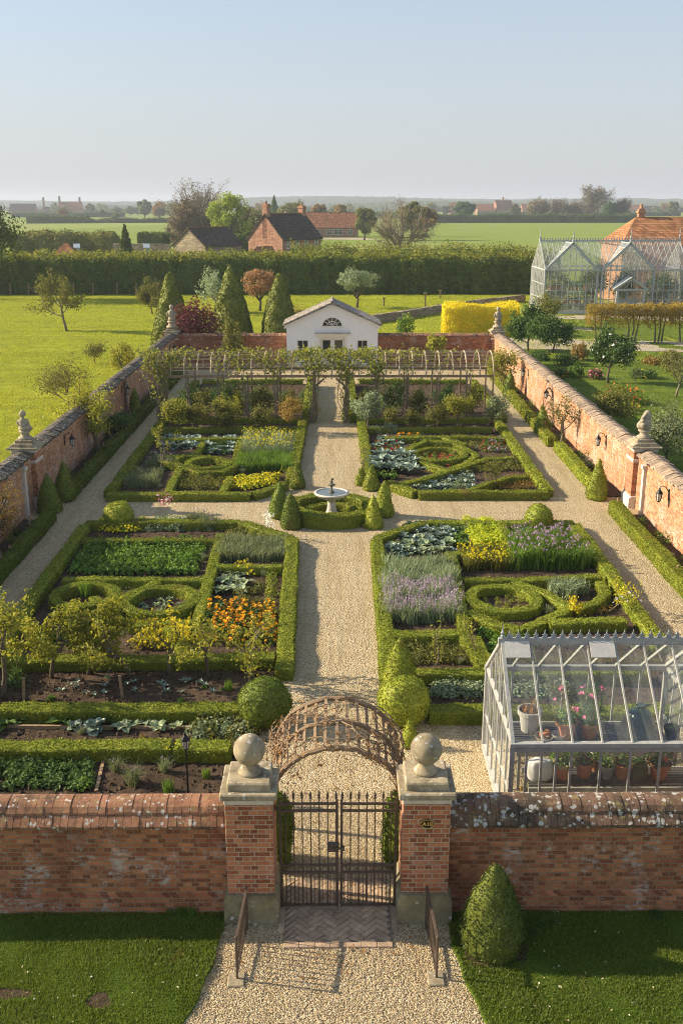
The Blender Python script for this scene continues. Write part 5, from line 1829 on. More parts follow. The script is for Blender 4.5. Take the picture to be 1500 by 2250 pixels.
for i, (bx, by, ty, lf, nl, lab, fl) in enumerate(((352, 1042, 935, 'young', 6, 'thin yellow-leaved sapling in the back left beds', None), (363, 1137, 1078, 'pink', 1, 'bare sapling with pale pink buds standing on the cross path', 'white'), (1083, 1078, 1008, 'olive', 14, 'small round-headed standard tree in the back right beds', None),
                                          (660, 1078, 1015, 'young', 3, 'twisted pale sapling behind the left of the fountain', None), (803, 1062, 965, 'olive', 2, 'bare thin sapling in the corner hedge right of the fountain', None), (936, 1498, 1370, 'young', 2, 'bare small fruit tree between the cone and the greenhouse', None),
                                          (1046, 1462, 1345, 'young', 1, 'leafless sapling just left of the greenhouse ridge', None), (585, 1185, 1120, 'white', 2, 'twiggy shrub with pale blossom left of the fountain', 'white'), (1330, 1352, 1270, 'gold', 3, 'twiggy sapling with white blossom right of the strappy clump', 'white'), (1260, 1360, 1310, 'gold', 4, 'small twiggy shrub with yellow leaves behind the greenhouse', None))):
    gtree('sapling', (bx, by), ty, Spec(**{**sap, 'leaf': lf, 'nl': nl, 'fl': fl, 'fn': 14 if fl else 0}), lab, group='saplings in the beds', seed=100 + i)

# wall trees
gtree('wall_tree', (217, 998), 830, Spec(lv=3, nb=(6, 5, 3), ratio=(.7, .6, .5), leaf='young', ls=.1, nl=8, sc=.16, th=.5, lenf=.45, ang=(1.15, .9, .7)), 'olive leaved tree rising in front of the left wall', seed=120)
gtree('wall_tree', (252, 960), 905, Spec(lv=2, nb=(7, 5), ratio=(.6, .5), leaf='deep', ls=.1, nl=14, sc=.12, th=.3, lenf=.6, ang=(1, .8)), 'small dark leaved bush tree beside the tree at the left wall', seed=121)
gtree('wall_tree', (5, 1260), 1045, Spec(lv=3, nb=(6, 5, 3), ratio=(.6, .6, .5), leaf='rust', ls=.07, nl=5, sc=.12, th=.4, lenf=.5, ang=(.95, .8, .7)), 'brownish leaved wall tree at the near left edge', seed=122)
gtree('wall_tree', (1229, 985), 860, Spec(lv=3, nb=(5, 4, 3), ratio=(.6, .6, .5), leaf='olive', ls=.075, nl=3, sc=.1, th=.4, lenf=.5, thick=.018, ang=(.8, .8, .7), bark='bark2'), 'thin trained tree on the sunlit right wall', seed=123)
gtree('wall_tree', (1104, 862), 760, Spec(lv=3, nb=(6, 5, 3), ratio=(.55, .6, .5), leaf='young', ls=.1, nl=5, sc=.14, th=.3, lenf=.55, thick=.016, ang=(.8, .8, .7), bark='bark2'), 'yellowish climber near the far end of the right wall', seed=124)
# ================================================================== fountain
def fountain():
    t = thing('stone_fountain', (FX, FY, 0), 'pale stone fountain with round water bowl in the middle of the cross path', 'fountain')
    b = MB()
    b.lathe([(.001, 0), (.34, 0), (.34, .05), (.27, .07), (.2, .16), (.155, .26)], 8, (FX, FY, 0))
    b.lathe([(.155, .262), (.14, .4), (.135, .55), (.16, .6), (.2, .64), (.001, .65)], 16, (FX, FY, 0))
    b.build('pedestal', M['pale'], t)
    b = MB()
    b.lathe([(.2, .63), (.34, .66), (.47, .73), (.5, .785), (.56, .8), (.585, .83), (.57, .865), (.53, .875), (.5, .865), (.48, .82), (.3, .78), (.001, .77)], 40, (FX, FY, 0))
    b.build('bowl', M['pale'], t, smooth=True)
    m, nt, out = newmat('pond_water')
    bp = nd(nt, 'ShaderNodeBump', {'Strength': .15, 'Distance': .01, 'Height': noise(nt, wpos(nt), 14, 3)})
    pb = nd(nt, 'ShaderNodeBsdfPrincipled', {'Base Color': (.1, .13, .12, 1), 'Roughness': .06, 'Normal': bp.outputs[0], 'Specular IOR Level': .9})
    nt.links.new(pb.outputs[0], out.inputs[0])
    w = MB(); w.lathe([(.001, .845), (.495, .845)], 40, (FX, FY, 0))
    w.build('water', m, t)
    c = MB()
    c.lathe([(.001, .78), (.07, .8), (.1, .86), (.06, .9), (.035, .93), (.03, 1.02), (.05, 1.06), (.12, 1.1), (.13, 1.13), (.06, 1.15), (.001, 1.16)], 16, (FX, FY, 0))
    c.ball((FX + .005, FY, 1.22), .045, 10, sz=1.5); c.ball((FX + .01, FY, 1.31), .032, 10)
    c.tube([(FX, FY, 1.25), (FX + .05, FY, 1.29), (FX + .06, FY, 1.36)], .014, 5)
    c.tube([(FX, FY, 1.25), (FX - .05, FY, 1.23), (FX - .03, FY, 1.18)], .014, 5)
    c.build('finial_figure', M['mossy_lead'], t, smooth=True)


M['mossy_lead'] = plain('mossy_lead', (.14, .13, .09), .8, nscale=20, nstr=.4)
fountain()


# ================================================================== statues on the piers
def statue(x, y, z, h, kind, label):
    t = thing('stone_statue', (x, y, z), label, 'statue', 'weathered statues on the wall piers')
    k = h
    p = MB()
    p.lathe([(.001, 0), (.25 * k, 0), (.24 * k, .06 * k), (.15 * k, .11 * k), (.14 * k, .2 * k), (.2 * k, .24 * k), (.2 * k, .28 * k), (.001, .29 * k)], 18, (x, y, z))
    p.build('pedestal', M['statue'], t, smooth=True)
    f = MB()
    n, mrows = 18, 15
    if kind == 'bust':
        prof = [(.10, .29), (.20, .31), (.23, .37), (.20, .46), (.17, .54), (.155, .6), (.14, .66), (.07, .71), (.055, .75), (.095, .8), (.115, .86), (.11, .92), (.08, .97), (.001, 1.0)]
        offx = [0, .03, .05, .02, -.01, -.03, -.05, -.05, -.05, -.04, -.03, -.03, -.03, -.03]
    elif kind == 'figure':
        prof = [(.1, .29), (.16, .31), (.15, .4), (.13, .5), (.12, .56), (.135, .64), (.14, .72), (.06, .77), (.045, .8), (.075, .85), (.085, .9), (.07, .96), (.001, 1.0)]
        offx = [0, .01, .02, .01, -.01, -.02, -.02, -.01, 0, 0, .01, .01, .01]
    else:
        prof = [(.14, .29), (.22, .33), (.24, .42), (.22, .52), (.18, .6), (.17, .68), (.16, .76), (.13, .84), (.11, .91), (.07, .96), (.001, 1.0)]
        offx = [0, -.02, -.03, -.02, .01, .03, .04, .05, .05, .06, .07]
    an = np.arange(n) * 2 * math.pi / n
    v = []
    for (r, zz), ox in zip(prof, offx):
        fold = 1 + (.1 * np.sin(an * 5 + zz * 9) if zz < .7 else .03 * np.sin(an * 3))
        v.append(np.stack([x + k * (ox + r * fold * np.cos(an)), y + k * r * .8 * fold * np.sin(an), np.full(n, z + zz * k)], 1))
    v = np.concatenate(v)
    v += wob((v - np.array((x, y, z))) / k, 9) * .018 * k
    m = len(prof)
    i = np.arange(m - 1)[:, None] * n + np.arange(n)[None]
    j = np.arange(m - 1)[:, None] * n + (np.arange(n)[None] + 1) % n
    f.add(v, np.stack([i, j, j + n, i + n], -1).reshape(-1, 4))
    if kind != 'group':
        sx = -.03 if kind == 'bust' else 0
        for s in (-1, 1):
            f.tube([(x + k * (sx + s * .12), y, z + .68 * k), (x + k * (sx + s * .19), y - .03, z + .56 * k), (x + k * (sx + s * .1), y - .12 * k, z + .5 * k)], [.05 * k, .042 * k, .035 * k], 8)
        f.ball((x + k * sx, y + .05 * k, z + .9 * k), .095 * k, 10)
    else:
        f.tube([(x - .15 * k, y - .05, z + .5 * k), (x - .12 * k, y - .1 * k, z + .72 * k), (x + .02 * k, y - .08 * k, z + .86 * k)], [.06 * k, .055 * k, .05 * k], 8)
        f.ball((x - .1 * k, y - .1 * k, z + .62 * k), .09 * k, 12); f.ball((x - .08 * k, y - .12 * k, z + .42 * k), .08 * k, 10)
    f.build('figure', M['statue'], t, smooth=True)


statue(-10.5, 33.3, 2.381, .98, 'bust', 'weathered stone bust with draped shoulders on the left mid wall pier')
statue(10.5, 33.3, 2.381, .98, 'group', 'craggy weathered stone group on the right mid wall pier')
statue(-10.5, 65.35, 2.381, 1.45, 'figure', 'standing stone figure on the back left corner pier')
statue(10.5, 65.35, 2.381, 1.3, 'figure', 'standing stone figure on the back right corner pier')


# ================================================================== lamps
def lantern(mb_b, mb_g, c, s=1.0):
    x, y, z = c
    mb_g.lathe([(.05 * s, z - .1 * s), (.085 * s, z + .1 * s)], 6, (x, y, 0))
    mb_b.lathe([(.001, z - .15 * s), (.03 * s, z - .14 * s), (.055 * s, z - .1 * s), (.001, z - .095 * s)], 6, (x, y, 0))
    mb_b.lathe([(.105 * s, z + .1 * s), (.1 * s, z + .115 * s), (.05 * s, z + .18 * s), (.03 * s, z + .2 * s), (.02 * s, z + .25 * s), (.001, z + .26 * s)], 6, (x, y, 0))
    for k in range(6):
        a = k * math.pi / 3
        mb_b.tube([(x + .052 * s * math.cos(a), y + .052 * s * math.sin(a), z - .1 * s), (x + .088 * s * math.cos(a), y + .088 * s * math.sin(a), z + .1 * s)], .008 * s, 4)


def wall_lamp(s, px, py, label):
    xw = s * 10.27
    y = G(px, py, 1.45)[1]
    t = thing('wall_lamp', (xw, y, 1.4), label, 'wall lamp', 'black lanterns on the garden walls')
    b, g = MB(), MB()
    xl = xw - s * .3
    lantern(b, g, (xl, y, 1.36), 1.15)
    br = MB()
    br.bb(min(xw, xw - s * .02), y - .035, 1.25, max(xw, xw - s * .02), y + .035, 1.62)
    br.tube([(xw - s * .01, y, 1.5), (xw - s * .1, y, 1.66), (xw - s * .22, y, 1.72), (xl, y, 1.69), (xl, y, 1.62)], .014, 6)
    br.build('bracket', M['black'], t)
    b.build('lantern', M['black'], t)
    g.build('glass', M['lantern'], t)


for s, px, py, lab in ((-1, 14, 1098, 'nearest the camera, behind the brownish wall tree'), (-1, 140, 966, 'just beyond the stone pier'), (-1, 264, 856, 'above the dark bush, mid wall'), (-1, 318, 804, 'between the two pale strips, far part'), (-1, 364, 764, 'by the back left corner')):
    wall_lamp(s, px, py, 'black lantern on the shaded left wall, ' + lab)
for s, px, py, lab in ((1, 1147, 818, 'farthest along, beyond the yellowish climber'), (1, 1196, 864, 'above the narrow cone'), (1, 1325, 966, 'just beyond the stone pier'), (1, 1461, 1086, 'nearest the camera')):
    wall_lamp(s, px, py, 'black lantern on the sunlit right wall, ' + lab)


def garden_lamp():
    x, y = G(414, 1752)
    t = thing('garden_lamp', (x, y, 0), 'black garden lamp post in the front bed behind the left wall', 'lamp post')
    p = MB(); p.lathe([(.001, .02), (.05, .02), (.045, .06), (.02, .1), (.016, .5), (.022, .52), (.016, .54), (.014, .95), (.001, .96)], 8, (x, y, 0))
    p.tube([(x, y, .82), (x + .07, y, .85), (x + .08, y, .9), (x + .05, y, .91)], .007, 5)
    p.build('post', M['black'], t)
    b, g = MB(), MB(); lantern(b, g, (x, y, 1.06), .85)
    b.build('lantern', M['black'], t); g.build('glass', M['lantern'], t)


garden_lamp()

# stakes
for i, (px, py, h, lab) in enumerate(((53, 1542, .55, 'wooden stake in the hedge at the far left of the soil strip'), (270, 1537, .55, 'wooden stake in the hedge at the edge of the wall shadow'), (546, 1508, .3, 'short stake end near the left box ball'),
                                      (27, 1235, .5, 'stake in the near left border'), (67, 1172, .6, 'stake in the left border beside the dark cone'), (100, 1142, .35, 'stake by the dark cone nearest the left pier'), (138, 1106, .5, 'reddish stake at the left cross path corner'),
                                      (190, 1040, .4, 'stake in the left border beyond the pier'), (227, 998, .5, 'stake by the tree on the left wall'), (246, 972, .35, 'stake under the small dark bush tree'), (285, 925, .5, 'stake near the far left cone'),
                                      (1272, 1040, .4, 'stake by the purple flowers at the right wall'), (1194, 955, .6, 'tall stake beside the narrow cone at the right wall'), (1149, 905, .5, 'stake in the far right border'), (1217, 980, .3, 'short stake under the thin trained tree'),
                                      (1357, 1132, .6, 'tall stake at the foot of the right wall pier'), (1430, 1215, .4, 'stake halfway along the near right border'), (1488, 1280, .5, 'stake at the near end of the right border'))):
    x, y = G(px, py)
    b = MB(); b.bar((x, y, 0), (x + .04 * (-1) ** i, y + .02, h), .05, .05)
    T(b.build('wooden_stake', M['stake'], org=(x, y, 0)), lab, 'stake', 'stakes in the beds')
# board edging
for (a, b_, lab) in (((-3, 1603), (250, 1605), 'weathered board laid through the cabbage row, shaded length'), ((262, 1605), (455, 1606), 'weathered board laid through the cabbage row, sunlit length')):
    p, q = G(*a), G(*b_)
    m = MB(); m.bar((p[0], p[1], .06), (q[0], q[1], .06), .05, .09)
    T(m.build('timber_board', M['stake'], org=(p[0], p[1], 0)), lab, 'board')
p, q = G(212, 1745), G(228, 1678)
m = MB(); m.bar((p[0], p[1], .05), (q[0], q[1], .05), .06, .05)
T(m.build('timber_board', M['stake'], org=(p[0], p[1], 0)), 'short batten beside the strawberry rows', 'board')


# ================================================================== white garden house
def bars(mb, x0, x1, z0, z1, y, nx, nz, w=.035, d=.05, fw=.05):
    mb.bb(x0, y - d, z0, x0 + fw, y, z1); mb.bb(x1 - fw, y - d, z0, x1, y, z1)
    mb.bb(x0 + fw, y - d, z0, x1 - fw, y, z0 + fw); mb.bb(x0 + fw, y - d, z1 - fw, x1 - fw, y, z1)
    for i in range(1, nx):
        x = x0 + (x1 - x0) * i / nx
        mb.bb(x - w / 2, y - d + .005, z0 + fw, x + w / 2, y - .005, z1 - fw)
    for j in range(1, nz):
        z = z0 + (z1 - z0) * j / nz
        mb.bb(x0 + fw, y - d + .008, z - w / 2, x1 - fw, y - .008, z + w / 2)


def garden_house():
    x0, x1, yf, yb = -3.08, 2.74, 64.4, 67.2
    cx = (x0 + x1) / 2
    ze, za = 2.62, 3.9
    t = thing('garden_house', (cx, yf, 0), 'small white rendered garden house with a fan window at the path end', 'garden house')
    w = MB()
    wins = [(-2.42, -1.70, .55, 1.68), (-.92, .62, 0, 1.82), (1.42, 2.1, .55, 1.68)]
    xs = x0
    for a, b, z0, z1 in wins:
        w.bb(xs, yf, 0, a, yf + .25, 1.82)
        if z0 > 0:
            w.bb(a, yf, 0, b, yf + .25, z0)
            w.bb(a, yf, z1, b, yf + .25, 1.82)
        xs = b
    w.bb(xs, yf, 0, x1, yf + .25, 1.82)
    fr, fz, zf = .64, .54, 2.58
    arc = [(cx + fr * math.cos(a), zf + fz * math.sin(a)) for a in np.linspace(math.pi, math.pi / 2, 13)]
    w.prism([(x0, 1.82), (cx, 1.82), (cx, zf), (cx - fr, zf)] + arc[1:] + [(cx, za), (x0, ze)], 'y', yf, yf + .25)
    arc2 = [(2 * cx - x, z) for x, z in arc]
    w.prism(([(x1, 1.82), (cx, 1.82), (cx, zf), (cx + fr, zf)] + arc2[1:] + [(cx, za), (x1, ze)])[::-1], 'y', yf, yf + .25)
    w.bb(x0, yf + .25, 0, x0 + .25, yb, ze); w.bb(x1 - .25, yf + .25, 0, x1, yb, ze)
    w.prism([(x0 + .25, 0), (x1 - .25, 0), (x1 - .25, ze), (cx, za - .1), (x0 + .25, ze)], 'y', yb - .25, yb)
    w.build('wall', M['white_render'], t)
    r = MB()
    sl = (za - ze) / (cx - x0)
    for s in (-1, 1):
        e = cx + s * (cx - x0 + .22)
        zz = za - sl * (cx - x0 + .22)
        p = [(cx, za + .06), (e, zz + .06), (e, zz + .17), (cx, za + .2)]
        r.prism(p if s > 0 else p[::-1], 'y', yf - .3, yb + .2)
    r.build('roof', M['slate'], t)
    v = MB()
    for s in (-1, 1):
        e = cx + s * (cx - x0 + .14)
        zz = za - sl * (cx - x0 + .14)
        p = [(cx, za - .16), (e, zz - .16), (e, zz + .055), (cx, za + .055)]
        v.prism(p if s > 0 else p[::-1], 'y', yf - .12, yf - .002)
    v.build('bargeboard', M['white_render'], t)
    rc = MB(); rc.tube([(cx, yf - .31, za + .2), (cx, yb + .2, za + .2)], .07, 8); rc.build('ridge_tile', M['slate'], t)
    for i in (0, 2):
        a, b, z0, z1 = wins[i]
        f = MB(); bars(f, a, b, z0, z1, yf + .1, 2, 2)
        f.bb(a - .04, yf - .05, z0 - .07, b + .04, yf + .1, z0 - .002)
        o = f.build('window', M['cream'], t)
        g = MB(); g.bb(a + .02, yf + .09, z0 + .02, b - .02, yf + .11, z1 - .02); g.build('pane', M['darkglass'], o)
    a, b, z0, z1 = wins[1]
    f = MB()
    mid = (a + b) / 2
    f.bb(a - .16, yf - .05, 0, a, yf + .2, 1.95); f.bb(b, yf - .05, 0, b + .16, yf + .2, 1.95); f.bb(a, yf - .05, 1.8, b, yf + .2, 1.95)
    f.bb(a - .26, yf - .14, 1.952, b + .26, yf - .002, 2.06); f.bb(a - .32, yf - .2, 2.062, b + .32, yf - .002, 2.12)
    f.build('door_surround', M['cream'], t)
    for k, (p, q) in enumerate(((a + .01, mid - .01), (mid + .01, b - .01))):
        d = MB(); bars(d, p, q, .03, 1.79, yf + .14, 1, 1, fw=.13)
        d.bb(p + .13, yf + .09, .16, q - .13, yf + .13, .72)
        o = d.build('door', M['cream'], t)
        g = MB(); g.bb(p + .1, yf + .12, .7, q - .1, yf + .135, 1.7); g.build('pane', M['darkglass'], o)
        h = MB(); h.ball((q - .06 if k == 0 else p + .06, yf + .06, .95), .025, 8); h.build('handle', M['black'], o)
    lead = MB(); lead.bb(a - .36, yf - .24, 2.122, b + .36, yf - .002, 2.15); lead.build('door_canopy', M['slate'], t)
    fl = MB()
    for k in range(12):
        a0, a1 = math.pi * k / 12, math.pi * (k + 1) / 12
        for q, wd in ((1.0, .07), (.5, .035)):
            fl.bar((cx + fr * q * math.cos(a0), yf + .06, zf + fz * q * math.sin(a0)), (cx + fr * q * math.cos(a1), yf + .06, zf + fz * q * math.sin(a1)), wd, .1 if q == 1 else .05, up=(0, 1, 0))
    for k in range(1, 6):
        a0 = math.pi * k / 6
        fl.bar((cx, yf + .07, zf), (cx + fr * math.cos(a0), yf + .07, zf + fz * math.sin(a0)), .03, .045, up=(0, 1, 0))
    fl.bb(cx - fr - .08, yf - .05, zf - .09, cx + fr + .08, yf + .12, zf)
    o = fl.build('fan_window', M['cream'], t)
    g = MB(); g.prism([(cx + fr * math.cos(a), zf + fz * math.sin(a)) for a in np.linspace(0, math.pi, 25)], 'y', yf + .1, yf + .115); g.build('pane', M['darkglass'], o)


M['slate'] = tilemat('stone_slate', (.3, .26, .21), (.48, .43, .35), .35, .07, wid=.3)
garden_house()


# ================================================================== vine tunnel
PX0, PX1, PYF, PYB, PZ, PR = -8.35, 7.45, 46.9, 49.3, 2.25, 1.0


def tun(x, a):
    return np.array((x, (PYF + PYB) / 2 - (PYB - PYF) / 2 * math.cos(a), PZ + PR * math.sin(a)))


def tunnel():
    t = thing('vine_tunnel', (0, PYF, 0), 'long rustic tunnel pergola of bent poles across the garden', 'pergola')
    for x0, x1 in ((PX0, -1.0), (.55, PX1), (-1.0, .55)):
        for y in (PYF, PYB):
            b = MB(); b.bar((x0, y, PZ), (x1, y, PZ), .1, .11); b.build('beam', M['wood'], t)
    n = 25
    for k in range(n + 1):
        x = PX0 + (PX1 - PX0) * k / n
        b = MB(); b.tube([tun(x, a) for a in np.linspace(0.02, math.pi - .02, 15)], .036, 6)
        b.build('hoop', M['wood2'], t)
    for a in np.linspace(.28, math.pi - .28, 11):
        b = MB(); b.tube([tun(x, a) + rng.normal(0, .012, 3) for x in np.linspace(PX0 - .05, PX1 + .05, 20)], .018, 4)
        b.build('lath', M['wood2'], t)
    for x in (PX0, -6.9, -5.5, -4.1, -2.7, -1.0, .55, 2.0, 3.4, 4.8, 6.2, PX1):
        for y in (PYF, PYB):
            w = .12 if x in (-1.0, .55, PX0) else .07
            b = MB(); b.bb(x - w / 2, y - w / 2, 0, x + w / 2, y + w / 2, PZ - .06); b.build('post', M['wood'], t)
    for x, s in ((-1.0, 1), (.55, -1)):
        b = MB(); b.tube([(x, PYF, 1.5), (x + s * .15, PYF, 1.85), (x + s * .5, PYF, 2.14)], .05, 6); b.build('brace', M['wood'], t)


M['wood2'] = plain('pale_bent_pole', (.5, .4, .27), .9, nscale=7, nstr=.25, bump=.3)
tunnel()


def vine(x, w, dens, label, seed, low=.25, hang=.3):
    """a vine climbing one post and spreading over the tunnel roof"""
    rg = np.random.default_rng(seed)
    t = thing('grape_vine', (x, PYF - .1, 0), label, 'vine', 'vines on the tunnel')
    st = MB(); C = []; N = []
    for k in range(int(7 * dens) + 3):
        px = x + rg.normal(0, .08)
        pts = [(px, PYF - .08 + rg.normal(0, .05), 0)]
        for z in np.linspace(.4, 2.1, 6):
            px += rg.normal(0, .07); pts.append((px, PYF - .08 + rg.normal(0, .04), z))
        a = .05; s = rg.choice((-1, 1)); dx = rg.uniform(0, w / 9) * s
        for i in range(10):
            px += dx + rg.normal(0, .06); a += rg.uniform(.05, .26)
            if a > 2.6:
                break
            pts.append(tun(px, a) + np.array((0, 0, rg.uniform(-.03, .1))))
        st.tube(pts, np.linspace(.022, .007, len(pts)), 4, cap=False)
        P_ = np.array([np.array(p, float) for p in pts])
        for i in range(len(P_) - 1):
            lo = P_[i][2] < 1.9
            m = int(dens * (rg.uniform(2, 8) if lo else rg.uniform(4, 12)))
            if lo and rg.random() > low:
                m = 0
            q = rg.random((m, 1))
            c = P_[i] * (1 - q) + P_[i + 1] * q + rg.normal(0, .11, (m, 3)) * np.array((1.3, .8, 1))
            C.append(c); N.append(np.repeat(np.array([[0, -.5, .6]]), m, 0))
    nb = int(dens * w * 42)
    cl = rg.uniform(-w / 2, w / 2, int(6 * w) + 2)
    ca = rg.beta(1.3, 1.6, len(cl)) * 1.9
    for k in range(nb):
        i = rg.integers(len(cl))
        c = tun(x + cl[i] + rg.normal(0, .22), max(-.2, ca[i] + rg.normal(0, .16)))
        C.append((c + np.array((0, -.03, .05)) + rg.normal(0, .07, 3))[None]); N.append(np.array([[0, -.5, .7]]))
    for k in range(int(nb * hang * .5)):
        c = np.array((x + rg.uniform(-w / 2, w / 2), PYF - .05 + rg.normal(0, .08), PZ - rg.gamma(1.6, .16)))
        C.append(c[None]); N.append(np.array([[0, -1, .3]]))
    C = np.concatenate(C); N = np.concatenate(N)
    lf = MB(); leaf_quads(lf, C, N, .115, 0, .7, .85, rg=rg)
    st.build('stem', M['bark2'], t)
    lf.build('foliage', M['vine'], t)


for i, (x, w, d, lab) in enumerate(((-8.2, 1.3, 1.1, 'bushy vine wrapping the left end post of the tunnel'), (-6.9, 1.2, .3, 'thin vine on the second post from the left end'), (-5.4, 1.6, .4, 'vine climbing left of the middle of the left tunnel arm'), (-4.1, 1.7, .6, 'vine covering the middle of the left tunnel arm'),
                                    (-2.7, 1.9, .85, 'dense vine on the left tunnel arm near the opening'), (-1.05, 1.9, 1.0, 'thick vine on the left post of the tunnel opening'), (.5, 1.9, 1.05, 'thick vine on the right post of the tunnel opening'), (2.0, 1.8, 1.0, 'dense vine covering the tunnel right of the opening'),
                                    (3.4, 1.4, .4, 'sparse vine on the right tunnel arm'), (4.9, 1.4, .28, 'thin vine beside the middle of the right tunnel arm'), (6.2, 1.2, .22, 'thin vine near the right end of the tunnel'))):
    vine(x, w, d, lab, 300 + i)
# young climbers and fruit bushes under the tunnel
for i, (x, y, z, lf, nl) in enumerate(((-7.3, 48.1, 1.7, 'deep', 10), (-6.2, 47.4, 1.6, 'olive', 9), (-5.0, 48.2, 1.9, 'deep', 10), (-4.5, 47.2, 1.5, 'young', 8), (-3.4, 47.8, 1.8, 'olive', 11), (-2.2, 47.3, 1.6, 'young', 8), (1.5, 47.6, 1.5, 'olive', 8), (2.8, 48.1, 1.9, 'deep', 9), (3.9, 47.4, 1.7, 'olive', 8), (5.3, 48.0, 1.8, 'deep', 10), (6.7, 47.6, 1.9, 'olive', 9))):
    grow_tree('fruit_bush', (x, y), z, Spec(lv=2, nb=(8, 4), ratio=(.55, .5), leaf=lf, ls=.1, nl=nl, sc=.11, th=.2, lenf=.8, thick=.012, ang=(.9, .8)),
              'slender leafy fruit bush growing under the ' + ('left' if x < 0 else 'right') + ' arm of the tunnel', 'shrub', 'fruit bushes under the ' + ('left' if x < 0 else 'right') + ' tunnel arm', seed=330 + i)


# ================================================================== near greenhouse
HX0, HX1, HY0, HY1, HE, HR = 2.84, 6.2, 14.28, 17.04, 1.7, 2.87
HYM = (HY0 + HY1) / 2


def greenhouse():
    t = thing('greenhouse', (HX0, HY0, 0), 'near glass greenhouse with peeling grey frame on the gravel yard', 'greenhouse', 'glass greenhouses')
    f = MB()
    for x in (HX0, HX1):
        for y in (HY0, HY1):
            f.bb(x - .04, y - .04, 0, x + .04, y + .04, HE)
    f.bar((HX0 - .05, HY0 - .03, HE), (HX1 + .05, HY0 - .03, HE), .1, .07)
    f.bar((HX0 - .05, HY0 + .0, HE - .1), (HX1 + .05, HY0 + .0, HE - .1), .07, .07)
    f.bar((HX0 - .05, HY1, HE), (HX1 + .05, HY1, HE), .09, .09)
    f.bar((HX0 - .07, HYM, HR), (HX1 + .07, HYM, HR), .07, .12)
    for x in (HX0, HX1):
        f.bar((x, HY0, HE), (x, HY1, HE), .05, .06)
        f.bar((x, HY0 - .05, HE), (x, HYM, HR), .06, .05); f.bar((x, HY1 + .05, HE), (x, HYM, HR), .075, .06)
        f.bar((x, HY0, .06), (x, HY1, .06), .09, .12)
        f.bar((x, HY0, .75), (x, HY1, .75), .03, .03)
    for y in (HY0, HY1):
        f.bar((HX0, y, .06), (HX1, y, .06), .09, .12)
    f.build('frame', M['gframe'], t)
    n = 7
    for k in range(1, n):
        x = HX0 + (HX1 - HX0) * k / n
        b = MB()
        b.bar((x, HY0 - .05, HE + .01), (x, HYM, HR - .02), .026, .04)
        b.bar((x, HY1 + .05, HE + .01), (x, HYM, HR - .02), .032, .045)
        b.build('roof_bar', M['gframe'], t)
    for k in range(1, 2 * n):
        x = HX0 + (HX1 - HX0) * k / (2 * n)
        b = MB()
        if k % 2 == 0 or k < 4:
            b.bb(x - .018, HY0 - .02, .12, x + .018, HY0 + .02, HE - .13)
        if k % 2 == 0:
            b.bb(x - .018, HY1 - .02, .12, x + .018, HY1 + .02, HE - .04)
        if b.n:
            b.build('mullion', M['gframe'], t)
    for x in (HX0, HX1):
        for k in range(1, 6):
            y = HY0 + (HY1 - HY0) * k / 6
            zt = HE + (HR - HE) * (1 - abs(y - HYM) / (HYM - HY0))
            b = MB(); b.bb(x - .018, y - .018, .12, x + .018, y + .018, zt - .03); b.build('mullion', M['gframe'], t)
        for y0, y1 in ((HY0 + .45, HY0), (HY1 - .45, HY1)):
            b = MB(); b.bar((x, y0, .12), (x, y1, .95), .02); b.build('brace', M['gframe'], t)
    for y in (HY0, HY1):
        g = MB(); g.add([(HX0, y + .025, HE), (HX1, y + .025, HE), (HX1, HYM, HR - .02), (HX0, HYM, HR - .02)], [(0, 1, 2, 3)])
        g.build('roof_glass', M['glass'], t)
        g = MB(); g.add([(HX0, y, .12), (HX1, y, .12), (HX1, y, HE - .06), (HX0, y, HE - .06)], [(0, 1, 2, 3)])
        g.build('wall_glass', M['glass'], t)
    for x in (HX0, HX1):
        g = MB(); g.add([(x, HY0, .12), (x, HY1, .12), (x, HY1, HE), (x, HYM, HR - .03), (x, HY0, HE)], [(0, 1, 2, 3, 4)])
        g.build('gable_glass', M['glass'], t)
    for k in (0, 3):   # painted ventilator boards under the ridge
        xa, xb = HX0 + (HX1 - HX0) * k / n + .03, HX0 + (HX1 - HX0) * (k + 1) / n - .03
        dy, dz = (HYM - HY0), (HR - HE)
        b = MB(); b.add([(xa, HYM - dy * .03, HR - dz * .03 + .06), (xb, HYM - dy * .03, HR - dz * .03 + .06), (xb, HYM - dy * .2, HR - dz * .2 + .06), (xa, HYM - dy * .2, HR - dz * .2 + .06),
                         (xa, HYM - dy * .03, HR - dz * .03 + .045), (xb, HYM - dy * .03, HR - dz * .03 + .045), (xb, HYM - dy * .2, HR - dz * .2 + .045), (xa, HYM - dy * .2, HR - dz * .2 + .045)],
                        [(0, 3, 2, 1), (4, 5, 6, 7), (0, 1, 5, 4), (1, 2, 6, 5), (2, 3, 7, 6), (3, 0, 4, 7)])
        b.build('ventilator', M['white_board'], t)
    for k in range(22):
        x = HX0 + .12 + (HX1 - HX0 - .2) * k / 21
        c = MB(); c.prism([(x - .055, HR + .06), (x + .055, HR + .06), (x + .03, HR + .09), (x + .05, HR + .12), (x + .018, HR + .13), (x, HR + .21), (x - .018, HR + .13), (x - .05, HR + .12), (x - .03, HR + .09)], 'y', HYM - .008, HYM + .008)
        c.build('cresting', M['zinc'], t)
    for x in (HX0, HX1):
        c = MB(); c.lathe([(.001, HR + .05), (.035, HR + .06), (.035, HR + .1), (.015, HR + .12), (.03, HR + .16), (.012, HR + .2), (.001, HR + .34)], 8, (x, HYM, 0)); c.build('finial', M['zinc'], t)


M['white_board'] = plain('chipped_white_paint', (.5, .49, .44), .6, nscale=9, nstr=.15, bump=.2)
greenhouse()


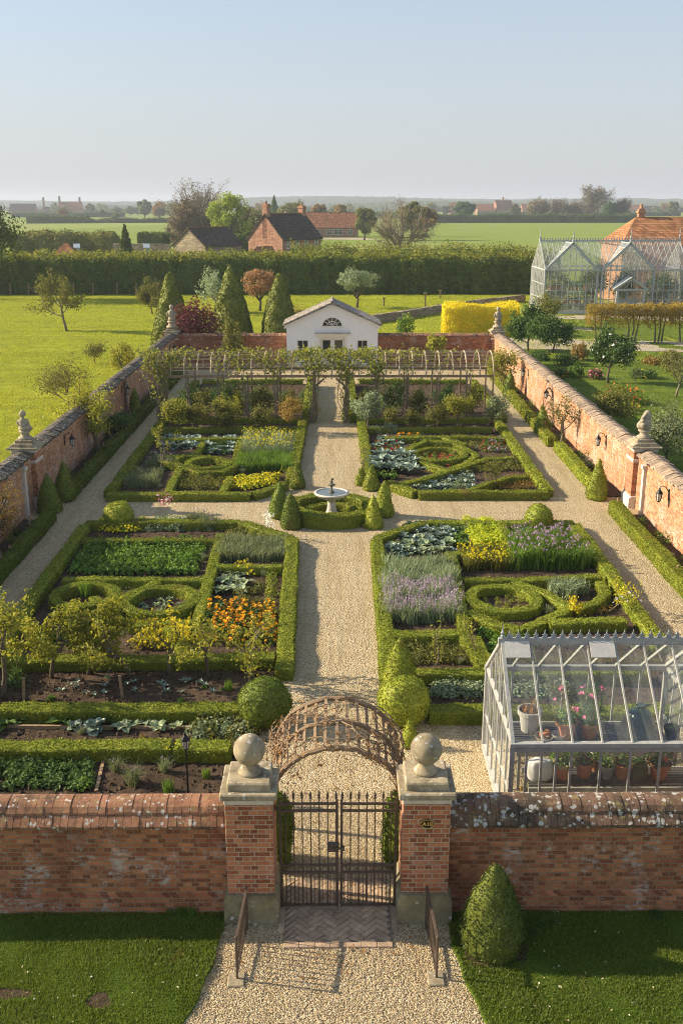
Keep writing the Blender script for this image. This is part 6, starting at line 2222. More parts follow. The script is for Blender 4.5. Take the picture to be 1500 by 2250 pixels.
def bench(y0, y1, label):
    z = .82
    x0, x1 = HX0 + .35, HX1 - .25
    t = thing('staging_bench', (x0, y0, 0), label, 'bench', 'staging benches in the near greenhouse')
    s = MB()
    k = int((y1 - y0) / .085)
    for i in range(k):
        y = y0 + .05 + (y1 - y0 - .1) * (i + .5) / k
        s.bb(x0, y - .028, z - .025, x1, y + .028, z)
    for i in range(9):
        x = x0 + (x1 - x0) * (i + .5) / 9
        s.bb(x - .03, y0 + .03, z - .045, x + .03, y1 - .03, z - .026)
    s.build('slatted_top', M['dark_wood'], t)
    f = MB(); f.bb(x0 - .02, y0 - .02, z - .12, x1 + .02, y0 + .02, z - .005); f.bb(x0 - .02, y1 - .02, z - .12, x1 + .02, y1 + .02, z - .005)
    f.build('apron', M['gframe'], t)
    for x in (x0 + .05, (x0 + x1) / 2, x1 - .05):
        for y in (y0 + .05, y1 - .05):
            l = MB(); l.bb(x - .025, y - .025, 0, x + .025, y + .025, z - .05); l.build('leg', M['gframe'], t)


M['dark_wood'] = plain('dark_slats', (.09, .085, .075), .8, nscale=10, nstr=.3)
bench(HY0 + .12, HY0 + .75, 'front staging bench behind the greenhouse glass')
bench(HY0 + 1.3, HY1 - .45, 'rear staging bench seen through the greenhouse roof')


def pot(mb, c, r, h):
    x, y, z = c
    mb.lathe([(.001, z), (r * .68, z), (r * .92, z + h * .8), (r * 1.06, z + h * .8), (r * 1.08, z + h), (r * .95, z + h), (r * .9, z + h * .86), (.001, z + h * .86)], 20, (x, y, 0))


def potted(x, y, z, r, h, plantfn, leafs, label, potmat='terracotta', group='potted plants in the near greenhouse', seed=0, name='potted_plant'):
    rg = np.random.default_rng(seed)
    t = thing(name, (x, y, z), label, 'potted plant', group)
    b = MB(); pot(b, (x, y, z), r, h); b.build('pot', M[potmat], t)
    s = MB(); s.lathe([(.001, z + h * .9), (r * .9, z + h * .88)], 16, (x, y, 0)); s.build('soil', M['soilpot'], t)
    p = MB(); plantfn(p, rg)
    p.v = [np.asarray(v) + np.array((x, y, z + h * .88)) for v in p.v]
    p.build('plant', [M[m] for m in leafs], t)


zb = .822
yb_ = HY0 + .42
potted(3.80, yb_, zb, .16, .3, mound(.24, .32, 200, .075), ['green'], 'large terracotta pot with pale green foliage on the front bench, next to the white sack', seed=1)
potted(4.16, yb_ + .05, zb, .155, .27, mound(.2, .3, 150, .065), ['deep'], 'yellowish glazed pot with dark foliage on the front bench', seed=2)
potted(4.52, yb_ - .02, zb, .115, .25, mound(.15, .22, 100, .06), ['green'], 'blue-grey metal bucket with a small plant on the front bench', 'zinc', seed=3)
potted(4.80, yb_ + .02, zb, .15, .26, mound(.2, .36, 170, .06), ['deep'], 'terracotta pot with a tall bush beside the green can', seed=4)
potted(5.40, yb_, zb, .18, .29, mound(.26, .32, 220, .075, 3, .07), ['deep', 'red'], 'wide terracotta pot with a red rose at the right of the front bench', seed=5)
potted(4.40, yb_ + .22, zb, .1, .17, mound(.13, .2, 70, .05, 3, .05), ['green', 'white'], 'small terracotta pot with white flower at the back of the front bench', seed=6)
ys = HY0 + 1.75
potted(4.14, ys, zb + .0, .19, .33, mound(.2, .3, 150, .075), ['green'], 'terracotta pot with a compact green plant on the rear bench', seed=7)
potted(4.56, ys + .02, zb, .18, .3, lambda p, r: (stems(.16, .75, 60, .02, .5)(p, r), mound(.3, .85, 420, .06, 11, .075)(p, r)), ['green', 'pink'], 'terracotta pot with a tall pink-flowered bush on the rear bench', seed=8)
potted(4.28, ys + .42, zb, .15, .26, lambda p, r: (mound(.26, .62, 260, .06, 6, .07)(p, r),), ['olive', 'pink'], 'pot with a pink-flowered bush at the back of the rear bench', seed=9)
potted(6.0, ys - .1, zb, .13, .25, mound(.14, .1, 40, .05), ['deep'], 'dark pot at the right end of the rear bench', 'black', seed=10)
potted(3.8, HY0 + .36, 0.02, .2, .36, mound(.2, .16, 60, .06), ['deep'], 'big terracotta pot on the ground under the front bench', seed=11)
potted(5.2, HY0 + .36, 0.02, .18, .3, mound(.12, .08, 30, .05), ['deep'], 'black pot on the ground under the front bench', 'black', seed=12)
potted(3.25, HY0 + .4, 0.02, .13, .2, mound(.26, .5, 220, .06, 5, .05), ['green', 'orange'], 'leafy orange-flowered pot plant on the ground in the front left corner', seed=13)
potted(3.52, ys + .25, zb, .21, .42, lambda p, r: (stems(.15, .3, 40, .012, .8)(p, r), mound(.17, .1, 50, .05)(p, r)), ['dead'], 'white bucket full of dark dry stems on the rear bench', 'white_board', seed=14)


def sack(x, y, z, w, h, mat, label, name, cat, seed, knot=True):
    rg = np.random.default_rng(seed)
    t = thing(name, (x, y, z), label, cat)
    if knot:
        prof = [(.001, 0), (.8, 0), (1.0, .12), (1.02, .35), (.9, .6), (.6, .8), (.25, .9), (.12, .93), (.2, .98), (.3, 1.03), (.001, 1.0)]
    else:
        prof = [(.001, 0), (.85, 0), (.95, .1), (1.0, .4), (.95, .75), (.8, .95), (.3, 1.0), (.001, 1.0)]
    n = 40
    pr = np.array(prof)
    q = np.linspace(0, len(pr) - 1, 34)
    pr = np.stack([np.interp(q, range(len(pr)), pr[:, i]) for i in range(2)], 1)
    b = MB(); b.lathe([(a * w, c * h) for a, c in pr], n, (0, 0, 0))
    v = b.v[0].astype(float)
    an = np.arctan2(v[:, 1], v[:, 0])
    v[:, :2] *= (1 + (.05 * np.sin(an * 9 + v[:, 2] * 6) + .04 * np.sin(an * 17 + 2)) * np.clip(v[:, 2:3] / h * 1.5, .2, 1)[:, 0])[:, None]
    v += wob(v, 8) * .02
    if not knot:
        v[:, 1] *= .55
    b.v[0] = v + np.array((x, y, z))
    b.build('body', M[mat], t, smooth=True)
    if knot:
        k = MB(); k.tube([(x, y, z + h * .93), (x + .08, y, z + h * 1.0), (x + .2, y, z + h * 1.07)], [.03, .035, .015], 6); k.tube([(x, y, z + h * .93), (x - .06, y, z + h * 1.02)], [.03, .012], 6)
        k.build('knot', M[mat], t)


sack(5.42, ys - .02, zb, .29, .62, 'plastic_bag', 'tied dark green plastic sack on the rear bench of the greenhouse', 'plastic_sack', 'sack', 1)
sack(3.40, yb_ - .02, zb, .22, .36, 'white_bag', 'white plastic sack at the left end of the front bench', 'plastic_sack', 'sack', 2, False)


def can():
    x, y, z = 5.06, yb_, zb
    t = thing('watering_can', (x, y, z), 'dark green can with handle between the pots on the front bench', 'watering can')
    b = MB(); b.bevbox(x - .13, y - .1, z, x + .13, y + .1, z + .27, .03); b.prism([(x - .1, z + .271), (x + .1, z + .271), (x + .04, z + .34), (x - .04, z + .34)], 'y', y - .07, y + .07)
    b.build('body', M['greencan'], t)
    h = MB(); h.tube([(x + .1, y, z + .2), (x + .17, y, z + .3), (x + .08, y, z + .4), (x, y, z + .34)], .014, 6); h.build('handle', M['greencan'], t)


can()
for x, y, r, h, mat, lab in ((3.72, ys - .12, .17, .09, 'stone', 'shallow stone dish of pot shards on the rear bench'), (3.98, ys - .1, .13, .12, 'white_board', 'white bowl beside the stone dish on the rear bench')):
    b = MB(); b.lathe([(.001, zb), (r * .7, zb), (r, zb + h), (r * .92, zb + h), (r * .6, zb + .03), (.001, zb + .03)], 20, (x, y, 0))
    T(b.build('dish', M[mat], org=(x, y, zb)), lab, 'dish')
b = MB(); b.bar((3.66, ys - .13, zb + .1), (3.82, ys - .05, zb + .13), .09, .07); T(b.build('pot_shard', M['terracotta'], org=(3.7, ys, zb)), 'broken terracotta shard lying in the stone dish', 'shard')
# ================================================================== big greenhouse on the right
def big_greenhouse():
    X0, X1, Y0, Y1, E, Rr = 19.75, 33.2, 96.4, 103.0, 4.05, 6.6
    YM = (Y0 + Y1) / 2
    t = thing('greenhouse', (X0, Y0, 0), 'large far glass greenhouse with two front gables and crested ridge', 'greenhouse', 'glass greenhouses')
    f = MB()
    gab = ((22.2, 2.45), (27.55, 2.45))
    for x in (X0, X1):
        for y in (Y0, Y1):
            f.bb(x - .06, y - .06, 0, x + .06, y + .06, E)
        f.bar((x, Y0, E), (x, Y1, E), .1, .1)
        f.bar((x, Y0, E), (x, YM, Rr), .1, .09); f.bar((x, Y1, E), (x, YM, Rr), .1, .09)
    f.bar((X0, Y0, E), (X1, Y0, E), .12, .12); f.bar((X0, Y1, E), (X1, Y1, E), .1, .1)
    f.bar((X0, YM, Rr), (X1, YM, Rr), .12, .12)
    for c, h in gab:
        for s in (-1, 1):
            f.bar((c + s * h, Y0 - .06, E), (c, Y0 - .06, Rr - .1), .13, .22)
            f.bar((c + s * h, Y0, E), (c, YM - .05, Rr - .1), .06, .06)
        f.bar((c, Y0, Rr - .1), (c, YM, Rr - .1), .1, .1)
        f.bb(c - h - .07, Y0 - .09, 0, c - h + .07, Y0 + .05, E); f.bb(c + h - .07, Y0 - .09, 0, c + h + .07, Y0 + .05, E)
    for z in (1.35, 2.7):
        f.bar((X0, Y0, z), (X1, Y0, z), .05, .05); f.bar((X0, Y0, z), (X0, Y1, z), .05, .05); f.bar((X1, Y0, z), (X1, Y1, z), .05, .05)
    f.build('frame', M['vframe'], t)
    n = 24
    for k in range(1, n):
        x = X0 + (X1 - X0) * k / n
        b = MB(); b.bb(x - .025, Y0 - .03, .4, x + .025, Y0 + .03, E)
        for c, h in gab:
            if abs(x - c) < h - .05:
                b.bb(x - .025, Y0 - .03, E, x + .025, Y0 + .03, E + (Rr - .1 - E) * (1 - abs(x - c) / h))
        b.build('glazing_bar', M['vframe'], t)
        b = MB(); b.bar((x, Y0, E), (x, YM, Rr), .035, .05); b.bar((x, Y1, E), (x, YM, Rr), .035, .05); b.bb(x - .02, Y1 - .03, .4, x + .02, Y1 + .03, E)
        b.build('glazing_bar', M['vframe'], t)
    for x in (X0, X1):
        for k in range(1, 9):
            y = Y0 + (Y1 - Y0) * k / 9
            b = MB(); b.bb(x - .025, y - .025, .4, x + .025, y + .025, E + (Rr - E) * (1 - abs(y - YM) / (YM - Y0))); b.build('glazing_bar', M['vframe'], t)
    for c, h in gab:
        for s in (-1, 1):
            for k in range(1, 6):
                q = k / 6
                b = MB(); b.bar((c + s * h * (1 - q), Y0, E + (Rr - .1 - E) * q), (c + s * h * (1 - q) * .0 + s * h * (1 - q), Y0 + (YM - Y0) * q, E + (Rr - .1 - E) * q), .035, .04)
                b.build('glazing_bar', M['vframe'], t)
            g = MB(); g.add([(c + s * h, Y0, E), (c, Y0, Rr - .12), (c, YM, Rr - .12)], [(0, 1, 2)]); g.build('roof_glass', M['oldglass'], t)
        g = MB(); g.add([(c - h, Y0, E + .02), (c + h, Y0, E + .02), (c, Y0, Rr - .12)], [(0, 1, 2)]); g.build('gable_glass', M['oldglass'], t)
    for y in (Y0, Y1):
        g = MB(); g.add([(X0, y, .4), (X1, y, .4), (X1, y, E - .02), (X0, y, E - .02)], [(0, 1, 2, 3)]); g.build('wall_glass', M['oldglass'], t)
        g = MB(); g.add([(X0, y, E + .03), (X1, y, E + .03), (X1, YM, Rr - .02), (X0, YM, Rr - .02)], [(0, 1, 2, 3)]); g.build('roof_glass', M['oldglass'], t)
    for x in (X0, X1):
        g = MB(); g.add([(x, Y0, .4), (x, Y1, .4), (x, Y1, E), (x, YM, Rr - .03), (x, Y0, E)], [(0, 1, 2, 3, 4)]); g.build('gable_glass', M['oldglass'], t)
    p = MB(); p.bb(X0 - .08, Y0 - .1, 0, X1 + .08, Y0 + .1, .38); p.bb(X0 - .08, Y1 - .1, 0, X1 + .08, Y1 + .1, .38); p.bb(X0 - .08, Y0 + .1, 0, X0 + .1, Y1 - .1, .38); p.bb(X1 - .1, Y0 + .1, 0, X1 + .08, Y1 - .1, .38)
    p.build('plinth', M['pale'], t)
    c = MB()
    for k in range(52):
        x = X0 + (X1 - X0) * (k + .5) / 52
        c.prism([(x - .09, Rr + .06), (x + .09, Rr + .06), (x + .03, Rr + .14), (x + .06, Rr + .2), (x, Rr + .34), (x - .06, Rr + .2), (x - .03, Rr + .14)], 'y', YM - .02, YM + .02)
    c.build('ridge_cresting', M['zinc'], t)
    for x, y in ((X0, YM), (X1, YM), (gab[0][0], Y0), (gab[1][0], Y0)):
        b = MB(); b.lathe([(.001, Rr), (.12, Rr), (.1, Rr + .2), (.05, Rr + .25), (.09, Rr + .45), (.03, Rr + .6), (.05, Rr + .75), (.001, Rr + 1.4)], 8, (x, y, 0)); b.build('finial', M['zinc'], t)
    # porch
    a, b_, yp = 26.2, 28.9, Y0 - 1.3
    m = (a + b_) / 2
    q = MB()
    for x in (a + .1, b_ - .1):
        q.bb(x - .09, yp - .09, 0, x + .09, yp + .09, 2.3)
    q.bar((a - .15, yp, 2.35), (b_ + .15, yp, 2.35), .12, .14)
    for s, x in ((1, a), (-1, b_)):
        q.bar((x, yp, 2.4), (x, Y0 - .1, 2.4), .1, .12)
        q.bar((x - s * .2, yp - .05, 2.38), (m, yp - .05, 3.4), .1, .2)
        q.bar((x + s * .7, yp, 2.42), (m, yp, 3.25), .05)
    q.bar((m, yp, 2.42), (m, yp, 3.3), .06)
    q.build('porch', M['vframe'], t)
    r = MB()
    for s, x in ((1, a - .25), (-1, b_ + .25)):
        r.add([(x, yp - .15, 2.46), (x, Y0 - .1, 2.46), (m, Y0 - .1, 3.52), (m, yp - .15, 3.52), (x, yp - .15, 2.40), (x, Y0 - .1, 2.40), (m, Y0 - .1, 3.46), (m, yp - .15, 3.46)], [(0, 1, 2, 3), (7, 6, 5, 4), (0, 3, 7, 4), (1, 0, 4, 5), (2, 1, 5, 6)])
    r.build('porch_roof', M['vframe'], t)
    for s in (0, 1):
        d = MB(); xa = m - .85 + s * .86
        d.bb(xa, Y0 - .16, .1, xa + .84, Y0 - .1, 1.25); d.bb(xa, Y0 - .16, 1.25, xa + .1, Y0 - .1, 2.2); d.bb(xa + .74, Y0 - .16, 1.25, xa + .84, Y0 - .1, 2.2); d.bb(xa + .1, Y0 - .16, 2.08, xa + .74, Y0 - .1, 2.2)
        d.build('door', M['bluegrey'], t)
    # staging and plants inside
    for z, k0 in ((.9, 0), (2.15, 1)):
        s = MB(); s.bb(X0 + .4, Y0 + .5, z - .08, X0 + 5.6, Y0 + 1.5, z); s.bb(X0 + 9.3, Y0 + .5, z - .08, X1 - .4, Y0 + 1.5, z)
        T(s.build('plant_shelf', M['vframe'], org=(X0, Y0, z)), 'lower plant shelf inside the large greenhouse' if k0 == 0 else 'upper plant shelf inside the large greenhouse', 'shelf')
        for i in range(15):
            x = X0 + .7 + i * .37 if i < 12 else X0 + 9.8 + (i - 12) * 1.0
            leaf = ['green', 'deep', 'sage', 'young', 'olive'][rng.integers(5)]
            lv = ['lower', 'upper'][k0]
            potted(x, Y0 + .95 + rng.normal(0, .15), z + .002, rng.uniform(.14, .22), rng.uniform(.3, .42), mound(rng.uniform(.25, .4), rng.uniform(.35, .7), 90, .14), [leaf], f'potted plant on the {lv} shelf inside the large far greenhouse', 'terracotta' if rng.random() < .7 else 'white_board', f'pots on the {lv} shelf of the far greenhouse', 400 + i + 20 * k0)
    for i in range(9):
        x = X0 + .6 + i * .62 if i < 8 else X0 + 12
        potted(x, Y0 + .45, .02, .2, .36, mound(.38, .6, 90, .14), [['green', 'white', 'sage'][i % 3]], 'potted plant on the floor behind the glass of the large far greenhouse', 'white_board' if i % 3 == 1 else 'terracotta', 'floor pots in the far greenhouse', 440 + i)
    for i, (x, y, h) in enumerate(((X0 + 2.0, YM + .6, 3.9), (X0 + 5.8, YM + 1.4, 4.6), (X0 + 9.2, YM + 1.2, 4.0), (X0 + 12.0, YM + .8, 3.6))):
        grow_tree('indoor_tree', (x, y), h, Spec(lv=2, nb=(8, 5), ratio=(.5, .5), leaf='grey', ls=.22, nl=14, sc=.25, th=.3, lenf=.75), 'leafy tree inside the large greenhouse, ' + ['left end', 'between the gables', 'behind the porch', 'right end'][i], group='trees inside the far greenhouse', seed=450 + i)


M['bluegrey'] = plain('blue_grey_paint', (.36, .4, .42), .5, nscale=3, nstr=.08)
big_greenhouse()
M['rooftile'] = tilemat('orange_roof_tile', (.36, .155, .065), (.52, .26, .12), .35, .22, wid=.3)
M['rooftile2'] = tilemat('red_roof_tile', (.3, .12, .06), (.48, .22, .1), .4, .25, wid=.35)
M['roofdark'] = tilemat('dark_roof_tile', (.07, .053, .038), (.13, .1, .07), .4, .25, wid=.35)
M['farbrick'] = brickmat('house_brick', (.3, .12, .065), (.44, .2, .11), (.4, .32, .24), .5, .4, scale=1.6, seed=4.0)
M['flint'] = brickmat('rubble_wall', (.22, .17, .11), (.36, .28, .18), (.32, .27, .2), .4, .5, scale=2.2, seed=7.0)
M['barnbrick'] = brickmat('barn_brick', (.38, .15, .07), (.52, .24, .12), (.45, .36, .26), .4, .3, scale=1.4, seed=9.0)
M['whitewin'] = simple('white_window_paint', (.75, .75, .72), .5)


# ================================================================== buildings beyond the hedge
def building(name, x, y, W, L, ang, eave, ridge, wallm, roofm, label, cat='house', group=None, over=.3, hip=False, wins=(), chim=(), doors=(), thick=.22, hipk=None):
    """gabled building; local +x runs along the ridge, the near gable stands at x=0; side windows on the y=-W/2 wall"""
    t = thing(name, (x, y, 0), label, cat, group)
    t['_org'] = [0, 0, 0]
    t.rotation_euler = (0, 0, ang)
    hw = W / 2
    b = MB()
    if hip:
        b.bb(0, -hw, 0, L, hw, eave)
    else:
        b.prism([(-hw, 0), (hw, 0), (hw, eave), (0, ridge - .05), (-hw, eave)], 'x', 0, L)
    b.build('wall', wallm, t)
    r = MB()
    sl = (ridge - eave) / hw
    e = hw + over
    ze = ridge - sl * e
    if hip:
        k = hipk or min(hw, L / 2 - .01)
        v = [(-over, -e, ze), (L + over, -e, ze), (L + over, e, ze), (-over, e, ze), (k, 0, ridge), (L - k, 0, ridge)]
        r.add(v, [(0, 1, 5, 4), (2, 3, 4, 5), (1, 2, 5), (3, 0, 4), (3, 2, 1, 0)])
    else:
        for s in (-1, 1):
            p = [(0, ridge), (s * e, ze), (s * e, ze + thick), (0, ridge + thick)]
            r.prism(p if s > 0 else p[::-1], 'x', -over * .6, L + over * .6)
    ro = r.build('roof', roofm, t)
    if not hip:
        rr = MB(); rr.tube([(-over * .6 - .02, 0, ridge + thick), (L + over * .6 + .02, 0, ridge + thick)], .09, 6); rr.build('ridge_tile', M['rooftile'], ro)
    for (cx, cy, w, z) in chim:
        c = MB(); c.bb(cx - w / 2, cy - w / 2, eave, cx + w / 2, cy + w / 2, z); c.bb(cx - w / 2 - .1, cy - w / 2 - .1, z - .45, cx + w / 2 + .1, cy + w / 2 + .1, z - .2)
        c.lathe([(.001, z), (.2, z), (.16, z + .5), (.13, z + .5), (.001, z + .45)], 8, (cx, cy, 0))
        c.build('chimney', wallm, ro)
    for (wx, wz, ww, wh) in wins:
        f = MB(); yy = -hw
        f.bb(wx - ww / 2 - .08, yy - .06, wz - .08, wx + ww / 2 + .08, yy - .003, wz); f.bb(wx - ww / 2 - .08, yy - .05, wz + wh, wx + ww / 2 + .08, yy - .003, wz + wh + .1)
        f.bb(wx - ww / 2 - .08, yy - .05, wz, wx - ww / 2, yy - .003, wz + wh); f.bb(wx + ww / 2, yy - .05, wz, wx + ww / 2 + .08, yy - .003, wz + wh)
        f.bb(wx - .04, yy - .045, wz, wx + .04, yy - .003, wz + wh); f.bb(wx - ww / 2, yy - .042, wz + wh / 2 - .04, wx + ww / 2, yy - .003, wz + wh / 2 + .04)
        o = f.build('window', M['whitewin'], t)
        g = MB(); g.bb(wx - ww / 2 + .01, yy - .02, wz + .01, wx + ww / 2 - .01, yy - .005, wz + wh - .01); g.build('pane', M['darkglass'], o)
    for (wx, ww, wh) in doors:
        f = MB(); f.bb(wx - ww / 2, -hw - .05, .02, wx + ww / 2, -hw - .003, wh); f.build('door', M['slate'], t)
    return t


def at(px, depth):
    """world X of a photo column at a forward distance"""
    return (px - 735) / 2200 * (depth * .956 + 2.0)


M['skylight'] = plain('skylight_glass', (.3, .36, .4), .2, nscale=2, nstr=.1)
Yb = 165
building('stone_barn', at(372, Yb) + 3.0, Yb + 1.2, 6.6, 9.5, R(57), 3.6, 6.15, M['flint'], M['roofdark'], 'rubble stone barn with dark mossy roof behind the tall hedge', 'barn', wins=((2.2, 1.3, .9, 1.3), (5.4, 1.3, .9, 1.3), (8.0, .3, 1.0, 1.9)))
Yb = 176
building('brick_farmhouse', at(537, Yb) + 3.4, Yb + 2, 7.4, 11.5, R(56), 4.3, 8.2, M['farbrick'], M['roofdark'], 'red brick farmhouse with dark roof and tall end chimney behind the hedge', 'house',
         wins=tuple((x, z, .85, 1.35) for x in (1.5, 4.2, 7.0, 10.0) for z in (.6, 2.75)), chim=((.5, 0, 1.0, 10.0), (10.9, 0, 1.0, 9.7)))
building('outhouse', at(563, 170), 170, 2.8, 3.4, R(45), 1.6, 3.0, M['farbrick'], M['rooftile2'], 'small tiled outhouse in front of the brick farmhouse gable', 'outhouse', over=.2)
Yb = 330
building('long_cottage', at(657, Yb), Yb, 8, 18.5, R(2), 3.0, 7.2, M['farbrick'], M['rooftile2'], 'long low red brick cottage with an orange tiled roof, far behind the farmhouse', 'house', wins=tuple((x, .9, w_, 1.4) for x, w_ in ((5.0, 2.4), (9.5, 1.4), (12.2, 2.6), (16.0, 1.2))))
Yb = 148
building('tiled_shed', at(98, Yb), Yb + 2.5, 5.0, 5.3, R(0), 2.3, 4.6, M['farbrick'], M['rooftile2'], 'shed with a pyramid of red tiles peeping over the tall hedge', 'shed', hip=True)
building('brick_barn', 29.7, 111, 8.5, 34, R(0), 6.1, 8.7, M['barnbrick'], M['rooftile'], 'big brick barn with orange tiled roof behind the large greenhouse', 'barn', hip=True, hipk=2.4, chim=((2.9, .2, .6, 9.5),))
building('brick_wing', 38.2, 98.0, 7.0, 9, R(90), 4.6, 7.0, M['barnbrick'], M['rooftile2'], 'brick wing with sloping tiled roof at the right edge beside the large greenhouse', 'barn')
for px, Yd, W_, L_, a, e_, r_, rm, lab, ch in ((26, 1000, 12, 24, 4, 3.5, 10, 'roofdark', 'long dark roofed barn, leftmost on the far left skyline', ()), (97, 1010, 10, 18, 4, 3, 7, 'roofdark', 'low dark wing between the barn and the house on the far left', ((1, 0, 1.6, 16),)), (132, 1015, 12, 22, 6, 5, 11.5, 'rooftile2', 'far left farmhouse with two chimneys', ((1, 0, 1.8, 17), (20, 0, 1.8, 16))),
                                               (987, 1000, 12, 14, 5, 5, 11, 'rooftile2', 'small red roofed house, leftmost on the far right skyline', ()), (1046, 980, 12, 16, 3, 4, 9.5, 'rooftile2', 'long red roofed barn on the far right skyline', ()), (1086, 985, 13, 17, 20, 5, 13, 'rooftile2', 'steep roofed red farmhouse on the far right skyline', ((8, 0, 1.5, 16),)),
                                               (1144, 1040, 12, 20, 4, 4, 10, 'rooftile2', 'red roofed barn partly behind the bare trees on the right', ()), (1376, 1150, 10, 14, 4, 4, 8.5, 'rooftile2', 'distant red house right of the tree row', ()), (1406, 1160, 10, 18, 3, 3.5, 7.5, 'roofdark', 'distant dark roofed house at the far right', ())):
    building('far_farmhouse', at(px, Yd), Yd, W_, L_, R(a), e_, r_, M['farbrick'], M[rm], lab, 'house', 'farm buildings on the skyline', chim=ch, wins=((L_ * .3, 1, 1.5, 2), (L_ * .7, 1, 1.5, 2)))
for px, py, lab in ((173, 553, 'left of the dark conifer'), (325, 540, 'right of the dark conifer')):
    X = at(px, 172); m = MB(); m.add([(X - .55, 171, 3.1), (X + .55, 171, 3.1), (X + .3, 172.2, 3.7), (X - .8, 172.2, 3.7), (X - .55, 171, 3.0), (X + .55, 171, 3.0), (X + .3, 172.2, 3.6), (X - .8, 172.2, 3.6)], [(0, 1, 2, 3), (7, 6, 5, 4), (0, 4, 5, 1), (1, 5, 6, 2), (2, 6, 7, 3), (3, 7, 4, 0)])
    m.bb(X - .5, 171.3, 0, X + .3, 172.0, 3.02)
    T(m.build('glass_frame_roof', M['skylight'], org=(X, 171, 0)), 'small pale glazed lean-to roof behind the tall hedge, ' + lab, 'lean-to')

def lowwall(pts, h, w, mat, label):
    c0 = np.mean(np.array(pts), axis=0)
    P_ = resample(pts, .6)
    mb = MB()
    k = len(P_); tg = unit(np.gradient(P_, axis=0)); nr = np.stack([-tg[:, 1], tg[:, 0]], 1)
    v = []
    for i in range(k):
        for o, z in ((-.5, 0), (-.5, h), (.5, h), (.5, 0)):
            v.append((P_[i][0] + nr[i][0] * w * o, P_[i][1] + nr[i][1] * w * o, z + (rng.normal(0, .025) if z else 0)))
    f = [(i * 4 + j, i * 4 + j + 1, i * 4 + 5 + j, i * 4 + 4 + j) for i in range(k - 1) for j in range(3)]
    f += [(0, 1, 2, 3), (k * 4 - 1, k * 4 - 2, k * 4 - 3, k * 4 - 4)]
    mb.add(v, f)
    T(mb.build('stone_wall', mat, org=(c0[0], c0[1], 0)), label, 'wall')


lowwall([(at(250, 186), 186), (at(375, 184), 184)], 3.2, .5, M['flint'], 'old brown garden wall running left from the stone barn')
lowwall([G(800, 712), G(905, 697), G(1010, 678), G(1150, 662)], .7, .4, M['flint'], 'low dry stone wall curving across the grass behind the garden house')


# ================================================================== trees
M['twig'] = leafmat('twig_haze', (.13, .1, .06), (.25, .2, .11), .1)
big = dict(lv=3, nb=(7, 6, 5), ratio=(.62, .6, .55), ang=(.85, .75, .7), sides=(7, 5, 3, 3), up=.1, wig=.14, th=.3, lenf=.55)


def dome_tree(name, x, y, h, r, mat, ls, label, group, seed, low=.16, n=5200, cat='tree'):
    rg = np.random.default_rng(seed)
    t = thing(name, (x, y, 0), label, cat, group)
    a = MB(); a.tube([(x, y, 0), (x + .02 * h, y, h * .2), (x, y, h * .5)], [h * .035, h * .026, h * .014], 7)
    for k in range(6):
        an = k * 1.05 + rg.uniform(0, .5)
        a.tube([(x, y, h * .22), (x + r * .35 * math.cos(an), y + r * .35 * math.sin(an), h * .42), (x + r * .6 * math.cos(an), y + r * .6 * math.sin(an), h * .62)], [h * .016, h * .011, h * .005], 5)
    a.build('trunk', M['bark'], t, smooth=True)
    nl = 26
    lob = unit(rg.normal(size=(nl, 3))) * rg.uniform(.45, .78, (nl, 1))
    lr = rg.uniform(.22, .38, nl)
    i = rg.integers(0, nl, n)
    u = unit(rg.normal(size=(n, 3)))
    C = lob[i] + u * lr[i][:, None] * rg.random((n, 1)) ** .3
    zc, hz = h * (1 + low) / 2, h * (1 - low) / 2
    C = C * np.array((r, r, hz)) + np.array((x, y, zc))
    m = MB(); leaf_quads(m, C, u + unit(C - np.array((x, y, zc))) * .7, ls, 0, .6, rg=rg, w=.65)
    m.build('crown', M[mat], t)
    return t


def ftree(name, px, pyt, Y, label, sp, cat='tree', group=None, seed=0):
    X = at(px, Y)
    z = GY(px, pyt, Y)[1]
    if name == 'broadleaf_tree' and sp.get('nl', 0) >= 5:
        return dome_tree(name, X, Y, z, sp.pop('wpx', 0) / 2200 * Y / 2 or z * .42, sp['leaf'], sp['ls'], label, group, seed)
    sp.setdefault('rmin', .00011 * Y)
    if sp.get('leaf') == 'rust' and name == 'bare_tree':
        sp.update(leaf='twig', nl=2, ls=2.0, lw=.12)
    sp.pop('wpx', 0)
    return grow_tree(name, (X, Y), z, Spec(**{**big, **sp}), label, cat, group, seed)


BG = 'trees beyond the tall hedge'
ftree('bare_tree', 452, 384, 238, 'tall bare branching tree, highest on the skyline', dict(lv=3, nb=(9, 8, 7), ls=1.1, nl=1, sc=.5, leaf='twig', lw=.1, thick=.024, lenf=.45, ratio=(.85, .62, .55), ang=(.8, .75, .7), th=.25), group=BG, seed=500)
ftree('bare_tree', 425, 432, 228, 'brown twiggy lower tree under the tallest bare tree', dict(nb=(11, 8, 6), ls=.9, nl=4, sc=.6, leaf='twig', lw=.14, thick=.02, lenf=.5, ang=(1.1, .8, .7), th=.12, ratio=(.8, .6, .55)), group=BG, seed=501)
ftree('broadleaf_tree', 508, 418, 222, 'bright yellow-green rounded tree left of the farmhouse', dict(ls=.5, nl=16, leaf='spring', wpx=104), group=BG, seed=502)
ftree('broadleaf_tree', 552, 452, 230, 'olive tree just behind the bright yellow-green tree', dict(nb=(9, 6, 5), ls=.5, nl=12, sc=.5, leaf='olive', th=.15), group=BG, seed=503)
ftree('bare_tree', 868, 424, 180, 'wide bare spreading tree right of the long cottage', dict(nb=(11, 8, 7), ls=.7, nl=1, sc=.35, leaf='twig', lw=.07, bark='bark2', thick=.03, lenf=.45, ratio=(.9, .62, .55), ang=(1.1, .8, .7), th=.18), group=BG, seed=504)
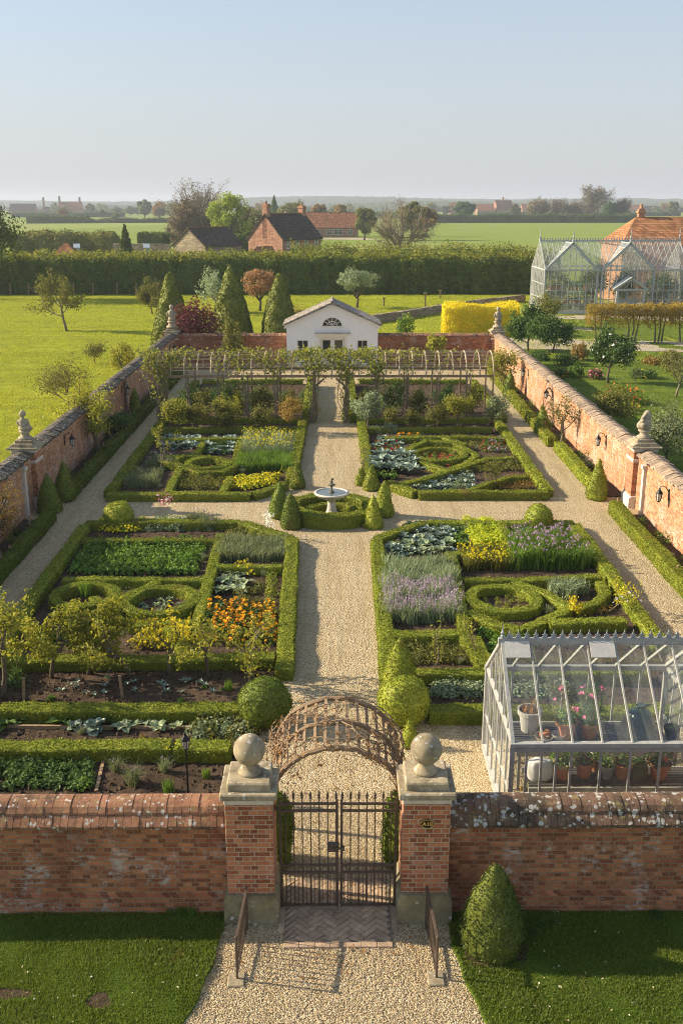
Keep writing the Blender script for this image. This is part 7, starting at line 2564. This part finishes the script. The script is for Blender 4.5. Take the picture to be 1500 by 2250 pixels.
ftree('broadleaf_tree', 903, 440, 300, 'olive tree just behind the wide bare tree', dict(nb=(9, 6, 5), ls=.6, nl=8, sc=.6, leaf='olive', th=.2), group=BG, seed=505)
ftree('broadleaf_tree', 640, 441, 420, 'rounded olive tree behind the brick farmhouse', dict(ls=.9, nl=12, leaf='olive', wpx=72), group=BG, seed=506)
ftree('broadleaf_tree', 700, 446, 450, 'brownish tree line behind the long cottage, left clump', dict(nb=(10, 6, 5), ls=.9, nl=7, sc=1, leaf='rust', th=.1, ang=(1.2, .8, .7)), group=BG, seed=507)
ftree('broadleaf_tree', 750, 447, 470, 'brownish tree behind the long cottage, right clump', dict(nb=(10, 6, 5), ls=.9, nl=6, sc=1, leaf='rust', th=.1, ang=(1.2, .8, .7)), group=BG, seed=508)
ftree('broadleaf_tree', 800, 455, 300, 'olive tree between the cottage and the wide bare tree', dict(nb=(9, 6, 5), ls=.6, nl=8, sc=.6, leaf='olive', th=.15), group=BG, seed=509)
ftree('broadleaf_tree', 935, 450, 330, 'brown leafed tree right of the wide bare tree', dict(nb=(9, 6, 5), ls=.6, nl=6, sc=.7, leaf='rust', th=.15), group=BG, seed=510)
ftree('broadleaf_tree', 1021, 441, 600, 'dark round solitary tree in the far field edge', dict(ls=1.1, nl=20, leaf='deep', wpx=52), group=BG, seed=511)
ftree('broadleaf_tree', 1133, 444, 760, 'olive tree in front of the far right farm', dict(nb=(10, 6, 5), ls=1.2, nl=10, sc=1.2, leaf='olive', th=.1), group=BG, seed=512)
RG = 'bare trees of the far right tree row'
for i, (px, pt) in enumerate(((1172, 436), (1188, 440), (1204, 432), (1222, 436), (1238, 434), (1256, 438), (1272, 442), (1288, 440))):
    ftree('bare_tree', px, pt, 640 + 6 * i, 'bare tree in the far right row along the field hedge', dict(nb=(7, 5, 4), ls=1.0, nl=1, sc=1.0, leaf='rust', thick=.02, lenf=.6), group=RG, seed=520 + i)
ftree('bare_tree', 1312, 402, 640, 'tallest bare tree of the far right field edge', dict(nb=(9, 7, 5), ls=.8, nl=1, sc=.9, leaf='rust', thick=.022, lenf=.5, ratio=(.75, .6, .55), ang=(.95, .8, .7)), group=BG, seed=530)
ftree('broadleaf_tree', 1338, 443, 630, 'dark evergreen beside the tallest far right tree', dict(nb=(10, 6, 5), ls=1.2, nl=14, sc=.9, leaf='deep', th=.08), group=BG, seed=531)
ftree('bare_tree', 1365, 432, 640, 'bare tree at the right end of the far row', dict(nb=(8, 6, 5), ls=.8, nl=1, sc=.9, leaf='rust', thick=.02), group=BG, seed=532)
ftree('broadleaf_tree', 1480, 440, 900, 'grey-green tree at the far right edge of the fields', dict(nb=(10, 6, 5), ls=1.4, nl=9, sc=1.5, leaf='olive', th=.1), group=BG, seed=533)
ftree('broadleaf_tree', 318, 436, 700, 'grey-green tree clump left of the tallest bare tree, tall one', dict(nb=(9, 6, 5), ls=1.2, nl=5, sc=1.2, leaf='grey', th=.2), group=BG, seed=534)
ftree('broadleaf_tree', 352, 443, 710, 'brownish tree beside the grey-green far left clump', dict(nb=(9, 6, 5), ls=1.2, nl=4, sc=1.2, leaf='rust', th=.2), group=BG, seed=535)
ftree('broadleaf_tree', 382, 446, 700, 'smaller tree at the right of the far left clump', dict(nb=(9, 6, 5), ls=1.2, nl=4, sc=1.2, leaf='grey', th=.2), group=BG, seed=536)
ftree('broadleaf_tree', 200, 447, 960, 'round tree beside the far left farmhouse', dict(nb=(9, 6, 5), ls=1.5, nl=9, sc=1.5, leaf='olive', th=.1), group=BG, seed=537)
ftree('broadleaf_tree', 226, 460, 820, 'dark round bush tree in the far left field', dict(nb=(9, 6, 5), ls=1.2, nl=14, sc=1, leaf='deep', th=.05), group=BG, seed=538)
ftree('broadleaf_tree', 253, 468, 570, 'pale bushy tree on the far left field boundary', dict(nb=(9, 6, 5), ls=.9, nl=5, sc=.8, leaf='grey', th=.1), group=BG, seed=539)
ftree('broadleaf_tree', 140, 458, 640, 'brownish tree before the far left farmhouse', dict(nb=(9, 6, 5), ls=1, nl=5, sc=.8, leaf='rust', th=.1), group=BG, seed=540)
ftree('broadleaf_tree', 65, 471, 640, 'low bushes on the far left field boundary', dict(nb=(12, 6, 5), ls=1, nl=8, sc=.9, leaf='olive', th=.05, ang=(1.4, .9, .7)), group=BG, seed=541)
ftree('broadleaf_tree', -30, 418, 112, 'leafy tree leaning in at the left edge by the tall hedge', dict(nb=(10, 7, 6), ls=.3, nl=9, sc=.4, leaf='hedge', th=.25, lenf=.6), group=BG, seed=542)


rg_ = np.random.default_rng(909)
for (pa, pb, n, Y0_, Y1_, mts, lab) in ((20, 440, 12, 900, 1500, ('olive', 'grey', 'deep'), 'small hazy tree on the far left skyline'), (540, 820, 9, 700, 1300, ('olive', 'rust', 'deep'), 'small hazy tree on the skyline behind the farmhouse'),
                                        (930, 1180, 10, 800, 1400, ('olive', 'rust', 'deep'), 'small hazy tree on the skyline right of the wide bare tree'), (1180, 1500, 12, 900, 1500, ('olive', 'grey', 'rust'), 'small hazy tree on the far right skyline')):
    for k in range(n):
        Y = rg_.uniform(Y0_, Y1_); h = rg_.uniform(6, 13)
        dome_tree('skyline_tree', at(pa + (pb - pa) * (k + rg_.random()) / n, Y), Y, h, h * rg_.uniform(.4, .7), mts[rg_.integers(3)], 1.5, lab, lab.replace('tree', 'trees'), 910 + k, low=.08, n=420)


def conifer(px, pyt, Y, wpx, label, mat='yew', seed=0):
    X = at(px, Y); h = GY(px, pyt, Y)[1]; r = wpx / 2200 * Y / 2
    rg = np.random.default_rng(seed)
    t = thing('conifer', (X, Y, 0), label, 'tree', 'dark conifers')
    a = MB(); a.tube([(X, Y, 0), (X, Y, h * .9)], [h * .03, h * .01], 6); a.build('trunk', M['bark'], t)
    c = MB()
    n = 2600
    q = rg.random(n) ** .7
    z = h * (.05 + .95 * (1 - q) ** 1.0)
    lay = (np.sin(z / h * 40) * .12 + 1)
    rad = r * (1 - z / h) ** .85 * lay * rg.uniform(.55, 1.1, n)
    an = rg.uniform(0, 6.28, n)
    C = np.stack([X + rad * np.cos(an), Y + rad * np.sin(an), z + rg.normal(0, h * .02, n)], 1)
    leaf_quads(c, C, np.stack([np.cos(an), np.sin(an), np.full(n, .4)], 1), h * .055, 0, .6, rg=rg)
    c.build('crown', M[mat], t)


conifer(278, 494, 150, 50, 'dark conifer standing behind the tall hedge left of the barn', 'hedge', 1)
conifer(371, 494, 270, 26, 'small bluish conifer left of the stone barn roof', 'deep', 2)
conifer(603, 431, 450, 34, 'dark conifer top on the skyline behind the farmhouse', 'deep', 3)

# field hedgerows
HG = 'hedgerows between the fields'
for (pa, pb, Y, h, w_, lab, mt) in ((930, 1420, 575, 4.0, 6, 'dark field hedgerow under the far right tree row', 'hedge'), (60, 190, 560, 3.5, 5, 'dark field boundary on the far left', 'hedge'), (180, 420, 575, 2.0, 4, 'low field boundary left of the tall bare tree', 'hedge'), (1050, 1500, 900, 3, 6, 'distant hedgerow below the far right farm', 'hedge'), (30, 270, 820, 3, 6, 'distant hedgerow below the far left farm', 'hedge')):
    hedge([(at(pa, Y), Y), (at(pb, Y), Y + 8)], w_, h, lab, name='hedgerow', group=HG, mat=mt, rough=.5, leaf=1.0, ds=4.0, shag=.5)
for (pa, pb, Y, h, lab) in ((20, 420, 1120, 4, 'hazy hedgerow along the far left skyline fields'), (930, 1500, 1300, 5, 'hazy hedgerow along the far right skyline fields'), (520, 900, 760, 4, 'hazy hedgerow far behind the farmhouse')):
    hedge([(at(pa, Y), Y), (at((pa + pb) / 2, Y), Y + 25), (at(pb, Y), Y - 15)], 7, h, lab, name='hedgerow', group=HG, mat='hedge', rough=.9, leaf=1.8, ds=7.0, shag=1.0)
hedge([(at(640, 140), 141), (at(1170, 140), 139)], 3, 3.9, 'rougher second hedge behind the tall hedge, right of the farmhouse', name='hedgerow', group=HG, mat='hedge', top='hedgetop', rough=.35, leaf=.3, ds=1.0, shag=.4)
hedge([(at(30, 190), 192), (at(255, 190), 190)], 5, 4.6, 'thick shrubby hedge behind the tiled shed on the left', name='hedgerow', group=HG, mat='olive', rough=.6, leaf=.4, ds=1.2, shag=.6)
hedge([(at(470, 200), 204), (at(535, 200), 200)], 4, 4.2, 'dark hedge between the barn and the farmhouse', name='hedgerow', group=HG, mat='hedge', rough=.35, leaf=.35, ds=1.0, shag=.4)
hedge([(at(310, 215), 215), (at(368, 215), 214)], 4, 4.2, 'clipped dark hedge left of the stone barn roof', name='hedgerow', group=HG, mat='hedge', rough=.3, leaf=.35, ds=1.0, shag=.3)
# fence posts before the tall hedge
for i, px in enumerate((24, 64, 100, 163, 205, 258, 300, 365, 1105, 1132)):
    X, Y = G(px, 648 if px < 1000 else 690)
    m = MB(); m.bar((X, Y, 0), (X + .05, Y, 1.35), .13, .13)
    if i == 1:
        m.bar((X + .1, Y, .9), (X + 1.1, Y, 0), .09, .09)
    T(m.build('fence_post', M['wood'], org=(X, Y, 0)), 'weathered fence post with a slanting strut before the tall hedge' if i == 1 else ('grey fence post before the tall hedge on the left' if px < 1000 else 'fence post in the grass left of the large greenhouse'), 'post', None if i == 1 else ('left fence posts' if px < 1000 else 'right fence posts'))
for px, pb, pt, lab in ((933, 690, 646, 'tall post at the left end of the golden hedge'), (967, 655, 640, 'short post with a white cap on the back lawn'), (843, 672, 656, 'small bird table post on the back lawn')):
    X, Y = G(px, pb); z = GY(px, pt, Y)[1]
    m = MB(); m.bar((X, Y, 0), (X, Y, z), .14, .14); m.bb(X - .15, Y - .15, z, X + .15, Y + .15, z + .12)
    T(m.build('wooden_post', M['wood'], org=(X, Y, 0)), lab, 'post')

# ---- trees and shrubs just outside the walls
OG = 'trees around the walled garden'
med = dict(lv=3, nb=(6, 5, 4), ratio=(.75, .6, .55), ang=(1.0, .8, .7), ls=.13, nl=4, sc=.2, th=.4, lenf=.5, thick=.022)
for i, (base, top, sp, lab) in enumerate((((147, 728), 585, dict(leaf='olive', nl=4, ls=.17, bark='bark2'), 'thin olive tree standing alone on the bright meadow'), ((152, 905), 775, dict(leaf='olive', nl=2, ls=.09, ratio=(1.0, .65, .55), ang=(1.15, .8, .7), nb=(8, 6, 5), th=.3), 'nearly bare spreading tree outside the left wall'), ((210, 800), 745, dict(leaf='olive', nl=2, ls=.1), 'low twiggy shrub outside the left wall'),
                                          ((335, 690), 608, dict(leaf='olive', nl=4, ls=.18, th=.2), 'twiggy olive shrub tree left of the yew cones'), ((482, 690), 588, dict(leaf='sage', nl=3, ls=.2, th=.2), 'pale twiggy tree between the yew cones'), ((571, 683), 585, dict(leaf='coral', nl=14, ls=.22, sc=.35, th=.35, lenf=.4, ratio=(.85, .6, .5), ang=(1.1, .8, .7)), 'coral leaved rounded tree between the yew cones'),
                                          ((784, 676), 583, dict(leaf='sage', nl=15, ls=.2, sc=.35, th=.35, lenf=.5, ratio=(.6, .55, .5)), 'pale green round-headed tree behind the garden house'), ((1335, 842), 712, dict(leaf='deep', nl=9, ls=.13, fl='white', fn=130, th=.4, ratio=(.6, .55, .5)), 'white-flowering small tree in the right garden'),
                                          ((1160, 772), 662, dict(leaf='deep', nl=9, ls=.16, th=.25), 'dark spreading tree just right of the back corner statue'), ((1212, 775), 690, dict(leaf='deep', nl=6, ls=.15, th=.4, ang=(1.3, .8, .7)), 'low spreading apple tree right of the dark tree'), ((1484, 872), 745, dict(leaf='olive', nl=2, ls=.1, bark='bark2'), 'pale nearly bare tree at the right edge of the right garden'),
                                          ((1330, 935), 855, dict(leaf='olive', nl=5, ls=.1, th=.45, ang=(1.3, .8, .7)), 'wide apple tree beside the right wall'), ((1462, 1020), 880, dict(leaf='grey', nl=6, ls=.1, th=.3, lenf=.45, ratio=(.95, .65, .55), ang=(1.2, .8, .7)), 'large lichened apple tree right of the right pier statue'), ((1395, 842), 795, dict(leaf='rust', nl=0, ls=.08, th=.1, ang=(.7, .6, .6), bark='bark2'), 'bare upright shrub in the right garden'),
                                          ((1470, 815), 770, dict(leaf='olive', nl=4, ls=.12, th=.3), 'small bush tree by the gravel path at the right edge'), ((655, 735), 668, dict(leaf='rust', nl=1, ls=.12, th=.1, ang=(.6, .6, .6), bark='bark2'), 'dry twiggy shrub left of the garden house roof'), ((1210, 720), 640, dict(leaf='olive', nl=5, ls=.15, th=.2), 'twiggy tree before the corner of the large greenhouse'))):
    if i in (5, 6):
        x, y = G(*base); dome_tree('garden_tree', x, y, GY(base[0], top, y)[1], (88, 100)[i - 5] / 2200 * (y * .956 + 2.9) / 2, sp['leaf'], .2, lab, OG, 600 + i, low=.3 if i == 5 else .36, n=(2600, 2300)[i - 5])
        continue
    gtree('garden_tree' if i not in (1, 2, 13, 15) else 'twiggy_shrub', base, top, Spec(**{**med, **sp}), lab, group=OG, seed=600 + i)
# purple maple, yellow shrubs and bushes
def bush(name, base, top, wpx, mat, label, n=900, ls=.14, seed=0, cat='shrub', group=None, mat2=None, n2=0):
    x, y = G(*base)
    h = GY(base[0], top, y)[1]
    r = wpx / 2200 * (y * .956 + 2.9) / 2
    rg = np.random.default_rng(seed)
    t = thing(name, (x, y, 0), label, cat, group)
    s = MB()
    for k in range(7):
        a = rg.uniform(0, 6.28); s.tube([(x, y, 0), (x + r * .3 * math.cos(a), y + r * .3 * math.sin(a), h * .4), (x + r * .65 * math.cos(a), y + r * .65 * math.sin(a), h * .75)], [.05, .03, .012], 5)
    s.build('stem', M['bark'], t)
    lob = unit(rg.normal(size=(16, 3))); lob[:, 2] = np.abs(lob[:, 2]) * .9
    i = rg.integers(0, 16, n)
    u = unit(rg.normal(size=(n, 3)))
    C = lob[i] * .62 + u * .36 * rg.random((n, 1)) ** .33
    C = C * np.array((r, r, h * .95)) + np.array((x, y, h * .12))
    C = C[C[:, 2] > .03]
    f = MB(); leaf_quads(f, C, unit(C - np.array((x, y, h * .3))), ls, 0, .7, rg=rg)
    mats = [M[mat]]
    if mat2:
        k = rg.choice(len(C), n2)
        leaf_quads(f, C[k] + unit(C[k] - np.array((x, y, h * .3))) * .06, np.repeat(np.array([[0, -.4, 1.]]), n2, 0), ls * 1.1, 1, .5, .9, rg=rg)
        mats.append(M[mat2])
    f.build('foliage', mats, t)


bush('maple_shrub', (430, 793), 645, 150, 'purple', 'dark purple leaved maple mounded between the yew cones', 4200, .2, 1)
bush('yellow_shrub', (268, 808), 740, 70, 'young', 'yellow-green shrub leaning over the left wall', 1500, .15, 2)
bush('flower_bush', (893, 735), 684, 60, 'green', 'green bush with yellow flowers left of the golden hedge', 1200, .16, 4, mat2='gold', n2=90)
bush('garden_shrub', (1185, 790), 768, 60, 'deep', 'low dark shrub beneath the apple tree by the right wall', 900, .14, 5)
bush('garden_shrub', (1268, 792), 745, 50, 'rust', 'russet rounded shrub beside the gravel path in the right garden', 900, .14, 6)
bush('garden_shrub', (1240, 800), 772, 70, 'deep', 'dark shrub in the border of the right garden', 900, .14, 7)
bush('garden_shrub', (1335, 795), 768, 60, 'deep', 'dark low shrub behind the white-flowering tree', 800, .14, 8)
bush('garden_shrub', (1435, 800), 778, 60, 'rust', 'brown low shrub along the far border at the right', 700, .14, 9)
bush('flower_patch', (1225, 830), 805, 60, 'deep', 'flower patch with orange blooms beyond the right wall', 600, .12, 10, 'flowers', mat2='orange', n2=60)
bush('flower_patch', (1262, 828), 796, 45, 'green', 'clump of green blades among the right garden flowers', 600, .14, 11, 'flowers')
bush('flower_patch', (1305, 832), 808, 45, 'olive', 'flower patch with pink blooms in the right garden', 600, .12, 12, 'flowers', mat2='pink', n2=90)
bush('flower_patch', (1410, 830), 806, 80, 'deep', 'dark flower patch with a few yellow blooms in the right garden', 700, .12, 13, 'flowers', mat2='yellow', n2=30)
bush('flower_patch', (1365, 885), 842, 120, 'green', 'round bed with orange-red flowers in the right garden', 1500, .11, 14, 'flowers', mat2='orangered', n2=170)
bush('flower_patch', (1370, 905), 882, 110, 'olive', 'front edge of the round bed with small yellow flowers', 700, .1, 15, 'flowers', mat2='yellow', n2=80)
for nm, px, pb, pt, r, mt, lab, sd in (('bay_bush', 513, 806, 684, .78, 'olive', 'upright leafy bush in front of the back wall, left', 21), ('conifer_bush', 956, 806, 727, .8, 'young', 'feathery green bush in front of the back wall, right', 22)):
    x, y = G(px, pb); dome_tree(nm, x, y, GY(px, pt, y)[1], r, mt, .15, lab, None, sd, low=.02, n=1500, cat='shrub')
# trained hedge on stems
for i, px in enumerate((1316, 1385, 1445, 1500)):
    x, y = G(px, 752)
    t = thing('pleached_tree', (x, y, 0), 'russet pleached hornbeam on bare stems before the large greenhouse, ' + ['leftmost', 'second from left', 'third from left', 'at the right edge'][i], 'tree', 'pleached hornbeams')
    b = MB()
    for k in range(3):
        b.tube([(x + (k - 1) * .25, y, 0), (x + (k - 1) * .3 + rng.normal(0, .1), y, 1.0), (x + (k - 1) * .5, y, 2.4)], [.08, .06, .03], 5)
    b.build('trunk', M['bark'], t)
    n = 3400
    C = np.stack([rng.uniform(-1.15, 1.15, n), rng.uniform(-.6, .6, n), 1.1 + 1.75 * rng.random(n) ** .6], 1)
    C += wob(C + i * 3, 3) * .14
    C += np.array((x, y, 0))
    f = MB(); leaf_quads(f, C, rng.normal(size=(n, 3)) + np.array((0, 0, .5)), .12)
    f.build('crown', M['russet'], t)
# paths of the right garden
for (quad, lab) in (([(1120, 742), (1520, 752), (1520, 774), (1120, 766)], 'gravel_path'), ([(1130, 706), (1300, 722), (1300, 728), (1120, 712)], 'gravel_path'), ([(1180, 692), (1520, 697), (1520, 706), (1180, 700)], 'gravel_path')):
    m = MB(); m.add([(*G(*q), .012) for q in quad], [(0, 3, 2, 1)]); m.build(lab, M['road'])['kind'] = 'structure'
m = MB(); m.add([(at(690, 318), 318, .01), (at(800, 318), 318, .01), (at(830, 300), 300, .01), (at(690, 306), 306, .01)], [(0, 3, 2, 1)]); m.build('farm_track', M['road'])['kind'] = 'structure'

# ================================================================== hills
def hills(y, x0, x1, zf, name, seed):
    rg = np.random.default_rng(seed)
    nx, ny = 420, 8
    X = np.linspace(x0, x1, nx)
    v = []
    for j in range(ny):
        q = j / (ny - 1)
        yy = y + q * 900
        hz = zf(X) * math.sin(min(1, q * 1.6) * math.pi / 2)
        hz = hz * (1 + .0 * q) + np.abs(rg.normal(0, 1.0, nx)) * (1.4 if 0 < j else 0)
        v.append(np.stack([X, np.full(nx, yy), hz - .5], 1))
    v = np.concatenate(v)
    i = (np.arange(ny - 1)[:, None] * nx + np.arange(nx - 1)[None]).ravel()
    m = MB(); m.add(v, np.stack([i, i + 1, i + nx + 1, i + nx], 1))
    m.build(name, M['wooded'])['kind'] = 'structure'


M['wooded'] = groundmat('wooded_hill', [(.03, .05, .015), (.06, .08, .02), (.09, .1, .03)], .012, 3, .12, 0, .8, .5, .004)
hills(1500, -900, 1000, lambda x: 7 + 5 * np.sin(x / 260 + .5) + 3 * np.sin(x / 97), 'hill', 1)
hills(2350, -1500, 1500, lambda x: 20 + 7 * np.sin(x / 410 + 1.2) + 4 * np.sin(x / 150 + 2), 'hill', 2)

# ================================================================== air
m, nt, out = newmat('haze')
vol = nd(nt, 'ShaderNodeVolumePrincipled', {'Color': (.8, .89, 1.0, 1), 'Density': .00028, 'Anisotropy': .2})
nt.links.new(vol.outputs[0], out.inputs['Volume'])
hb = MB(); hb.bb(-3700, -60, -1.6, 3700, 3700, 36)
hb.build('haze', m)['kind'] = 'stuff'
# ================================================================== light, air, camera
sun_dir = Vector((2.02, -.36, -1.0)).normalized()
sun = bpy.data.lights.new('Sun', 'SUN')
sun.energy = 5.0
sun.angle = R(.6)
sun.color = (1.0, .84, .62)
so = bpy.data.objects.new('Sun', sun)
COL.objects.link(so)
so.rotation_euler = sun_dir.to_track_quat('-Z', 'Y').to_euler()
w = bpy.data.worlds.new('World')
sc.world = w
w.use_nodes = True
nt = w.node_tree
bg = nt.nodes['Background']
sky = nt.nodes.new('ShaderNodeTexSky')
sky.sky_type = 'NISHITA'
sky.sun_disc = False
sd = -sun_dir
sky.sun_elevation = math.asin(sd.z)
sky.sun_rotation = math.atan2(sd.x, sd.y)
sky.air_density = 1.0
sky.dust_density = 1.0
sky.ozone_density = 2.5
tc = nt.nodes.new('ShaderNodeTexCoord')
sp = nt.nodes.new('ShaderNodeSeparateXYZ')
nt.links.new(tc.outputs['Generated'], sp.inputs[0])
el = mth(nt, 'MAXIMUM', sp.outputs[2], 0.0)
veil = mth(nt, 'ADD', mth(nt, 'MULTIPLY', mth(nt, 'POWER', 2.718, mth(nt, 'MULTIPLY', el, -5.0)), .68), .3)
skyc = mix(nt, veil, sky.outputs[0], (3.05, 3.15, 3.36))
nt.links.new(skyc, bg.inputs[0])
bg.inputs[1].default_value = .105

cam = bpy.data.cameras.new('Camera')
cam.sensor_fit = 'VERTICAL'
cam.sensor_height = 36.0
cam.lens = 36.0 * FPX / 2250
cam.clip_end = 9000
cam.clip_start = .1
co = bpy.data.objects.new('Camera', cam)
COL.objects.link(co)
co.location = (0, 0, CAMZ)
co.rotation_euler = (R(90) - PITCH, 0, -YAW)
sc.camera = co
sc.render.resolution_x = 682
sc.render.resolution_y = 1024
sc.view_settings.view_transform = 'Standard'
sc.view_settings.look = 'None'
sc.view_settings.gamma = 1
sc.view_settings.exposure = .93
sc.cycles.max_bounces = 8
sc.cycles.transparent_max_bounces = 24
sc.cycles.volume_bounces = 0
sc.cycles.use_denoising = True
sc.cycles.denoiser = 'OPENIMAGEDENOISE'
sc.cycles.denoising_prefilter = 'NONE'
sc.cycles.use_adaptive_sampling = False
sc.cycles.filter_width = 1.05
for o in bpy.data.objects:
    if '_org' in o:
        del o['_org']
